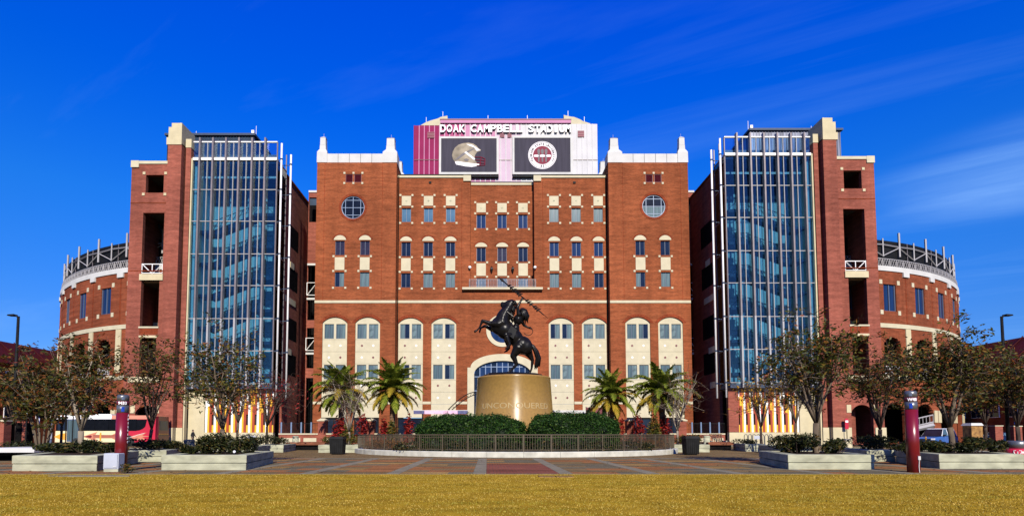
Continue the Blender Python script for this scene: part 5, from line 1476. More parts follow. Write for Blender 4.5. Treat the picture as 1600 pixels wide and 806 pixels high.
# ---------------------------------------------------------------- palms
M['palm_trunk'] = pmat('brown_palm_trunk', (0.22, 0.13, 0.07), 0.9, var=0.3, scale=5, bump=0.6)
M['palm_boot'] = pmat('orange_brown_leaf_base', (0.30, 0.16, 0.06), 0.9, var=0.2, scale=5)
palm_leaf = [leaf_mat('palm_frond_green', [(0, (0.091, 0.143, 0.013)), (.5, (0.208, 0.260, 0.023)), (1, (0.364, 0.364, 0.052))], .3), leaf_mat('palm_frond_yellowing', [(0, (0.260, 0.221, 0.021)), (.5, (0.442, 0.325, 0.033)), (1, (0.546, 0.312, 0.039))], .3)]
def frond_mesh(e0, length, bend, mat, seed):
    rd = random.Random(seed)
    pts = []; p = Vector((0, 0, 0)); e = e0; n = 14
    for i in range(n + 1):
        pts.append(p.copy()); p += Vector((cos(e), 0, sin(e))) * (length / n); e -= bend / n * (.4 + 1.3 * i / n)
    mb = MB().tube(pts, [.045 * (1 - i / (n + 1)) + .006 for i in range(n + 1)], 4)
    m = 44
    for k in range(m):
        t = .12 + .88 * k / (m - 1); f = t * n; i = min(int(f), n - 1); c = pts[i].lerp(pts[i + 1], f - i)
        d = (pts[i + 1] - pts[i]).normalized(); upv = Vector((-d.z, 0, d.x))
        ll = length * .19 * (sin(pi * min(1, t * .9 + .12)) * .9 + .25)
        for sd in (-1, 1):
            q = (d * .75 + Vector((0, sd, 0)) * .85 + upv * rd.uniform(-.1, .35) - Vector((0, 0, .25))).normalized() * ll * rd.uniform(.85, 1.15)
            w = d * .042
            mid = c + q * .5 + upv * .02
            mb.add([c - w, c + w, mid + w * 1.3, c + q - Vector((0, 0, .12 * ll)), mid - w * 1.3], [(0, 1, 2, 4), (4, 2, 3)])
    ob = mb.build('frond', mat); me = ob.data; bpy.data.objects.remove(ob); return me
FR = [[frond_mesh(radians(e), L_, b, palm_leaf[y], 7 + i) for y in (0, 1)] for i, (e, L_, b) in enumerate(((82, 2.7, .9), (62, 3.0, 1.4), (42, 3.15, 1.6), (20, 3.1, 1.6), (-8, 2.9, 1.3), (-38, 2.3, .8)))]
def palm(label, px, py, Y, k, seed, full=1.0, base_px=None):
    rd = random.Random(seed)
    x, zc = at(px, py, Y)
    T = thing('palm_tree', label, 'palm tree', (x, Y, 0), 'palms before the stadium front')
    z1 = zc - .5
    prof = []
    nst = int(z1 / .16)
    for i in range(nst + 1):
        z = z1 * i / nst; r = .30 + .12 * max(0, 1 - z / .8) + (.14 * max(0, (z - z1 + 1.1) / 1.1))
        prof += [(r * .92, z), (r * 1.06, min(z + .08, z1 + .02))]
    MB().lathe(prof, 12, (x, Y)).build('trunk', M['palm_trunk'], T, smooth=False)
    bo = MB()
    for i in range(40):
        a = i * 2.4; z = z1 - 1.1 + 1.3 * i / 40
        r = .36 + .12 * i / 40
        bo.tube([(x + cos(a) * r * .8, Y + sin(a) * r * .8, z), (x + cos(a) * (r + .16), Y + sin(a) * (r + .16), z + .3)], [.09, .03], 4)
    bo.build('leaf_bases', M['palm_boot'], T, kind='stuff')
    cnt = [6, 10, 12, 12, 10, 5]
    for c, nn in enumerate(cnt):
        nn = int(nn * full + .5)
        for i in range(nn):
            y = 1 if (c >= 4 and rd.random() < .6) or (c == 3 and rd.random() < .25) else 0
            sc = k * 1.16 * rd.uniform(.88, 1.1)
            inst(FR[c][y], 'frond', T, (0, 0, zc - .25 + .25 * (2.5 - c) / 3), (rd.uniform(-.12, .12), rd.uniform(-.12, .12), 2 * pi * (i + rd.uniform(-.35, .35) + .37 * c) / nn), (sc, sc, sc))
    return T
palm('leftmost palm behind the left bare tree', 534, 608, 58, 1.0, 1)
palm('full upright palm left of the big round pedestal', 614, 606, 58, 1.0, 2)
palm('palm nearest right of the pedestal with a clear patterned trunk', 955, 616, 58, .92, 3, .9)
palm('rightmost palm beside the right bare tree', 1034, 610, 58, 1.02, 4)
# ---------------------------------------------------------------- red ti plants and small beds below the palms
TG = 'red leafed plants before the stadium front'
for i, (px, top, half, lab) in enumerate(((528, 656, 9, 'red leafed plant left of the left gate pier'), (563, 652, 12, 'tall red leafed plant just left of the second gate pier'), (598, 657, 9, 'red leafed plant just right of the second gate pier'),
        (640, 652, 11, 'red leafed plant beside the hedge on the left'), (966, 658, 10, 'red leafed plant beside the hedge on the right'), (1000, 650, 12, 'tall red leafed plant right of the white topped pier'), (1040, 653, 12, 'red leafed plant below the rightmost palm'))):
    shrub(lab, px, top, half, 57.5, .0, LM['crimson'], 420, 60 + i, TG, 'ti_plant', .17, cat='plant')
for i, (px, top, half, lab) in enumerate(((545, 662, 9, 'green bush between two red plants on the left'), (612, 660, 13, 'green strappy bush below the upright palm'), (1020, 662, 12, 'green bush between two red plants on the right'), (1024, 646, 7, 'lime green sapling top behind the right gate pier'))):
    shrub(lab, px, top, half, 57.2, .0, LM['olive'], 500, 80 + i, 'green bushes before the stadium front', 'bush', .15, cat='bush')

# ---------------------------------------------------------------- fallen leaves on the paving
rng = np.random.default_rng(77); n = 1400
cx_ = np.concatenate([rng.normal(-14, 5, n // 2), rng.normal(14, 6, n // 2)]); cy_ = rng.uniform(18.3, 40, n)
keep = np.hypot(cx_, cy_ - 42.7) > 11.8
c = np.stack([cx_, cy_, np.full(n, .012)], 1)[keep]
k_ = len(c); a = rng.random(k_) * 2 * pi; sz = .03 + .035 * rng.random(k_)
d1 = np.stack([np.cos(a) * sz, np.sin(a) * sz, rng.uniform(-.004, .012, k_)], 1); d2 = np.stack([-np.sin(a) * sz * .6, np.cos(a) * sz * .6, rng.uniform(-.004, .012, k_)], 1)
fl = fast_mesh('fallen_leaves', np.stack([c - d1, c + d2, c + d1, c - d2], 1).reshape(-1, 3), k_, 4, LM['russet'], base=(0, 30, 0), kind='stuff')
fl['label'] = 'scattered brown fallen leaves on the plaza paving'
# ================================================================= ROUND STATUE BED
CX, CY = 0.0, 42.7
def ringpt(a, r): return (CX + r * sin(a), CY - r * cos(a))
RB = thing('ring_kerb', 'white circular stone kerb round the statue bed', 'kerb', (CX, CY, 0))
n = 36
for i in range(n):
    a0, a1 = 2 * pi * i / n + .0006, 2 * pi * (i + 1) / n - .0006
    p = []
    for k in range(4):
        a = a0 + (a1 - a0) * k / 3; p.append((a, 0))
    out = [ringpt(a, 11.5) for a, _ in p]; inn = [ringpt(a, 11.0) for a, _ in p]
    out2 = [ringpt(a, 11.47) for a, _ in p]
    poly = out + inn[::-1]
    poly2 = out2 + inn[::-1]
    MB().frustum(poly, 0, poly, .27, cap=False).frustum(poly, .27, poly2, .30).build('kerb_stone', M['kerb'], RB)
MB().lathe([(11.0, .0), (11.0, .2), (.01, .35)], 60, (CX, CY)).build('bed_soil', M['soil'], RB)
F = thing('ring_fence', 'low bronze picket fence standing on the round white kerb', 'fence', (CX, CY, .3))
ptop, pbot = 1.22, .40
pk_ = MB().box(-.009, .009, -.009, .009, 0, ptop - pbot).build('picket', M['fence']); pkm = pk_.data; bpy.data.objects.remove(pk_)
po_ = MB().box(-.03, .03, -.03, .03, 0, ptop - .3).build('post', M['fence']); pom = po_.data; bpy.data.objects.remove(po_)
NPK = 500
bk = MB(); rf = 11.25
for i in range(NPK):
    a = 2 * pi * (i + .5) / NPK; aa = (a + pi) % (2 * pi) - pi
    x, y = ringpt(a, rf)
    if abs(aa) < 1.85:
        o = inst(pkm, 'picket', F, (x - CX, y - CY, pbot - .3), (0, 0, a))
    else: bk.box(x - .011, x + .011, y - .011, y + .011, pbot, ptop)
bk.build('far_pickets', M['fence'], F, kind='stuff')
for i in range(46):
    a = 2 * pi * i / 46; x, y = ringpt(a, rf)
    inst(pom, 'post', F, (x - CX, y - CY, 0), (0, 0, a))
for z, r in ((ptop, .032), (pbot, .02), (1.08, .016)):
    MB().tube([(*ringpt(2 * pi * i / 120, rf), z) for i in range(121)], r, 6, cap=False).build('rail', M['fence'], F)
# hedges: clipped mounds
def hedge(label, xc, yc, rx, ry, h, seed, n):
    T = thing('hedge', label, 'hedge', (xc, yc, .25), 'clipped hedges below the pedestal')
    rng = np.random.default_rng(seed)
    def srf(u, v, k=1.0):
        # superellipsoid upper half
        e = .55
        s = lambda t: np.sign(t) * np.abs(t) ** e
        cu, su, cv, sv = np.cos(u), np.sin(u), np.cos(v), np.sin(v)
        lump = 1 + .035 * np.sin(u * 7 + v * 5) + .03 * np.sin(u * 3 - v * 9 + 1)
        return np.stack([xc + rx * s(cv) * cu * k * lump, yc + ry * s(cv) * su * k * lump, .25 + h * s(sv) * k * lump], -1)
    U, V = 40, 12
    vs = []; fs = []
    for j in range(V + 1):
        for i in range(U):
            vs.append(tuple(srf(np.array(2 * pi * i / U), np.array(pi / 2 * j / V), .93)))
    for j in range(V):
        for i in range(U): fs.append((j * U + i, j * U + (i + 1) % U, (j + 1) * U + (i + 1) % U, (j + 1) * U + i))
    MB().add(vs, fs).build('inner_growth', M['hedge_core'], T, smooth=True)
    u = rng.random(n) * 2 * pi; v = np.arcsin(rng.random(n) ** .8)
    c = srf(u, v, .97) + rng.normal(size=(n, 3)) * (.045 + .10 * (rng.random((n, 1)) ** 4)) + .07 * np.stack([np.zeros(n), np.zeros(n), np.sin(u * 11) * np.cos(v * 13)], 1)
    fast_mesh('foliage', leaf_cards(rng, c, .07, .8), n, 4, LM['hedge'], T)
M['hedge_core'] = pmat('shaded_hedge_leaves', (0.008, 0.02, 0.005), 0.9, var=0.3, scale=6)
hedge('clipped green hedge mound left of the gap below the pedestal', -3.05, 37.3, 3.65, 2.4, 2.2, 1, 26000)
hedge('clipped green hedge mound right of the gap, slightly taller', 3.55, 37.3, 3.05, 2.4, 2.32, 2, 24000)
BG = 'low shrubs inside the ring fence'
for i, (x, y, rr_, lab) in enumerate(((-9.6, 40.3, 1.2, 'low brown shrub at the left end of the ring bed'), (-8.2, 36.9, 1.2, 'low shrub left of the left hedge, behind the fence'), (-6.3, 34.1, 1.3, 'low shrub at the left hedge foot'), (-3.6, 33.0, 1.3, 'low dark shrub before the left hedge'), (-1.0, 32.7, 1.3, 'low dark shrub left of the hedge gap'),
        (1.6, 32.7, 1.3, 'low dark shrub right of the hedge gap'), (4.2, 33.2, 1.3, 'low dark shrub before the right hedge'), (6.8, 34.6, 1.3, 'low shrub at the right hedge foot'), (8.5, 37.2, 1.2, 'low shrub with pale blossoms right of the right hedge'), (9.7, 40.6, 1.2, 'low brown shrub at the right end of the ring bed'))):
    rng = np.random.default_rng(200 + i)
    T = thing('bed_shrub', lab, 'shrub', (x, y, .25), BG)
    MB().tube([(x, y, .2), (x, y, .6)], [.03, .01], 5).build('stem', M['bark'], T)
    d = rng.normal(size=(900, 3)); d /= np.linalg.norm(d, axis=1)[:, None]; d *= (rng.random(900) ** .3)[:, None]
    c = np.array([x, y, .5]) + d * np.array([rr_, rr_ * .75, .38])
    fast_mesh('foliage', leaf_cards(rng, c, .085, .75), 900, 4, LM['russet'] if i in (0, 9, 1, 8) else S1, T)

M['pedestal'].node_tree.nodes['Principled BSDF'].inputs['Anisotropic'].default_value = .85
M['pedestal'].node_tree.nodes['Principled BSDF'].inputs['Anisotropic Rotation'].default_value = .25
# ---------------------------------------------------------------- pedestal with its carved word
PT = 5.46
PD = thing('pedestal', 'big round polished tan granite pedestal carved with the word UNCONQUERED', 'pedestal', (CX, CY, .3))
rz_ = lambda z: 3.08 + (2.70 - 3.08) * z / (PT - .12)
MB().lathe([(3.25, .2), (3.25, .6), (rz_(.62), .62), (rz_(PT - .14), PT - .14), (rz_(PT - .14) + .03, PT - .10), (rz_(PT - .1) - .03, PT - .02), (rz_(PT) - .2, PT), (0, PT)], 96, (CX, CY)).build('drum', M['pedestal'], PD, smooth=True)
M['carve'] = pmat('pale_carved_granite', (0.50, 0.37, 0.18), 0.7, var=.05, spec=.1)
zt0, zt1 = az(639, CY - 2.8), az(628.5, CY - 2.8)
word = 'UNCONQUERED'
vs, fs = text_mesh(word, 1.0, 0.0, .01)
xs_ = [v[0] for v in vs]; ys_ = [v[1] for v in vs]
x0_, x1_, y0_, y1_ = min(xs_), max(xs_), min(ys_), max(ys_)
mbt = MB()
def wrap(v):
    z = zt0 + (v[1] - y0_) / (y1_ - y0_) * (zt1 - zt0)
    t = -.945 + (v[0] - x0_) / (x1_ - x0_) * 1.89
    r = rz_(z) + .006 + v[2]
    return (*ringpt(t, r), z)
# letters one by one
adv = []
cur = 0
for ch in word:
    pass
isl = []
parent_ = list(range(len(vs)))
def find(a):
    while parent_[a] != a: parent_[a] = parent_[parent_[a]]; a = parent_[a]
    return a
for f in fs:
    for q in f[1:]: parent_[find(q)] = find(f[0])
groups = {}
for i in range(len(vs)): groups.setdefault(find(i), []).append(i)
for gidx in groups.values():
    mp_ = {v: k for k, v in enumerate(gidx)}
    gf = [tuple(mp_[q] for q in f) for f in fs if f[0] in mp_]
    MB().add([wrap(vs[i]) for i in gidx], gf).build('letter', M['carve'], PD)

# ---------------------------------------------------------------- bronze statue
ST = thing('equestrian_statue', 'dark bronze statue of a rearing horse whose rider raises a feathered spear', 'statue', (CX, CY, PT))
def sp(zx, zy, y=0.0): return Vector((CX + (zx - 352) / 99.9, CY + y, PT + .18 + (768 - zy) / 99.9))
def organic(name, balls, tubes, vox, mat, parent, smooth=6, base=None):
    mb = MB()
    for c, r, rot in balls: mb.ball(c, r, 16, 12, rot)
    for pts, rad in tubes:
        # capsule chain with finely interpolated radii
        P2, R2 = [], []
        for i in range(len(pts) - 1):
            for k in range(4):
                t = k / 4; P2.append(Vector(pts[i]).lerp(Vector(pts[i + 1]), t)); R2.append(rad[i] + (rad[i + 1] - rad[i]) * t)
        P2.append(Vector(pts[-1])); R2.append(rad[-1])
        mb.tube(P2, R2, 10)
        for p, r in zip(pts, rad): mb.ball(p, r * .99, 10, 8)
    ob = mb.build(name, mat, parent, smooth=True, base=base)
    m = ob.modifiers.new('weld', 'REMESH'); m.mode = 'VOXEL'; m.voxel_size = vox; m.use_smooth_shade = True
    if smooth:
        s = ob.modifiers.new('soft', 'SMOOTH'); s.iterations = smooth; s.factor = .5
    dg = bpy.context.evaluated_depsgraph_get()
    me = bpy.data.meshes.new_from_object(ob.evaluated_get(dg))
    ob.modifiers.clear(); old = ob.data; ob.data = me; bpy.data.meshes.remove(old)
    me.materials.clear(); me.materials.append(mat)
    me.polygons.foreach_set('use_smooth', [True] * len(me.polygons))
    return ob
V = Vector
ry = lambda a: Matrix.Rotation(a, 3, 'Y')
# ---- horse
balls = [
    (sp(415, 545), (.75, .66, .70), ry(radians(20))), (sp(350, 480), (.80, .66, .62), ry(radians(40))), (sp(285, 430), (.78, .62, .67), ry(radians(45))),
    (sp(245, 395), (.66, .54, .72), ry(radians(20))), (sp(232, 372, -.2), (.32, .26, .46), ry(radians(15))), (sp(232, 372, .2), (.32, .26, .46), ry(radians(15))),
    (sp(440, 560, -.3), (.50, .32, .56), ry(radians(15))), (sp(440, 560, .3), (.50, .32, .56), ry(radians(15))),
    (sp(268, 232, 0), (.16, .15, .16), None), (sp(320, 236), (.36, .22, .34), None),
    (sp(300, 262), (.22, .14, .20), None),
]
tubes = [
    # neck and head
    ([sp(262, 385), sp(275, 330), sp(300, 285), sp(325, 245)], [.66, .54, .43, .32]),
    ([sp(335, 228), sp(300, 238), sp(268, 244)], [.30, .25, .17]),
    ([sp(338, 214, -.1), sp(345, 199, -.12)], [.07, .02]), ([sp(338, 214, .1), sp(345, 199, .12)], [.07, .02]),
    # hind leg near the viewer, set forward
    ([sp(385, 570, -.30), sp(345, 628, -.34), sp(372, 690, -.34), sp(330, 736, -.34), sp(309, 752, -.34)], [.44, .24, .135, .088, .09]),
    ([sp(309, 752, -.34), sp(298, 764, -.34)], [.10, .13]),
    # far hind leg
    ([sp(450, 575, .30), sp(474, 615, .32), sp(494, 652, .32), sp(486, 718, .32), sp(472, 748, .32)], [.44, .26, .135, .088, .09]),
    ([sp(472, 748, .32), sp(462, 762, .32)], [.10, .13]),
    # raised forelegs
    ([sp(240, 392, -.32), sp(175, 388, -.34), sp(118, 366, -.34), sp(98, 416, -.34), sp(80, 436, -.34), sp(62, 448, -.34)], [.36, .20, .12, .075, .075, .10]),
    ([sp(240, 405, .32), sp(190, 420, .34), sp(138, 392, .36), sp(104, 408, .36), sp(96, 438, .36)], [.36, .19, .12, .075, .09]),
]
HB = organic('horse', balls, tubes, .05, M['bronze'], ST, 5)
# tail and mane as combed strands
tl = MB()
rd = random.Random(5)
for i in range(16):
    o = rd.uniform(-.13, .13); q = rd.uniform(-.13, .13)
    tl.tube([sp(462, 528, q * .4), sp(492 + o * 40, 548 + 20 * o, q), sp(518 + o * 90, 590, q), sp(535 + o * 110, 640, q * 1.2), sp(528 + o * 120, 690 + rd.uniform(-10, 14), q), sp(515 + o * 80, 712 + rd.uniform(-16, 14), q)], [.07, .10, .10, .09, .06, .015], 5)
tl.build('tail', M['bronze'], HB, smooth=True)
mn = MB()
for i in range(22):
    t = i / 21; b = sp(350 - 15 * t, 212, 0).lerp(sp(320, 345, 0), t)
    q = rd.uniform(-.2, .2)
    mn.tube([b + V((-.12, q, .02)), b + V((.10, q * 1.4, -.02)), b + V((.2 + rd.uniform(-.05, .1), q * 1.6, -.22)), b + V((.18, q * 1.5, -.42))], [.07, .075, .05, .01], 5)
mn.build('mane', M['bronze'], HB, smooth=True)
# saddle cloth, girth and bridle
sc_ = MB()
for sd in (-1, 1):
    sc_.add([sp(330, 405, sd * .42), sp(372, 440, sd * .52), sp(345, 510, sd * .70), sp(298, 470, sd * .68)], [(0, 1, 2, 3) if sd < 0 else (3, 2, 1, 0)])
sc_.add([sp(330, 405, -.42), sp(372, 440, -.52), sp(372, 440, .52), sp(330, 405, .42)], [(0, 1, 2, 3)])
scb = sc_.build('saddle_cloth', M['black'], HB); m_ = scb.modifiers.new('t', 'SOLIDIFY'); m_.thickness = .05
MB().tube([sp(262, 248, -.16), sp(300, 300, -.45), sp(350, 340, -.5), sp(420, 378, -.3)], .022, 5).tube([sp(262, 248, .16), sp(300, 300, .45), sp(350, 340, .5), sp(420, 378, .0)], .022, 5).build('rein', M['bronze'], HB)
# ---- rider
rb = [
    (sp(352, 470), (.30, .36, .30), None), (sp(365, 420), (.29, .36, .40), ry(radians(14))), (sp(385, 352), (.36, .46, .44), ry(radians(14))),
    (sp(392, 318, -.36), (.17, .17, .16), None), (sp(400, 325, .34), (.17, .17, .16), None),
    (sp(418, 290), (.23, .20, .28), None), (sp(434, 296), (.10, .09, .12), None), (sp(442, 302), (.05, .045, .05), None),
]
rt = [
    ([sp(395, 330), sp(410, 308)], [.17, .13]),
    # right arm raised to the spear
    ([sp(388, 322, -.36), sp(378, 268, -.46), sp(402, 222, -.42)], [.17, .115, .075]),
    ([sp(402, 222, -.42), sp(413, 203, -.40)], [.075, .085]),
    # left arm holding the rein loop
    ([sp(400, 328, .36), sp(432, 388, .40), sp(466, 408, .30)], [.16, .11, .07]),
    ([sp(466, 408, .30), sp(480, 412, .27)], [.07, .075]),
    # legs along the flanks
    ([sp(352, 478, -.30), sp(292, 478, -.72), sp(318, 552, -.74), sp(300, 578, -.76)], [.26, .19, .13, .08]),
    ([sp(312, 566, -.76), sp(286, 584, -.78)], [.09, .06]),
    ([sp(352, 478, .30), sp(292, 478, .72), sp(318, 552, .74), sp(300, 578, .76)], [.26, .19, .13, .08]),
    ([sp(312, 566, .76), sp(286, 584, .78)], [.09, .06]),
]
for k in range(4):      # fingers closed round the spear and the rein
    a = sp(405 + k * 4.2, 207 - k * .5 + k * 2.6, -.45)
    rt.append(([a, a + V((.05, .0, .07)), a + V((.06, .10, .06))], [.03, .028, .022]))
    b = sp(476 + k * 2.5, 405 + k * 4, .20)
    rt.append(([b, b + V((.07, .0, -.02)), b + V((.05, .1, -.05))], [.03, .026, .02]))
rt.append(([sp(404, 212, -.36), sp(420, 212, -.34)], [.032, .024])); rt.append(([sp(470, 402, .34), sp(482, 398, .30)], [.032, .024]))
RD = organic('rider', rb, rt, .035, M['bronze'], ST, 3)
hr_ = MB()
for i in range(34):
    a = 2 * pi * i / 34; q = .19 * sin(a)
    s = sp(416 + 10 * cos(a), 268, q * .6)
    hr_.tube([s, sp(424 + 22 * cos(a), 284 + rd.uniform(-4, 6), q * 1.2), sp(436 + 22 * cos(a) + rd.uniform(-6, 8), 325, q * 1.5), sp(434 + 22 * cos(a) + rd.uniform(-8, 8), 362 + rd.uniform(-14, 22), q * 1.5)], [.05, .075, .065, .012], 5)
hr_.tube([sp(402, 280, -.16), sp(420, 276, -.2), sp(436, 284, -.12)], .03, 5)
hr_.build('hair', M['bronze'], RD, smooth=True)
tn = MB()
for i in range(26):
    a = 2 * pi * i / 26
    tn.tube([sp(372 + 18 * cos(a), 430, .30 * sin(a)), sp(356 + 32 * cos(a), 478, .42 * sin(a)), sp(346 + 44 * cos(a) + rd.uniform(-5, 5), 515 + rd.uniform(-8, 12), .55 * sin(a))], [.06, .075, .02], 5)
tn.tube([sp(352 + 27 * cos(2 * pi * i / 16), 446, .40 * sin(2 * pi * i / 16)) for i in range(17)], .05, 6)
tn.build('tunic', M['bronze'], RD, smooth=True)
lp_ = [sp(462 + 34 * cos(a), 434 + 32 * sin(a), .26) for a in [2 * pi * i / 20 + 4.2 for i in range(16)]]
MB().tube(lp_, .028, 6).build('rein_loop', M['bronze'], RD, smooth=True)
# ---- spear with feathers
sa, sb2 = sp(238, 42, -.42), sp(606, 352, -.42)
ddir = (sb2 - sa).normalized(); nrm_ = V((-ddir.z, 0, ddir.x))
SPR = MB().tube([sa, sa.lerp(sb2, .08), sa.lerp(sb2, .1), sa.lerp(sb2, .88), sb2], [.02, .075, .05, .042, .006], 7).build('spear', M['bronze'], ST, smooth=True)
MB().add([sa - ddir * .06, sa + ddir * .35 + nrm_ * .10, sa + ddir * .6 + nrm_ * .02, sa + ddir * .6 - nrm_ * .02, sa + ddir * .35 - nrm_ * .10, sa + ddir * .35 + V((0, .03, 0)), sa + ddir * .35 - V((0, .03, 0))],
         [(0, 1, 5), (1, 2, 5), (2, 3, 5), (3, 4, 5), (4, 0, 5), (1, 0, 6), (2, 1, 6), (3, 2, 6), (4, 3, 6), (0, 4, 6)]).build('spear_head', M['bronze'], SPR)
for k, t in enumerate((.20, .25, .30, .35, .385, .42, .56, .60, .645, .71, .745, .785)):
    c = sa.lerp(sb2, t)
    for j, sg in enumerate((1, -.75)):
        ln = .30 + .08 * ((k * 7) % 3) / 2
        e = c + nrm_ * ln * sg * .62 + ddir * .16 * (1 if sg > 0 else .3) + V((0, -.06 + .05 * (k % 3), 0))
        w = ddir * .065
        MB().add([c - w * .6, c + w * .6, c.lerp(e, .55) + w * 1.25, e, c.lerp(e, .55) - w * 1.25, c.lerp(e, .5) + V((0, .03, 0)), c.lerp(e, .5) - V((0, .03, 0))],
                 [(0, 1, 5), (1, 2, 5), (2, 3, 5), (3, 4, 5), (4, 0, 5), (1, 0, 6), (2, 1, 6), (3, 2, 6), (4, 3, 6), (0, 4, 6)]).build('feather', M['bronze'], SPR)
bp = []
for i in range(28):
    a = 2 * pi * i / 28; k = 1 + .07 * sin(3 * a + 1) + .05 * sin(7 * a)
    bp.append((CX - .12 + 2.25 * k * cos(a), CY + 1.65 * k * sin(a)))
bi = [(CX - .12 + (x - CX + .12) * .92, CY + (y - CY) * .9) for x, y in bp]
MB().frustum(bp, PT - .01, bi, PT + .25).build('base_rock', M['bronze'], ST)
# ================================================================= LOW WALLS, GATE PIERS, STEPS
LWY = 62.0
LW = thing('garden_wall', 'low brick garden wall with cream coping and gate piers before the stadium front', 'wall', (0, LWY, 0))
zc = az(676.5, LWY)
xl, xr = gx(437, LWY), gx(1131, LWY)
n = 24
for i in range(n):
    a, b = xl + (xr - xl) * i / n, xl + (xr - xl) * (i + 1) / n
    MB().box(a + .01, b - .01, LWY - .28, LWY + .28, zc - .14, zc).build('coping_stone', M['cream'], LW)
MB().box(xl, xr, LWY - .2, LWY + .2, 0, zc - .142).build('brick_course', M['tbrick'], LW)
for a, b in ((440, 471), (476, 496), (507, 520), (1078, 1098), (1112, 1128)):
    MB().box(gx(a, LWY), gx(b, LWY), LWY - .26, LWY, .12, zc - .5).build('stone_panel', M['cream'], LW)
for px in (505, 580, 984, 1064):
    x = gx(px, LWY); z = az(657.5, LWY)
    p = MB().box(x - .42, x + .42, LWY - .45, LWY + .45, 0, z).build('gate_pier', M['tbrick'], LW)
    q = lambda r: [(x - r, LWY - r), (x + r, LWY - r), (x + r, LWY + r), (x - r, LWY + r)]
    MB().frustum(q(.52), z, q(.52), z + .12).frustum(q(.46), z + .122, q(.2), z + .3).build('pier_cap', M['cream'], p)
M['step'] = brick_mat('red_brick_step', (0.30, 0.10, 0.05), (0.22, 0.075, 0.04), (0.2, 0.12, 0.08), .22, .07)
for a, b, lab in ((446, 508, 'low red brick step at the left, between two planters'), (1106, 1145, 'low red brick step below the wooden bench')):
    t = thing('brick_step', lab, 'step', (gx((a + b) / 2, 46), 46, 0))
    MB().box(gx(a, 45.8), gx(b, 45.8), 45.8, 48.8, .40, .62).build('tread', M['step'], t)
    MB().box(gx(a, 45.8) + .1, gx(b, 45.8) - .1, 46.0, 48.7, 0, .40).build('riser', M['dark'], t)
# dark iron fences behind the wall, between the front and the towers
for s, a, b, lab in ((-1, 436, 498, 'dark iron fence with steel posts in the gap left of the stadium front'), (1, 1076, 1132, 'dark iron fence with steel posts in the gap right of the stadium front')):
    y = 65.0; x0, x1 = gx(a, y), gx(b, y); zt, zb = az(660, y), 0.0
    t = thing('iron_fence', lab, 'fence', ((x0 + x1) / 2, y, 0))
    MB().box(x0, x1, y - .03, y + .03, zt - .12, zt - .06).box(x0, x1, y - .03, y + .03, .25, .31).build('rail', M['black'], t)
    n = int((x1 - x0) / .16)
    for i in range(n + 1):
        x = x0 + (x1 - x0) * i / n; MB().box(x - .012, x + .012, y - .012, y + .012, .1, zt).build('picket', M['black'], t)
    for k in range(4):
        x = x0 + (x1 - x0) * (k + .3) / 4; MB().tube([(x, y - .15, 0), (x, y - .15, zt + .05)], .09, 8).build('post', M['frame_light'], t)

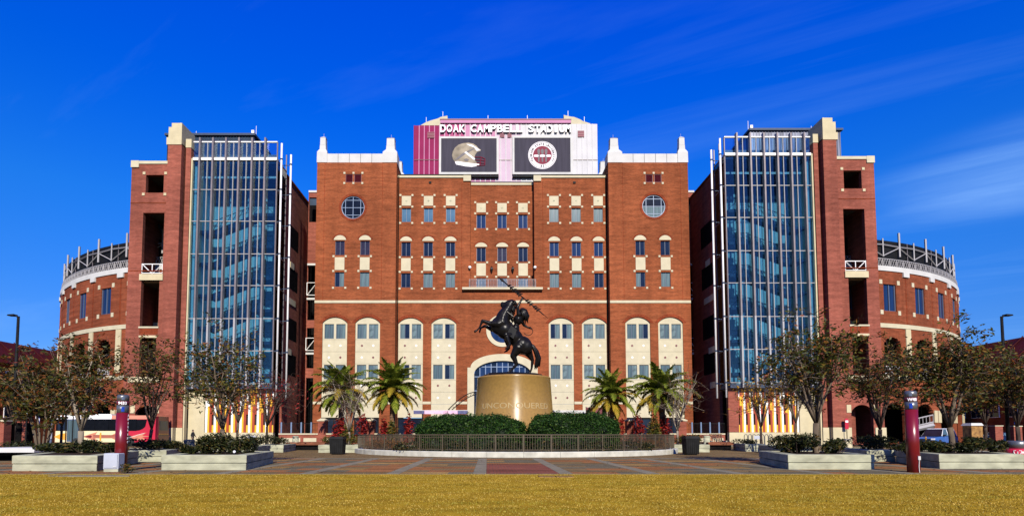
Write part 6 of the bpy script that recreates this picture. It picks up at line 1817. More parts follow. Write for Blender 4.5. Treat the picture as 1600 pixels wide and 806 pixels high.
# ================================================================= EMERGENCY CALL PILLARS
M['pillar_red'] = pmat('glossy_dark_red_paint', (0.20, 0.008, 0.014), 0.28, var=.1, scale=1.5, spec=.5)
M['steel'] = pmat('brushed_steel', (0.22, 0.225, 0.23), 0.35, metal=.6, var=.1)
M['lamp_blue'] = pmat('blue_lamp_lens', (0.01, 0.05, 0.42), 0.2, var=.1, spec=.6)
M['box_grey'] = pmat('pale_blue_grey_box', (0.50, 0.53, 0.60), 0.5, var=.05)
def wraptext(txt, cx, cy, r, z, size, t0, name, m, parent):
    vs, fs = text_mesh(txt, size, .004, .004, 'CENTER')
    MB().add([(cx + (r + v[2]) * sin(t0 + v[0] / r), cy - (r + v[2]) * cos(t0 + v[0] / r), z + v[1]) for v in vs], fs).build(name, m, parent)
def pillar(label, px, pyb, pyt, code, box):
    D = 1125.0 / (pyb - 678)
    x = gx(px, D); zt = az(pyt, D); r = 8.8 * D / 900
    T = thing('call_pillar', label, 'call pillar', (x, D, 0), 'emergency call pillars on the lawn edge')
    c = (x, D); zl = zt - .62
    MB().lathe([(r, .0), (r, zl)], 28, c).build('shaft', M['pillar_red'], T, smooth=True)
    MB().lathe([(r * .96, zl + .001), (r * .96, zl + .27)], 28, c).build('lamp_housing', M['steel'], T, smooth=True)
    MB().lathe([(r * 1.0, zl + .271), (r * 1.0, zl + .40)], 28, c).build('collar', M['garnet'], T, smooth=True)
    MB().lathe([(r * .97, zl + .401), (r * .97, zt - .06), (r * .8, zt), (0, zt + .01)], 28, c).build('cap', M['steel'], T, smooth=True)
    aim = atan2(CAMX - x, D) if False else atan2(-(x - CAMX), D) * -1
    ta = -atan2(x - CAMX, D)
    MB().add([(x + (r * .975) * sin(ta + (i - 2.5) * .10), D - (r * .975) * cos(ta + (i - 2.5) * .10), z) for z in (zl + .04, zl + .20) for i in range(6)], [(i, i + 1, 7 + i, 6 + i) for i in range(5)]).build('blue_lamp', M['lamp_blue'], T)
    MB().add([(x + (r * .985) * sin(ta + (i - 2.5) * .10), D - (r * .985) * cos(ta + (i - 2.5) * .10), z) for z in (zt - .18, zt - .07) for i in range(6)], [(i, i + 1, 7 + i, 6 + i) for i in range(5)]).build('blue_beacon', M['frame'], T)
    wraptext(code, x, D, r * 1.004, zl + .285, .135, ta + (.25 if box is False else -.1), 'code', M['letter'], T)
    if box:
        MB().bevbox(x - .26, x + .24, D - .50, D - .19, .10, .62, .02).build('cabinet', M['box_grey'], T)
        MB().box(x - .23, x + .21, D - .525, D - .502, .14, .58).build('cabinet_door', M['box_grey'], T)
        MB().box(x + .08, x + .19, D - .54, D - .527, .17, .19).build('nameplate', M['white'], T)
        MB().box(x - .25, x + .23, D - .49, D - .19, 0, .10).build('cabinet_base', M['concrete'], T)
        # upright white dots down the right flank of the shaft
        for k in range(8):
            wraptext('EMERGENCY'[k], x, D, r * 1.004, zl - .12 - k * .13, .10, ta + 1.15, 'side_letter', M['letter'], T)
    else:
        MB().box(x + .01, x + .09, D - r - .03, D - r + .05, .42, .54).build('outlet_box', M['white'], T)
        MB().tube([(x + .05, D - r - .015, .42), (x + .03, D - r - .015, .2), (x + .04, D - r - .02, 0)], .012, 5).build('conduit', M['white'], T)
    return T
pillar('dark red call pillar with a pale grey cabinet at its foot, on the left lawn edge', 191.5, 735, 616.5, '9433', True)
pillar('dark red call pillar with a blue lamp and no cabinet, on the right lawn edge', 1424, 737, 610.5, 'W40', False)
# green weeds at the cabinet foot
shrub('small patch of green weeds at the foot of the grey cabinet', 197, 729, 14, 18.6, 0, LM['olive'], 260, 401, name='weeds', size=.035, cat='weeds')

# ================================================================= BUS
M['bus_cream'] = pmat('bus_cream_paint', (0.70, 0.60, 0.34), .35, var=.03, spec=.5, scale=.6)
M['bus_white'] = pmat('bus_white_paint', (0.72, 0.70, 0.68), .3, var=.03, spec=.5, scale=.6)
M['bus_pink'] = pmat('bus_crimson_paint', (0.60, 0.022, 0.05), .3, var=.05, spec=.5, scale=.6)
M['bus_rear'] = pmat('bus_dark_garnet_paint', (0.13, 0.006, 0.012), .3, var=.1, spec=.5, scale=.6)
M['bus_orange'] = pmat('bus_orange_print', (0.72, 0.30, 0.03), .4, var=.05)
M['bus_salmon'] = pmat('bus_salmon_paint', (0.68, 0.26, 0.15), .35, var=.06, spec=.5, scale=.6)
M['bus_glass'] = pmat('black_bus_glass', (0.006, 0.006, 0.008), .25, var=.2, spec=.15)
M['tyre'] = pmat('black_rubber', (0.015, 0.015, 0.015), .8)
BY = 64.0
bx0, bx1 = gx(86, BY), gx(246, BY)
bl = bx1 - bx0; zt = az(648.5, BY); wy = 2.55
BUS = thing('city_bus', 'long city bus, cream at the front and crimson at the rear, with arrow artwork', 'bus', ((bx0 + bx1) / 2, BY + 1.2, 0))
f = lambda t: bx0 + bl * t
def side(pts, y, name, m, par=BUS, th=.02): return MB().slab(pts, [], y - th, y).build(name, m, par)
# body shell, split where the paint changes
MB().box(f(.012), f(.66), BY, BY + wy, .38, 1.62).build('body', M['bus_cream'], BUS)
MB().box(f(.66), f(.985), BY, BY + wy, .38, 1.62).build('rear_body', M['bus_pink'], BUS)
MB().box(f(.012), f(.80), BY + .03, BY + wy - .03, 1.62, zt - .42).build('window_deck', M['bus_glass'], BUS)
MB().box(f(.8001), f(.93), BY + .003, BY + wy - .003, 1.62, zt - .42).build('rear_upper_body', M['bus_pink'], BUS)
MB().frustum([(f(.0), BY), (f(.55), BY), (f(.55), BY + wy), (f(.0), BY + wy)], zt - .42, [(f(.01), BY + .12), (f(.55), BY + .12), (f(.55), BY + wy - .12), (f(.01), BY + wy - .12)], zt).build('roof', M['bus_white'], BUS)
MB().frustum([(f(.55), BY), (f(.985), BY), (f(.985), BY + wy), (f(.55), BY + wy)], zt - .42, [(f(.55), BY + .12), (f(.96), BY + .12), (f(.96), BY + wy - .12), (f(.55), BY + wy - .12)], zt).build('rear_roof', M['bus_salmon'], BUS)
MB().box(f(.93), f(.985), BY + .003, BY + wy - .003, 1.62, zt - .42).build('rear_pillar', M['bus_pink'], BUS)
# rear face
RFx = f(.985)
rb_ = MB().frustum([(RFx, BY + .02), (RFx + .25, BY + .25), (RFx + .25, BY + wy - .25), (RFx, BY + wy - .02)], .42, [(RFx, BY + .02), (RFx + .16, BY + .25), (RFx + .16, BY + wy - .25), (RFx, BY + wy - .02)], zt - .1).build('rear_panel', M['bus_rear'], BUS)
MB().box(RFx + .17, RFx + .22, BY + .5, BY + wy - .5, 1.7, zt - .6).build('rear_window', M['pane_dark'], rb_)
MB().box(RFx + .2, RFx + .27, BY + .35, BY + wy - .35, 1.25, 1.3).build('rear_trim', M['bus_orange'], rb_)
for y in (BY + .12, BY + wy - .26): MB().box(RFx + .16, RFx + .24, y, y + .14, .9, 1.15).build('tail_light', M['pillar_red'], rb_)
# front
MB().frustum([(f(.012) - .25, BY + .25), (f(.012), BY), (f(.012), BY + wy), (f(.012) - .25, BY + wy - .25)], .38, [(f(.012) - .12, BY + .25), (f(.012), BY), (f(.012), BY + wy), (f(.012) - .12, BY + wy - .25)], 1.5).build('front_panel', M['bus_cream'], BUS)
MB().frustum([(f(.012) - .12, BY + .25), (f(.012), BY + .03), (f(.012), BY + wy - .03), (f(.012) - .12, BY + wy - .25)], 1.5, [(f(.012) - .02, BY + .3), (f(.02), BY + .05), (f(.02), BY + wy - .05), (f(.012) - .02, BY + wy - .3)], zt - .4).build('windscreen', M['pane_dark'], BUS)
side(rect(f(.03), f(.13), zt - .34, zt - .14), BY - .0, 'destination_sign', M['tyre'], BUS, .03)
# side windows
for a, b in ((.03, .10),): side(rect(f(a), f(b), 1.68, zt - .5), BY + .02, 'side_window', M['pane_dark'])
for k in range(4):
    a = .26 + .135 * k; side(rect(f(a), f(a + .13), 1.68, zt - .46), BY + .025, 'side_window', M['bus_glass'])
ws = [(f(.80), 1.66), (f(.83), 1.70), (f(.86), 1.85), (f(.885), 2.1), (f(.90), zt - .46), (f(.80), zt - .46)]
side(ws, BY - .002, 'side_window', M['bus_glass'])
# doors
dr = side(rect(f(.125), f(.235), .45, zt - .46), BY - .01, 'door', M['frame'], BUS, .03)
for a, b in ((.13, .178), (.182, .23)): side(rect(f(a), f(b), .6, zt - .55), BY - .035, 'door_pane', M['pane_blind_b'], dr, .01)
# artwork along the flank: arrow heads and shafts, flat print
side([(f(-.0), .98), (f(.06), 1.3), (f(.12), 1.4), (f(.12), .62), (f(.06), .7)], BY - .004, 'arrow_head_print', M['bus_orange'])
side([(f(.28), 1.0), (f(.36), 1.32), (f(.42), 1.52), (f(.40), 1.2), (f(.56), 1.16), (f(.60), 1.4), (f(.66), 1.5), (f(.66), .5), (f(.60), .62), (f(.56), .86), (f(.40), .84), (f(.42), .5), (f(.36), .7)], BY - .004, 'arrow_print', M['bus_salmon'])
for k in range(3): side(rect(f(.38), f(.60), .84 + k * .14, .90 + k * .14), BY - .008, 'arrow_shaft_print', M['pillar_red'])
side([(f(.29), 1.0), (f(.36), 1.16), (f(.36), 1.1), (f(.37), 1.04), (f(.37), .96), (f(.36), .9), (f(.36), .84)], BY - .008, 'arrow_tip_print', M['pillar_red'])
side(rect(f(.445), f(.46), .55, 1.45), BY - .012, 'arrow_binding_print', M['bus_orange'])
side([(f(.70), .80), (f(.80), 1.2), (f(.90), 1.45), (f(.86), 1.1), (f(.95), 1.02), (f(.86), .95), (f(.90), .62), (f(.80), .62)], BY - .004, 'arrow_head_print', M['bus_salmon'])
for a, b, z0, z1 in ((.72, .80, .83, 1.1), (.80, .88, 1.12, 1.38)): MB().tube([(f(a), BY - .02, z0), (f(b), BY - .02, z1)], .03, 4).build('arrow_outline_print', M['bus_white'], BUS)
for k, t in enumerate((.215, .73)):
    x = f(t)
    wv = MB().lathe([(.62, -.0), (.62, .05), (0, .05)], 24).v
    wh = MB().add([(x + p[0], BY - .012 + p[2] * .0 - (.0 if p[2] < .02 else .004), .52 + p[1]) for p in wv], MB().lathe([(.62, -.0), (.62, .05), (0, .05)], 24).f).build('wheel_arch', M['tyre'], BUS)
    for y in (BY - .05, BY + wy - .28):
        ty = MB(); m_ = MB().lathe([(.30, 0), (.48, .02), (.5, .08), (.5, .25), (.48, .3), (.30, .32)], 28)
        ty.add([(x + p[0], y + p[2], .5 + p[1]) for p in m_.v], m_.f); ty = ty.build('wheel', M['tyre'], BUS, smooth=False)
        rm = MB(); m_ = MB().lathe([(0, .0), (.12, -.01), (.13, .04), (.24, .06), (.31, .02)], 20)
        rm.add([(x + p[0], y + p[2], .5 + p[1]) for p in m_.v], m_.f); rm.build('rim', M['steel'], ty)
MB().box(f(.02), f(.98), BY + .06, BY + wy - .06, .25, .38).build('skirt', M['tyre'], BUS)
MB().box(f(.36), f(.52), BY + .5, BY + 2, zt - .01, zt + .16).build('roof_unit', M['bus_white'], BUS)
MB().tube([(f(.012) - .2, BY - .15, 2.75), (f(.012) - .3, BY - .25, 2.4)], .03, 5).box(f(.012) - .4, f(.012) - .25, BY - .32, BY - .2, 1.95, 2.4).build('mirror', M['tyre'], BUS)
vs, fs = text_mesh('T', .8, .02, .004)
MB().add([(f(.955) + v[0], BY - .008 - v[2], 1.95 + v[1]) for v in vs], fs).build('letter_print', M['bus_rear'], BUS)
vs, fs = text_mesh('1 STAR 8192', .22, .0, .004)
MB().add([(f(.09) + v[0], BY - .03 - v[2] + .005, zt - .3 + v[1]) for v in vs], fs).build('number_print', M['tyre'], BUS) if False else None

# ================================================================= WALKING MAN
M['jacket'] = pmat('black_jacket_cloth', (0.012, 0.012, 0.016), .8, var=.2)
M['trousers'] = pmat('olive_trouser_cloth', (0.075, 0.06, 0.032), .85, var=.15)
M['hair'] = pmat('dark_hair', (0.012, 0.009, 0.007), .7)
def man():
    D = 65.6; x = gx(302, D)
    T = thing('person', 'man in a black jacket and olive trousers walking right, hands at his sides', 'person', (x, D, 0))
    o = lambda a, b, c: V((x + a, D + b, c))
    # hips at .93, walking to +X: front foot ahead, back heel lifting
    balls = [(o(.03, 0, 1.66), (.098, .08, .122), None), (o(.105, 0, 1.655), (.022, .016, .022), None), (o(.075, 0, 1.605), (.05, .045, .045), None),
             (o(.015, -.078, 1.655), (.018, .012, .03), None), (o(.015, .078, 1.655), (.018, .012, .03), None), (o(.098, -.032, 1.675), (.014, .014, .011), None), (o(.098, .032, 1.675), (.014, .014, .011), None), (o(.1, 0, 1.595), (.014, .022, .008), None)]
    tubes = [([o(0, 0, .95), o(.01, 0, 1.15), o(.02, 0, 1.36), o(.025, 0, 1.45)], [.145, .135, .155, .10]),
             ([o(.02, 0, 1.44), o(.028, 0, 1.55)], [.062, .055]),
             ([o(.02, -.17, 1.40), o(-.06, -.23, 1.14), o(.05, -.24, .92)], [.058, .044, .030]),
             ([o(.02, .17, 1.40), o(.10, .23, 1.15), o(.26, .22, .98)], [.058, .044, .030]),
             ([o(0, -.09, .93), o(.20, -.10, .52), o(.26, -.10, .10)], [.092, .062, .042]),
             ([o(.24, -.10, .06), o(.40, -.10, .045)], [.045, .032]),
             ([o(0, .09, .93), o(-.02, .10, .50), o(-.34, .10, .20)], [.092, .062, .042]),
             ([o(-.37, .10, .17), o(-.27, .10, .05)], [.042, .032])]
    for hx, hy, hz, d in ((.05, -.24, .92, V((.25, 0, -1)).normalized()), (.26, .22, .98, V((.6, 0, -.8)).normalized())):
        h = o(hx, hy, hz); pd = h + d * .085; sd = V((0, 1, 0)); fw = V((-d.z, 0, d.x)) * -1
        tubes.append(([h, pd], [.030, .038]))
        for k, ln in enumerate((.070, .082, .076, .060)):
            b = pd + fw * (.030 - .020 * k); m1 = b + d * ln * .55 + sd * (.01 if hy < 0 else -.01); e = m1 + d * ln * .4 + sd * (.022 if hy < 0 else -.022)
            tubes.append(([b, m1, e], [.010, .009, .008]))
        b = h + d * .03 + fw * .03; tubes.append(([b, b + d * .035 + fw * .025, b + d * .065 + fw * .03], [.012, .010, .009]))
    organic('body', balls, tubes, .012, M['skin'], T, 2)
    organic('jacket', [], [([o(0, 0, .90), o(.0, 0, 1.1), o(.02, 0, 1.34), o(.025, 0, 1.46)], [.165, .16, .185, .10]), ([o(.02, -.1, 1.42), o(.02, -.18, 1.40), o(-.06, -.235, 1.14), o(.03, -.24, .96)], [.09, .075, .062, .046]),
                            ([o(.02, .1, 1.42), o(.02, .18, 1.40), o(.10, .235, 1.15), o(.235, .222, 1.0)], [.09, .075, .062, .046])], .018, M['jacket'], T, 3)
    organic('trousers', [], [([o(0, -.05, .95), o(0, -.09, .90), o(.20, -.10, .52), o(.265, -.10, .10)], [.13, .112, .08, .062]), ([o(0, .05, .95), o(0, .09, .90), o(-.02, .10, .50), o(-.33, .10, .21)], [.13, .112, .08, .06])], .016, M['trousers'], T, 3)
    organic('hair', [(o(.012, 0, 1.70), (.105, .09, .095), None), (o(-.04, 0, 1.65), (.06, .075, .085), None)], [], .014, M['hair'], T, 2)
    for p, q in ((o(.24, -.10, .05), o(.41, -.10, .04)), (o(-.375, .10, .165), o(-.27, .10, .045))):
        organic('shoe', [], [([p, p.lerp(q, .5), q], [.055, .048, .038])], .012, M['tyre'], T, 2)
man()

# ================================================================= STREET FURNITURE
for px, pyt, pyb, Y, lab in ((528.5, 681.5, 709.5, 36.0, 'square black litter bin left of the ring fence'), (1078, 680.5, 710.5, 35.4, 'square black litter bin right of the ring fence')):
    x = gx(px, Y); w = 10.6 * Y / 900; h = az(pyt, Y)
    t = thing('litter_bin', lab, 'litter bin', (x, Y, 0), 'black litter bins on the plaza')
    MB().frustum([(x - w * .9, Y - w * .9), (x + w * .9, Y - w * .9), (x + w * .9, Y + w * .9), (x - w * .9, Y + w * .9)], .05, [(x - w, Y - w), (x + w, Y - w), (x + w, Y + w), (x - w, Y + w)], h - .16).build('body', M['black'], t)
    MB().frustum([(x - w * 1.06, Y - w * 1.06), (x + w * 1.06, Y - w * 1.06), (x + w * 1.06, Y + w * 1.06), (x - w * 1.06, Y + w * 1.06)], h - .158, [(x - w * .9, Y - w * .9), (x + w * .9, Y - w * .9), (x + w * .9, Y + w * .9), (x - w * .9, Y + w * .9)], h).build('lid', M['black'], t)
    MB().box(x - w * .7, x + w * .7, Y - w * .7, Y + w * .7, 0, .05).build('foot', M['black'], t)
    for k in range(7): MB().box(x - w * .86 + k * w * .27, x - w * .86 + k * w * .27 + w * .12, Y - w * 1.02, Y - w * .9, .12, h - .2).build('slat', M['black'], t)
for px, Y, r, pyt, lab, m in ((1103.5, 46.5, .25, 680, 'white cylindrical litter bin beside the wooden bench', 'concrete'), (462.5, 46.5, .24, 680.5, 'white cylindrical litter bin at the left brick step', 'concrete'), (1321, 33, .29, 685, 'round tan stone litter bin under the right hand trees', 'yellow_cream'), (297, 34, .30, 686, 'round pebbled litter bin beside the walking man', 'concrete_dark')):
    x = gx(px, Y); h = az(pyt, Y)
    t = thing('round_bin', lab, 'litter bin', (x, Y, 0), 'round litter bins')
    MB().lathe([(r * .9, 0), (r, .06), (r, h - .14)], 20, (x, Y)).build('drum', M[m], t, smooth=True)
    MB().lathe([(r * 1.06, h - .138), (r * 1.06, h - .05), (r * .7, h), (r * .45, h), (r * .42, h - .05), (0, h - .05)], 20, (x, Y)).build('lid', M[m], t)
# wooden bench
M['wood'] = pmat('golden_varnished_wood', (0.42, 0.17, 0.03), .5, var=.25, scale=3, stretch=(1, 1, 6))
Yb = 50.0; x0, x1 = gx(1111, Yb), gx(1131, Yb)
t = thing('wooden_bench', 'slatted golden wooden bench above the brick step on the right', 'bench', ((x0 + x1) / 2, Yb, 0))
zb0 = .42; zb1 = az(677.5, Yb)
n = 7
for i in range(n):
    x = x0 + (x1 - x0) * (i + .2) / n
    MB().add([(x, Yb + .25, zb0), (x + .1, Yb + .25, zb0), (x + .07, Yb + .5, zb1), (x - .03, Yb + .5, zb1), (x, Yb + .29, zb0), (x + .1, Yb + .29, zb0), (x + .07, Yb + .54, zb1), (x - .03, Yb + .54, zb1)], [(0, 1, 2, 3), (4, 7, 6, 5), (0, 4, 5, 1), (1, 5, 6, 2), (2, 6, 7, 3), (3, 7, 4, 0)]).build('back_slat', M['wood'], t)
for k in range(4): MB().box(x0, x1, Yb - .25 + k * .13, Yb - .15 + k * .13, zb0, zb0 + .04).build('seat_slat', M['wood'], t)
MB().box(x0, x1, Yb + .47, Yb + .5, zb1 - .1, zb1 - .02).build('back_rail', M['wood'], t)
for x in (x0 - .12, x1 + .02): MB().box(x, x + .12, Yb - .28, Yb + .5, .0, zb0 + .28).build('end_frame', M['cream'], t)
# bike racks
for a, b, Y, lab in ((373, 414, 60, 'long silver bike rack below the left mural'), (1162, 1207, 60, 'long silver bike rack below the right mural')):
    x0, x1 = gx(a, Y), gx(b, Y); h = az(678, Y)
    t = thing('bike_rack', lab, 'bike rack', ((x0 + x1) / 2, Y, 0), 'silver bike racks')
    n = 7
    for i in range(n):
        xa = x0 + (x1 - x0) * i / n; xb = xa + (x1 - x0) / n * .8
        MB().tube([(xa, Y, 0), (xa, Y, h - .25)] + [((xa + xb) / 2 - (xb - xa) / 2 * cos(pi * k / 8), Y, h - .25 + .25 * sin(pi * k / 8)) for k in range(9)] + [(xb, Y, h - .25), (xb, Y, 0)], .035, 6).build('hoop', M['steel'], t)
    MB().box(x0, x1, Y - .03, Y + .03, .05, .11).build('base_rail', M['steel'], t)
    MB().box(x0 + 1.0, x0 + 1.8, Y - .06, Y - .04, h - .5, h - .15).build('plate', M['box_grey'], t)
# tall street lamps
for px, head, Y, lab in ((21, -1, 39, 'tall dark street lamp with its arm to the left'), (1573.5, 1, 39, 'tall dark street lamp with its arm to the right')):
    x = gx(px, Y); h = az(494, Y)
    t = thing('street_lamp', lab, 'street lamp', (x, Y, 0), 'tall dark street lamps')
    MB().tube([(x, Y, 0), (x, Y, h)], [.12, .085], 10).build('pole', M['black'], t, smooth=True)
    MB().tube([(x, Y, h - .12), (x + head * .12, Y, h + .02), (x + head * .35, Y, h + .06)], .06, 8).build('arm', M['black'], t)
    MB().slab([(x + head * .2, h + .13), (x + head * .62, h + .1), (x + head * .66, h + .02), (x + head * .2, h - .0)] if head < 0 else [(x + .2, h), (x + .66, h + .02), (x + .62, h + .1), (x + .2, h + .13)], [], Y - .18, Y + .18, back=True).build('lamp_head', M['black'], t)
# white globe lamps
for px, py, Y, lab in ((23, 646, 40, 'white globe lamp on a dark post, the left of the two'), (42, 647, 44, 'white globe lamp on a dark post, the right of the two')):
    x, z = at(px, py, Y)
    t = thing('globe_lamp', lab, 'lamp post', (x, Y, 0), 'white globe lamps')
    MB().tube([(x, Y, 0), (x, Y, .5), (x, Y, .52), (x, Y, z - .12)], [.09, .09, .05, .045], 8).build('post', M['black'], t)
    MB().ball((x, Y, z), .10, 16, 10).build('globe', M['white'], t, smooth=True)
# brick gate piers and signs at the far left
t = thing('brick_pier', 'brick wall end with a pale cap at the left edge', 'wall', (gx(0, 38), 38, 0))
MB().box(gx(-60, 38), gx(7, 38), 38, 38.6, 0, az(658, 38)).build('shaft', M['tbrick'], t)
MB().box(gx(-62, 38), gx(8, 38), 37.95, 38.65, az(658, 38), az(655.5, 38)).build('cap', M['cream'], t)
t = thing('brick_wall', 'low brick wall with a blue notice board behind the globe lamps', 'wall', (gx(30, 50), 50, 0))
MB().box(gx(8, 50), gx(46, 50), 50, 50.5, 0, az(660, 50)).build('wall', M['dark'], t)
MB().box(gx(20, 50), gx(46, 50), 49.95, 50.55, az(660, 50), az(658, 50)).build('cap', M['tbrick'], t)
MB().box(gx(37, 50), gx(43, 50), 49.9, 50.1, 0.6, az(660, 50)).build('pilaster', M['tbrick'], t)
MB().box(gx(11, 50), gx(20.5, 50), 49.85, 49.99, az(670, 50), az(658, 50)).build('notice_board', M['frame_light'], t)
MB().box(gx(7, 50), gx(22, 50), 49.5, 49.84, 0, az(680, 50)).build('plinth', M['concrete'], t)
for px, pyt, pyb, hw, Y, m, lab in ((60.5, 651, 663, 2.0, 44, 'lamp_blue', 'small blue parking sign on a post among the left trees'), (1587, 648, 662, 3.0, 40, 'lamp_blue', 'blue and white accessible parking sign at the right edge')):
    x = gx(px, Y); z0, z1 = az(pyb, Y), az(pyt, Y); w = hw * Y / 900
    t = thing('parking_sign', lab, 'sign', (x, Y, 0), 'small blue parking signs')
    MB().tube([(x, Y + .04, 0), (x, Y + .04, z1)], .03, 6).build('post', M['black'], t)
    MB().box(x - w, x + w, Y - .02, Y + .005, z0, z1).build('plate', M[m], t)
    MB().box(x - w * .9, x + w * .9, Y - .03, Y - .021, z0 + (z1 - z0) * .45, z0 + (z1 - z0) * .8).build('symbol_panel', M['letter'], t)
t = thing('blue_post', 'tall blue and white striped post in front of the bus nose', 'post', (gx(81, 40), 40, 0))
Yp = 40
for k in range(5): MB().tube([(gx(81, Yp), Yp, .12 + k * .42), (gx(81, Yp), Yp, .54 + k * .42 - .005)], .075, 10).build('band', M['box_grey'] if k in (2, 3) else M['frame'], t)
MB().tube([(gx(81, Yp), Yp, 0), (gx(81, Yp), Yp, .12)], .12, 10).build('base', M['black'], t)
# bus stop poles standing between planter and bus
for px, lab in ((104, 'slim dark pole before the bus door, the left one'), (114.5, 'slim dark pole before the bus door, the right one')):
    x = gx(px, 60)
    t = thing('pole', lab, 'pole', (x, 60, 0), 'slim dark poles')
    MB().tube([(x, 60, 0), (x, 60, az(650, 60))], .055, 8).build('shaft', M['black'], t); MB().lathe([(.14, 0), (.14, .05), (.06, .1)], 10, (x, 60)).build('base', M['black'], t)
# long electronic ticker, canopy, banner and curved rails before the entrance
Yt = 66.0
t = thing('ticker_sign', 'long thin electronic ticker board, pink in the middle and purple at its ends', 'sign', (gx(688, Yt), Yt, 0))
M['ticker_pink'] = pmat('pink_ticker_face', (0.70, 0.42, 0.56), .4, var=.15, scale=1.2); M['ticker_purple'] = pmat('purple_ticker_end', (0.10, 0.10, 0.24), .4, var=.2)
for a, b, m in ((646, 663, 'ticker_purple'), (663, 715, 'ticker_pink'), (715, 731, 'ticker_purple')):
    MB().box(gx(a, Yt) + .01, gx(b, Yt) - .01, Yt, Yt + .3, az(646.3, Yt), az(641.2, Yt)).build('face', M[m], t)
MB().box(gx(645, Yt), gx(732, Yt), Yt + .05, Yt + .35, az(641.1, Yt), az(640.2, Yt)).build('hood', M['white'], t)
for px in (660, 717): MB().box(gx(px, Yt) - .07, gx(px, Yt) + .07, Yt + .1, Yt + .24, 0, az(646.4, Yt)).build('post', M['black'], t)
t = thing('canopy', 'flat white canopy roof right of the pedestal, behind the hedge', 'canopy', (gx(897, Yt), Yt, 0))
MB().box(gx(866, Yt), gx(925, Yt), Yt, Yt + 3, az(645, Yt), az(640.5, Yt)).build('roof', M['white'], t)
for px in (872, 919): MB().box(gx(px, Yt) - .06, gx(px, Yt) + .06, Yt + .1, Yt + .22, 0, az(645, Yt)).build('post', M['steel'], t)
t = thing('banner', 'garnet banner hung between posts just right of the white canopy', 'banner', (gx(932, 65), 65, 0))
MB().box(gx(916, 65), gx(948, 65), 65, 65.04, az(655, 65), az(636, 65)).build('cloth', M['garnet'], t)
for px in (916, 948): MB().tube([(gx(px, 65), 65.05, 0), (gx(px, 65), 65.05, az(635, 65))], .05, 6).build('post', M['black'], t)
t = thing('entrance_arch_rail', 'curved dark rail frame rising left of the pedestal', 'railing', (gx(723, 68), 68, 0))
for off in (0, 6):
    MB().tube([(*[at(700 + off + (745 - 700) * k / 10, 640 - (640 - 612) * sin(pi / 2 * k / 10), 68)[0]], 68, at(700, 640 - (640 - 612 - off * .5) * sin(pi / 2 * k / 10), 68)[1]) for k in range(11)], .06, 6).build('rail', M['black'], t)
for k in range(1, 9):
    f_ = k / 10; x = at(703 + 45 * f_, 630, 68)[0]
    MB().tube([(x, 68, az(640 - 25 * sin(pi / 2 * f_), 68)), (x + .15, 68, az(640 - 28 * sin(pi / 2 * f_), 68))], .03, 5).build('rung', M['black'], t)
MB().tube([(gx(702, 68), 68, 0), (gx(702, 68), 68, az(639, 68))], .06, 6).build('post', M['black'], t)
# ---------------------------------------------------------------- right hand side
t = thing('garnet_sign', 'garnet sign board with a rounded top on the tower wall at right', 'sign', (gx(1322, 66.5), 66.5, 0))
Yg = 66.5; a, b = gx(1320, Yg), gx(1325.5, Yg)
MB().slab(seg_arch(a, b, az(670, Yg), az(656, Yg), az(653, Yg)), [], Yg, Yg + .08, back=True).build('board', M['bus_pink'], t)
MB().box(a + .05, b - .05, Yg - .02, Yg, az(659.5, Yg), az(656.5, Yg)).build('panel', M['letter'], t)
MB().tube([((a + b) / 2, Yg + .05, 0), ((a + b) / 2, Yg + .05, az(670, Yg))], .04, 6).build('post', M['black'], t)
Ys = 58.0
t = thing('sandstone_pillar', 'mottled sandstone pillar with a flat white cap on the right', 'pillar', (gx(1526, Ys), Ys, 0))
M['sandstone'] = pmat('mottled_sandstone', (0.52, 0.28, 0.08), .9, var=.1, scale=3, c2=(0.12, 0.05, 0.015))
MB().box(gx(1517, Ys), gx(1534.5, Ys), Ys, Ys + 1.1, .25, az(664.5, Ys)).build('shaft', M['sandstone'], t)
MB().box(gx(1515.5, Ys), gx(1536, Ys), Ys - .08, Ys + 1.2, 0, .25).build('plinth', M['concrete'], t)
q0 = [(gx(1515.5, Ys), Ys - .1), (gx(1535.5, Ys), Ys - .1), (gx(1535.5, Ys), Ys + 1.2), (gx(1515.5, Ys), Ys + 1.2)]
MB().frustum(q0, az(664.5, Ys), [(x * 1 + (.12 if i in (0, 3) else -.12), y + (.12 if i < 2 else -.12)) for i, (x, y) in enumerate(q0)], az(660.5, Ys)).build('cap', M['white'], t)
t = thing('drink_barrel', 'squat red and silver barrel cooler at the right edge', 'barrel', (gx(1587, 27), 27, 0))
xb_, rb2 = gx(1587, 27), .42; zb = az(688, 27)
MB().lathe([(rb2 * .95, .0), (rb2 * 1.08, .25), (rb2 * 1.1, zb - .36)], 24, (xb_, 27)).build('lower_shell', M['bus_pink'], t, smooth=True)
MB().lathe([(rb2 * .98, zb - .358), (rb2 * .96, zb - .06), (rb2 * .8, zb), (0, zb)], 24, (xb_, 27)).build('upper_shell', M['steel'], t, smooth=True)
ta = -atan2(xb_ - CAMX, 27)
for pts in (((-.12, .0), (-.12, .1), (-.05, .1)), ((.12, .0), (.12, .1), (.05, .1)), ((-.12, .0), (0, -.16), (.12, 0)), ((0, -.1), (0, .06))):
    MB().tube([(xb_ + rb2 * 1.1 * sin(ta + p / rb2), 27 - rb2 * 1.1 * cos(ta + p / rb2), zb - .55 + q) for p, q in pts], .014, 5).build('emblem', M['letter'], t)
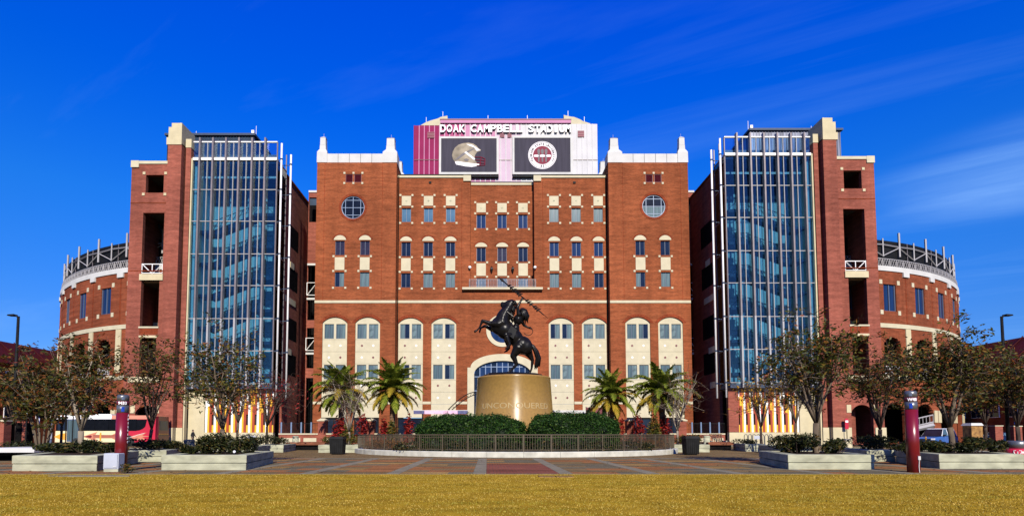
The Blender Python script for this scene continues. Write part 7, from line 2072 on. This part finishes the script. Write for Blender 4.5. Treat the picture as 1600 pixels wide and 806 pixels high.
# ramp railing seen through the grandstand arch
t = thing('ramp_railing', 'white ramp railing behind the blue car', 'railing', (gx(1444, 71), 71, 0))
xa, xb = gx(1431, 71), gx(1458, 71)
for k, (z0, z1) in enumerate(((az(670, 71), az(664, 71)), (az(665, 71), az(659, 71)), (az(654, 71), az(648, 71)))):
    MB().bar((xa, 71, z0), (xb, 71, z1), (.12 if k else .4)).build('rail', M['grey_alu'], t)
for i in range(6):
    f_ = i / 5; x = xa + (xb - xa) * f_; MB().bar((x, 71, az(670 - 6 * f_, 71)), (x, 71, az(654 - 6 * f_, 71)), .06).build('baluster', M['grey_alu'], t)
# ---------------------------------------------------------------- blue utility car
M['car_blue'] = pmat('medium_blue_car_paint', (0.06, 0.17, 0.50), .25, var=.05, spec=.6, coat=.4)
M['car_white'] = pmat('white_car_roof_paint', (0.72, 0.74, 0.78), .3, var=.03, spec=.5)
def car(label, x, y, rz, paint, top, L_=4.6, Wd=1.85, H=1.75, group=None):
    T = local(thing('parked_car', label, 'car', (x, y, 0), group, rz))
    w = Wd / 2
    body = [(-2.3, .35), (-2.28, .78), (-2.18, .92), (-1.15, 1.02), (-.75, 1.06), (2.2, 1.06), (2.28, .9), (2.3, .4)]
    # front of the car is at -X
    b = MB()
    for sgn in (0,):
        vs = [(px, -w, pz) for px, pz in body] + [(px, w, pz) for px, pz in body]
        n = len(body)
        b.add(vs, [tuple(range(n)), tuple(range(n, 2 * n))[::-1]] + [(i, n + i, n + (i + 1) % n, (i + 1) % n) for i in range(n)])
    bd = b.build('body', paint, T); bv = bd.modifiers.new('bevel', 'BEVEL'); bv.width = .06; bv.segments = 2
    cab = MB().frustum([(-1.05, -w + .03), (2.12, -w + .03), (2.12, w - .03), (-1.05, w - .03)], 1.06, [(-.35, -w + .22), (1.88, -w + .22), (1.88, w - .22), (-.35, w - .22)], H - .06).build('cabin', M['pane_dark'], T)
    MB().frustum([(-.38, -w + .2), (1.9, -w + .2), (1.9, w - .2), (-.38, w - .2)], H - .06, [(-.25, -w + .3), (1.8, -w + .3), (1.8, w - .3), (-.25, w - .3)], H).build('roof', top, T)
    for sd in (-1, 1):
        ys = lambda z: sd * (w - .03 - .19 * (z - 1.06) / (H - .06 - 1.06) + .012)
        def pane(p, q, r, s_, name, m, k=.0): MB().add([(p, ys(1.08) + sd * k, 1.08), (q, ys(1.08) + sd * k, 1.08), (r, ys(H - .1) + sd * k, H - .1), (s_, ys(H - .1) + sd * k, H - .1)], [(0, 1, 2, 3) if sd < 0 else (3, 2, 1, 0)]).build(name, m, T)
        pane(-.86, .28, .28, -.24, 'side_window', M['pane_sky']); pane(.38, 1.16, 1.16, .38, 'side_window', M['pane_sky']); pane(1.26, 1.98, 1.80, 1.26, 'side_window', M['pane_sky'])
        pane(-1.05, -.9, -.28, -.36, 'pillar', top, .006); pane(.28, .38, .38, .28, 'pillar', top, .006); pane(1.16, 1.26, 1.26, 1.16, 'pillar', top, .006); pane(1.98, 2.12, 1.89, 1.80, 'pillar', top, .006)
        for a, b_ in ((-.95, .32), (.36, 1.2)):
            d = MB().box(a, b_, sd * (w - .005), sd * (w + .012), .48, 1.03).build('door', paint, T)
            MB().box(b_ - .22, b_ - .06, sd * (w + .012), sd * (w + .035), .88, .93).build('handle', M['tyre'], d)
        MB().box(-.8, -.62, sd * (w + .0), sd * (w + .2), 1.08, 1.22).build('mirror', M['tyre'], T)
        MB().box(-2.31, -2.2, sd * (w - .4), sd * (w - .06), .68, .84).build('headlight', M['letter'], T)
        MB().box(2.2, 2.31, sd * (w - .25), sd * (w - .04), .75, 1.0).build('tail_light', M['pillar_red'], T)
        for xx in (-1.42, 1.42):
            m_ = MB().lathe([(.22, -.11), (.34, -.11), (.37, -.06), (.37, .06), (.34, .11), (.22, .11)], 24)
            wh = MB().add([(xx + p[0], sd * (w - .08) + p[2], .37 + p[1]) for p in m_.v], m_.f).build('wheel', M['tyre'], T)
            m_ = MB().lathe([(0, .1), (.08, .11), (.2, .08), (.23, .1)], 18)
            MB().add([(xx + p[0], sd * (w - .08) + sd * p[2], .37 + p[1]) for p in m_.v], m_.f).build('rim', M['steel'], wh)
    MB().box(-2.36, -2.2, -w + .05, w - .05, .38, .58).build('front_bumper', M['tyre'], T); MB().box(2.2, 2.36, -w + .05, w - .05, .38, .58).build('rear_bumper', M['tyre'], T)
    MB().box(-2.315, -2.25, -.5, .5, .64, .80).build('grille', M['tyre'], T)
    MB().add([(-1.03, -w + .1, 1.08), (-1.03, w - .1, 1.08), (-.37, w - .28, H - .1), (-.37, -w + .28, H - .1)], [(3, 2, 1, 0)]).build('windscreen', M['pane_sky'], T)
    return T
car('blue utility car with a white roof parked before the right grandstand', gx(1462, 60), 60, radians(28), M['car_blue'], M['car_white'], H=1.85)
car('dark blue car almost lost in shade beyond the sandstone pillar', gx(1553, 72), 72, radians(8), M['pane_navy'], M['pane_navy'], H=1.5)
t = thing('yellow_bollard', 'thin yellow bollard in front of the blue car', 'bollard', (gx(1445, 56), 56, 0))
MB().tube([(gx(1445, 56), 56, .05), (gx(1445, 56), 56, .95)], .07, 8).ball((gx(1445, 56), 56, .95), .07, 8, 5).build('post', M['mural_yellow'], t)
MB().lathe([(.12, 0), (.12, .05)], 10, (gx(1445, 56), 56)).build('base', M['black'], t)
# little white path lamp in the planter
x, z = at(366, 712, 20.9)
t = thing('path_lamp', 'tiny white knob lamp on the planter edge among the shrubs', 'lamp', (x, 20.9, .5))
MB().tube([(x, 20.9, .50), (x, 20.9, .58)], .015, 6).build('stem', M['black'], t); MB().ball((x, 20.9, .62), .05, 10, 8).build('globe', M['letter'], t)
# brick bollards and low brick blocks deep in the shade at right
for px0, px1, Y, pyt, lab in ((1554, 1566, 64, 665.5, 'short rough brick block with a pale cap under the right trees'), (1583, 1596, 66, 666, 'short brick block behind the blue and white sign')):
    t = thing('brick_block', lab, 'wall', (gx(px0, Y), Y, 0), 'short brick blocks')
    MB().box(gx(px0, Y), gx(px1, Y), Y, Y + .8, 0, az(pyt, Y)).build('body', M['tbrick'], t)
    MB().box(gx(px0 - .6, Y), gx(px1 + .6, Y), Y - .05, Y + .85, az(pyt, Y), az(pyt - 1.3, Y)).build('cap', M['cream'], t)
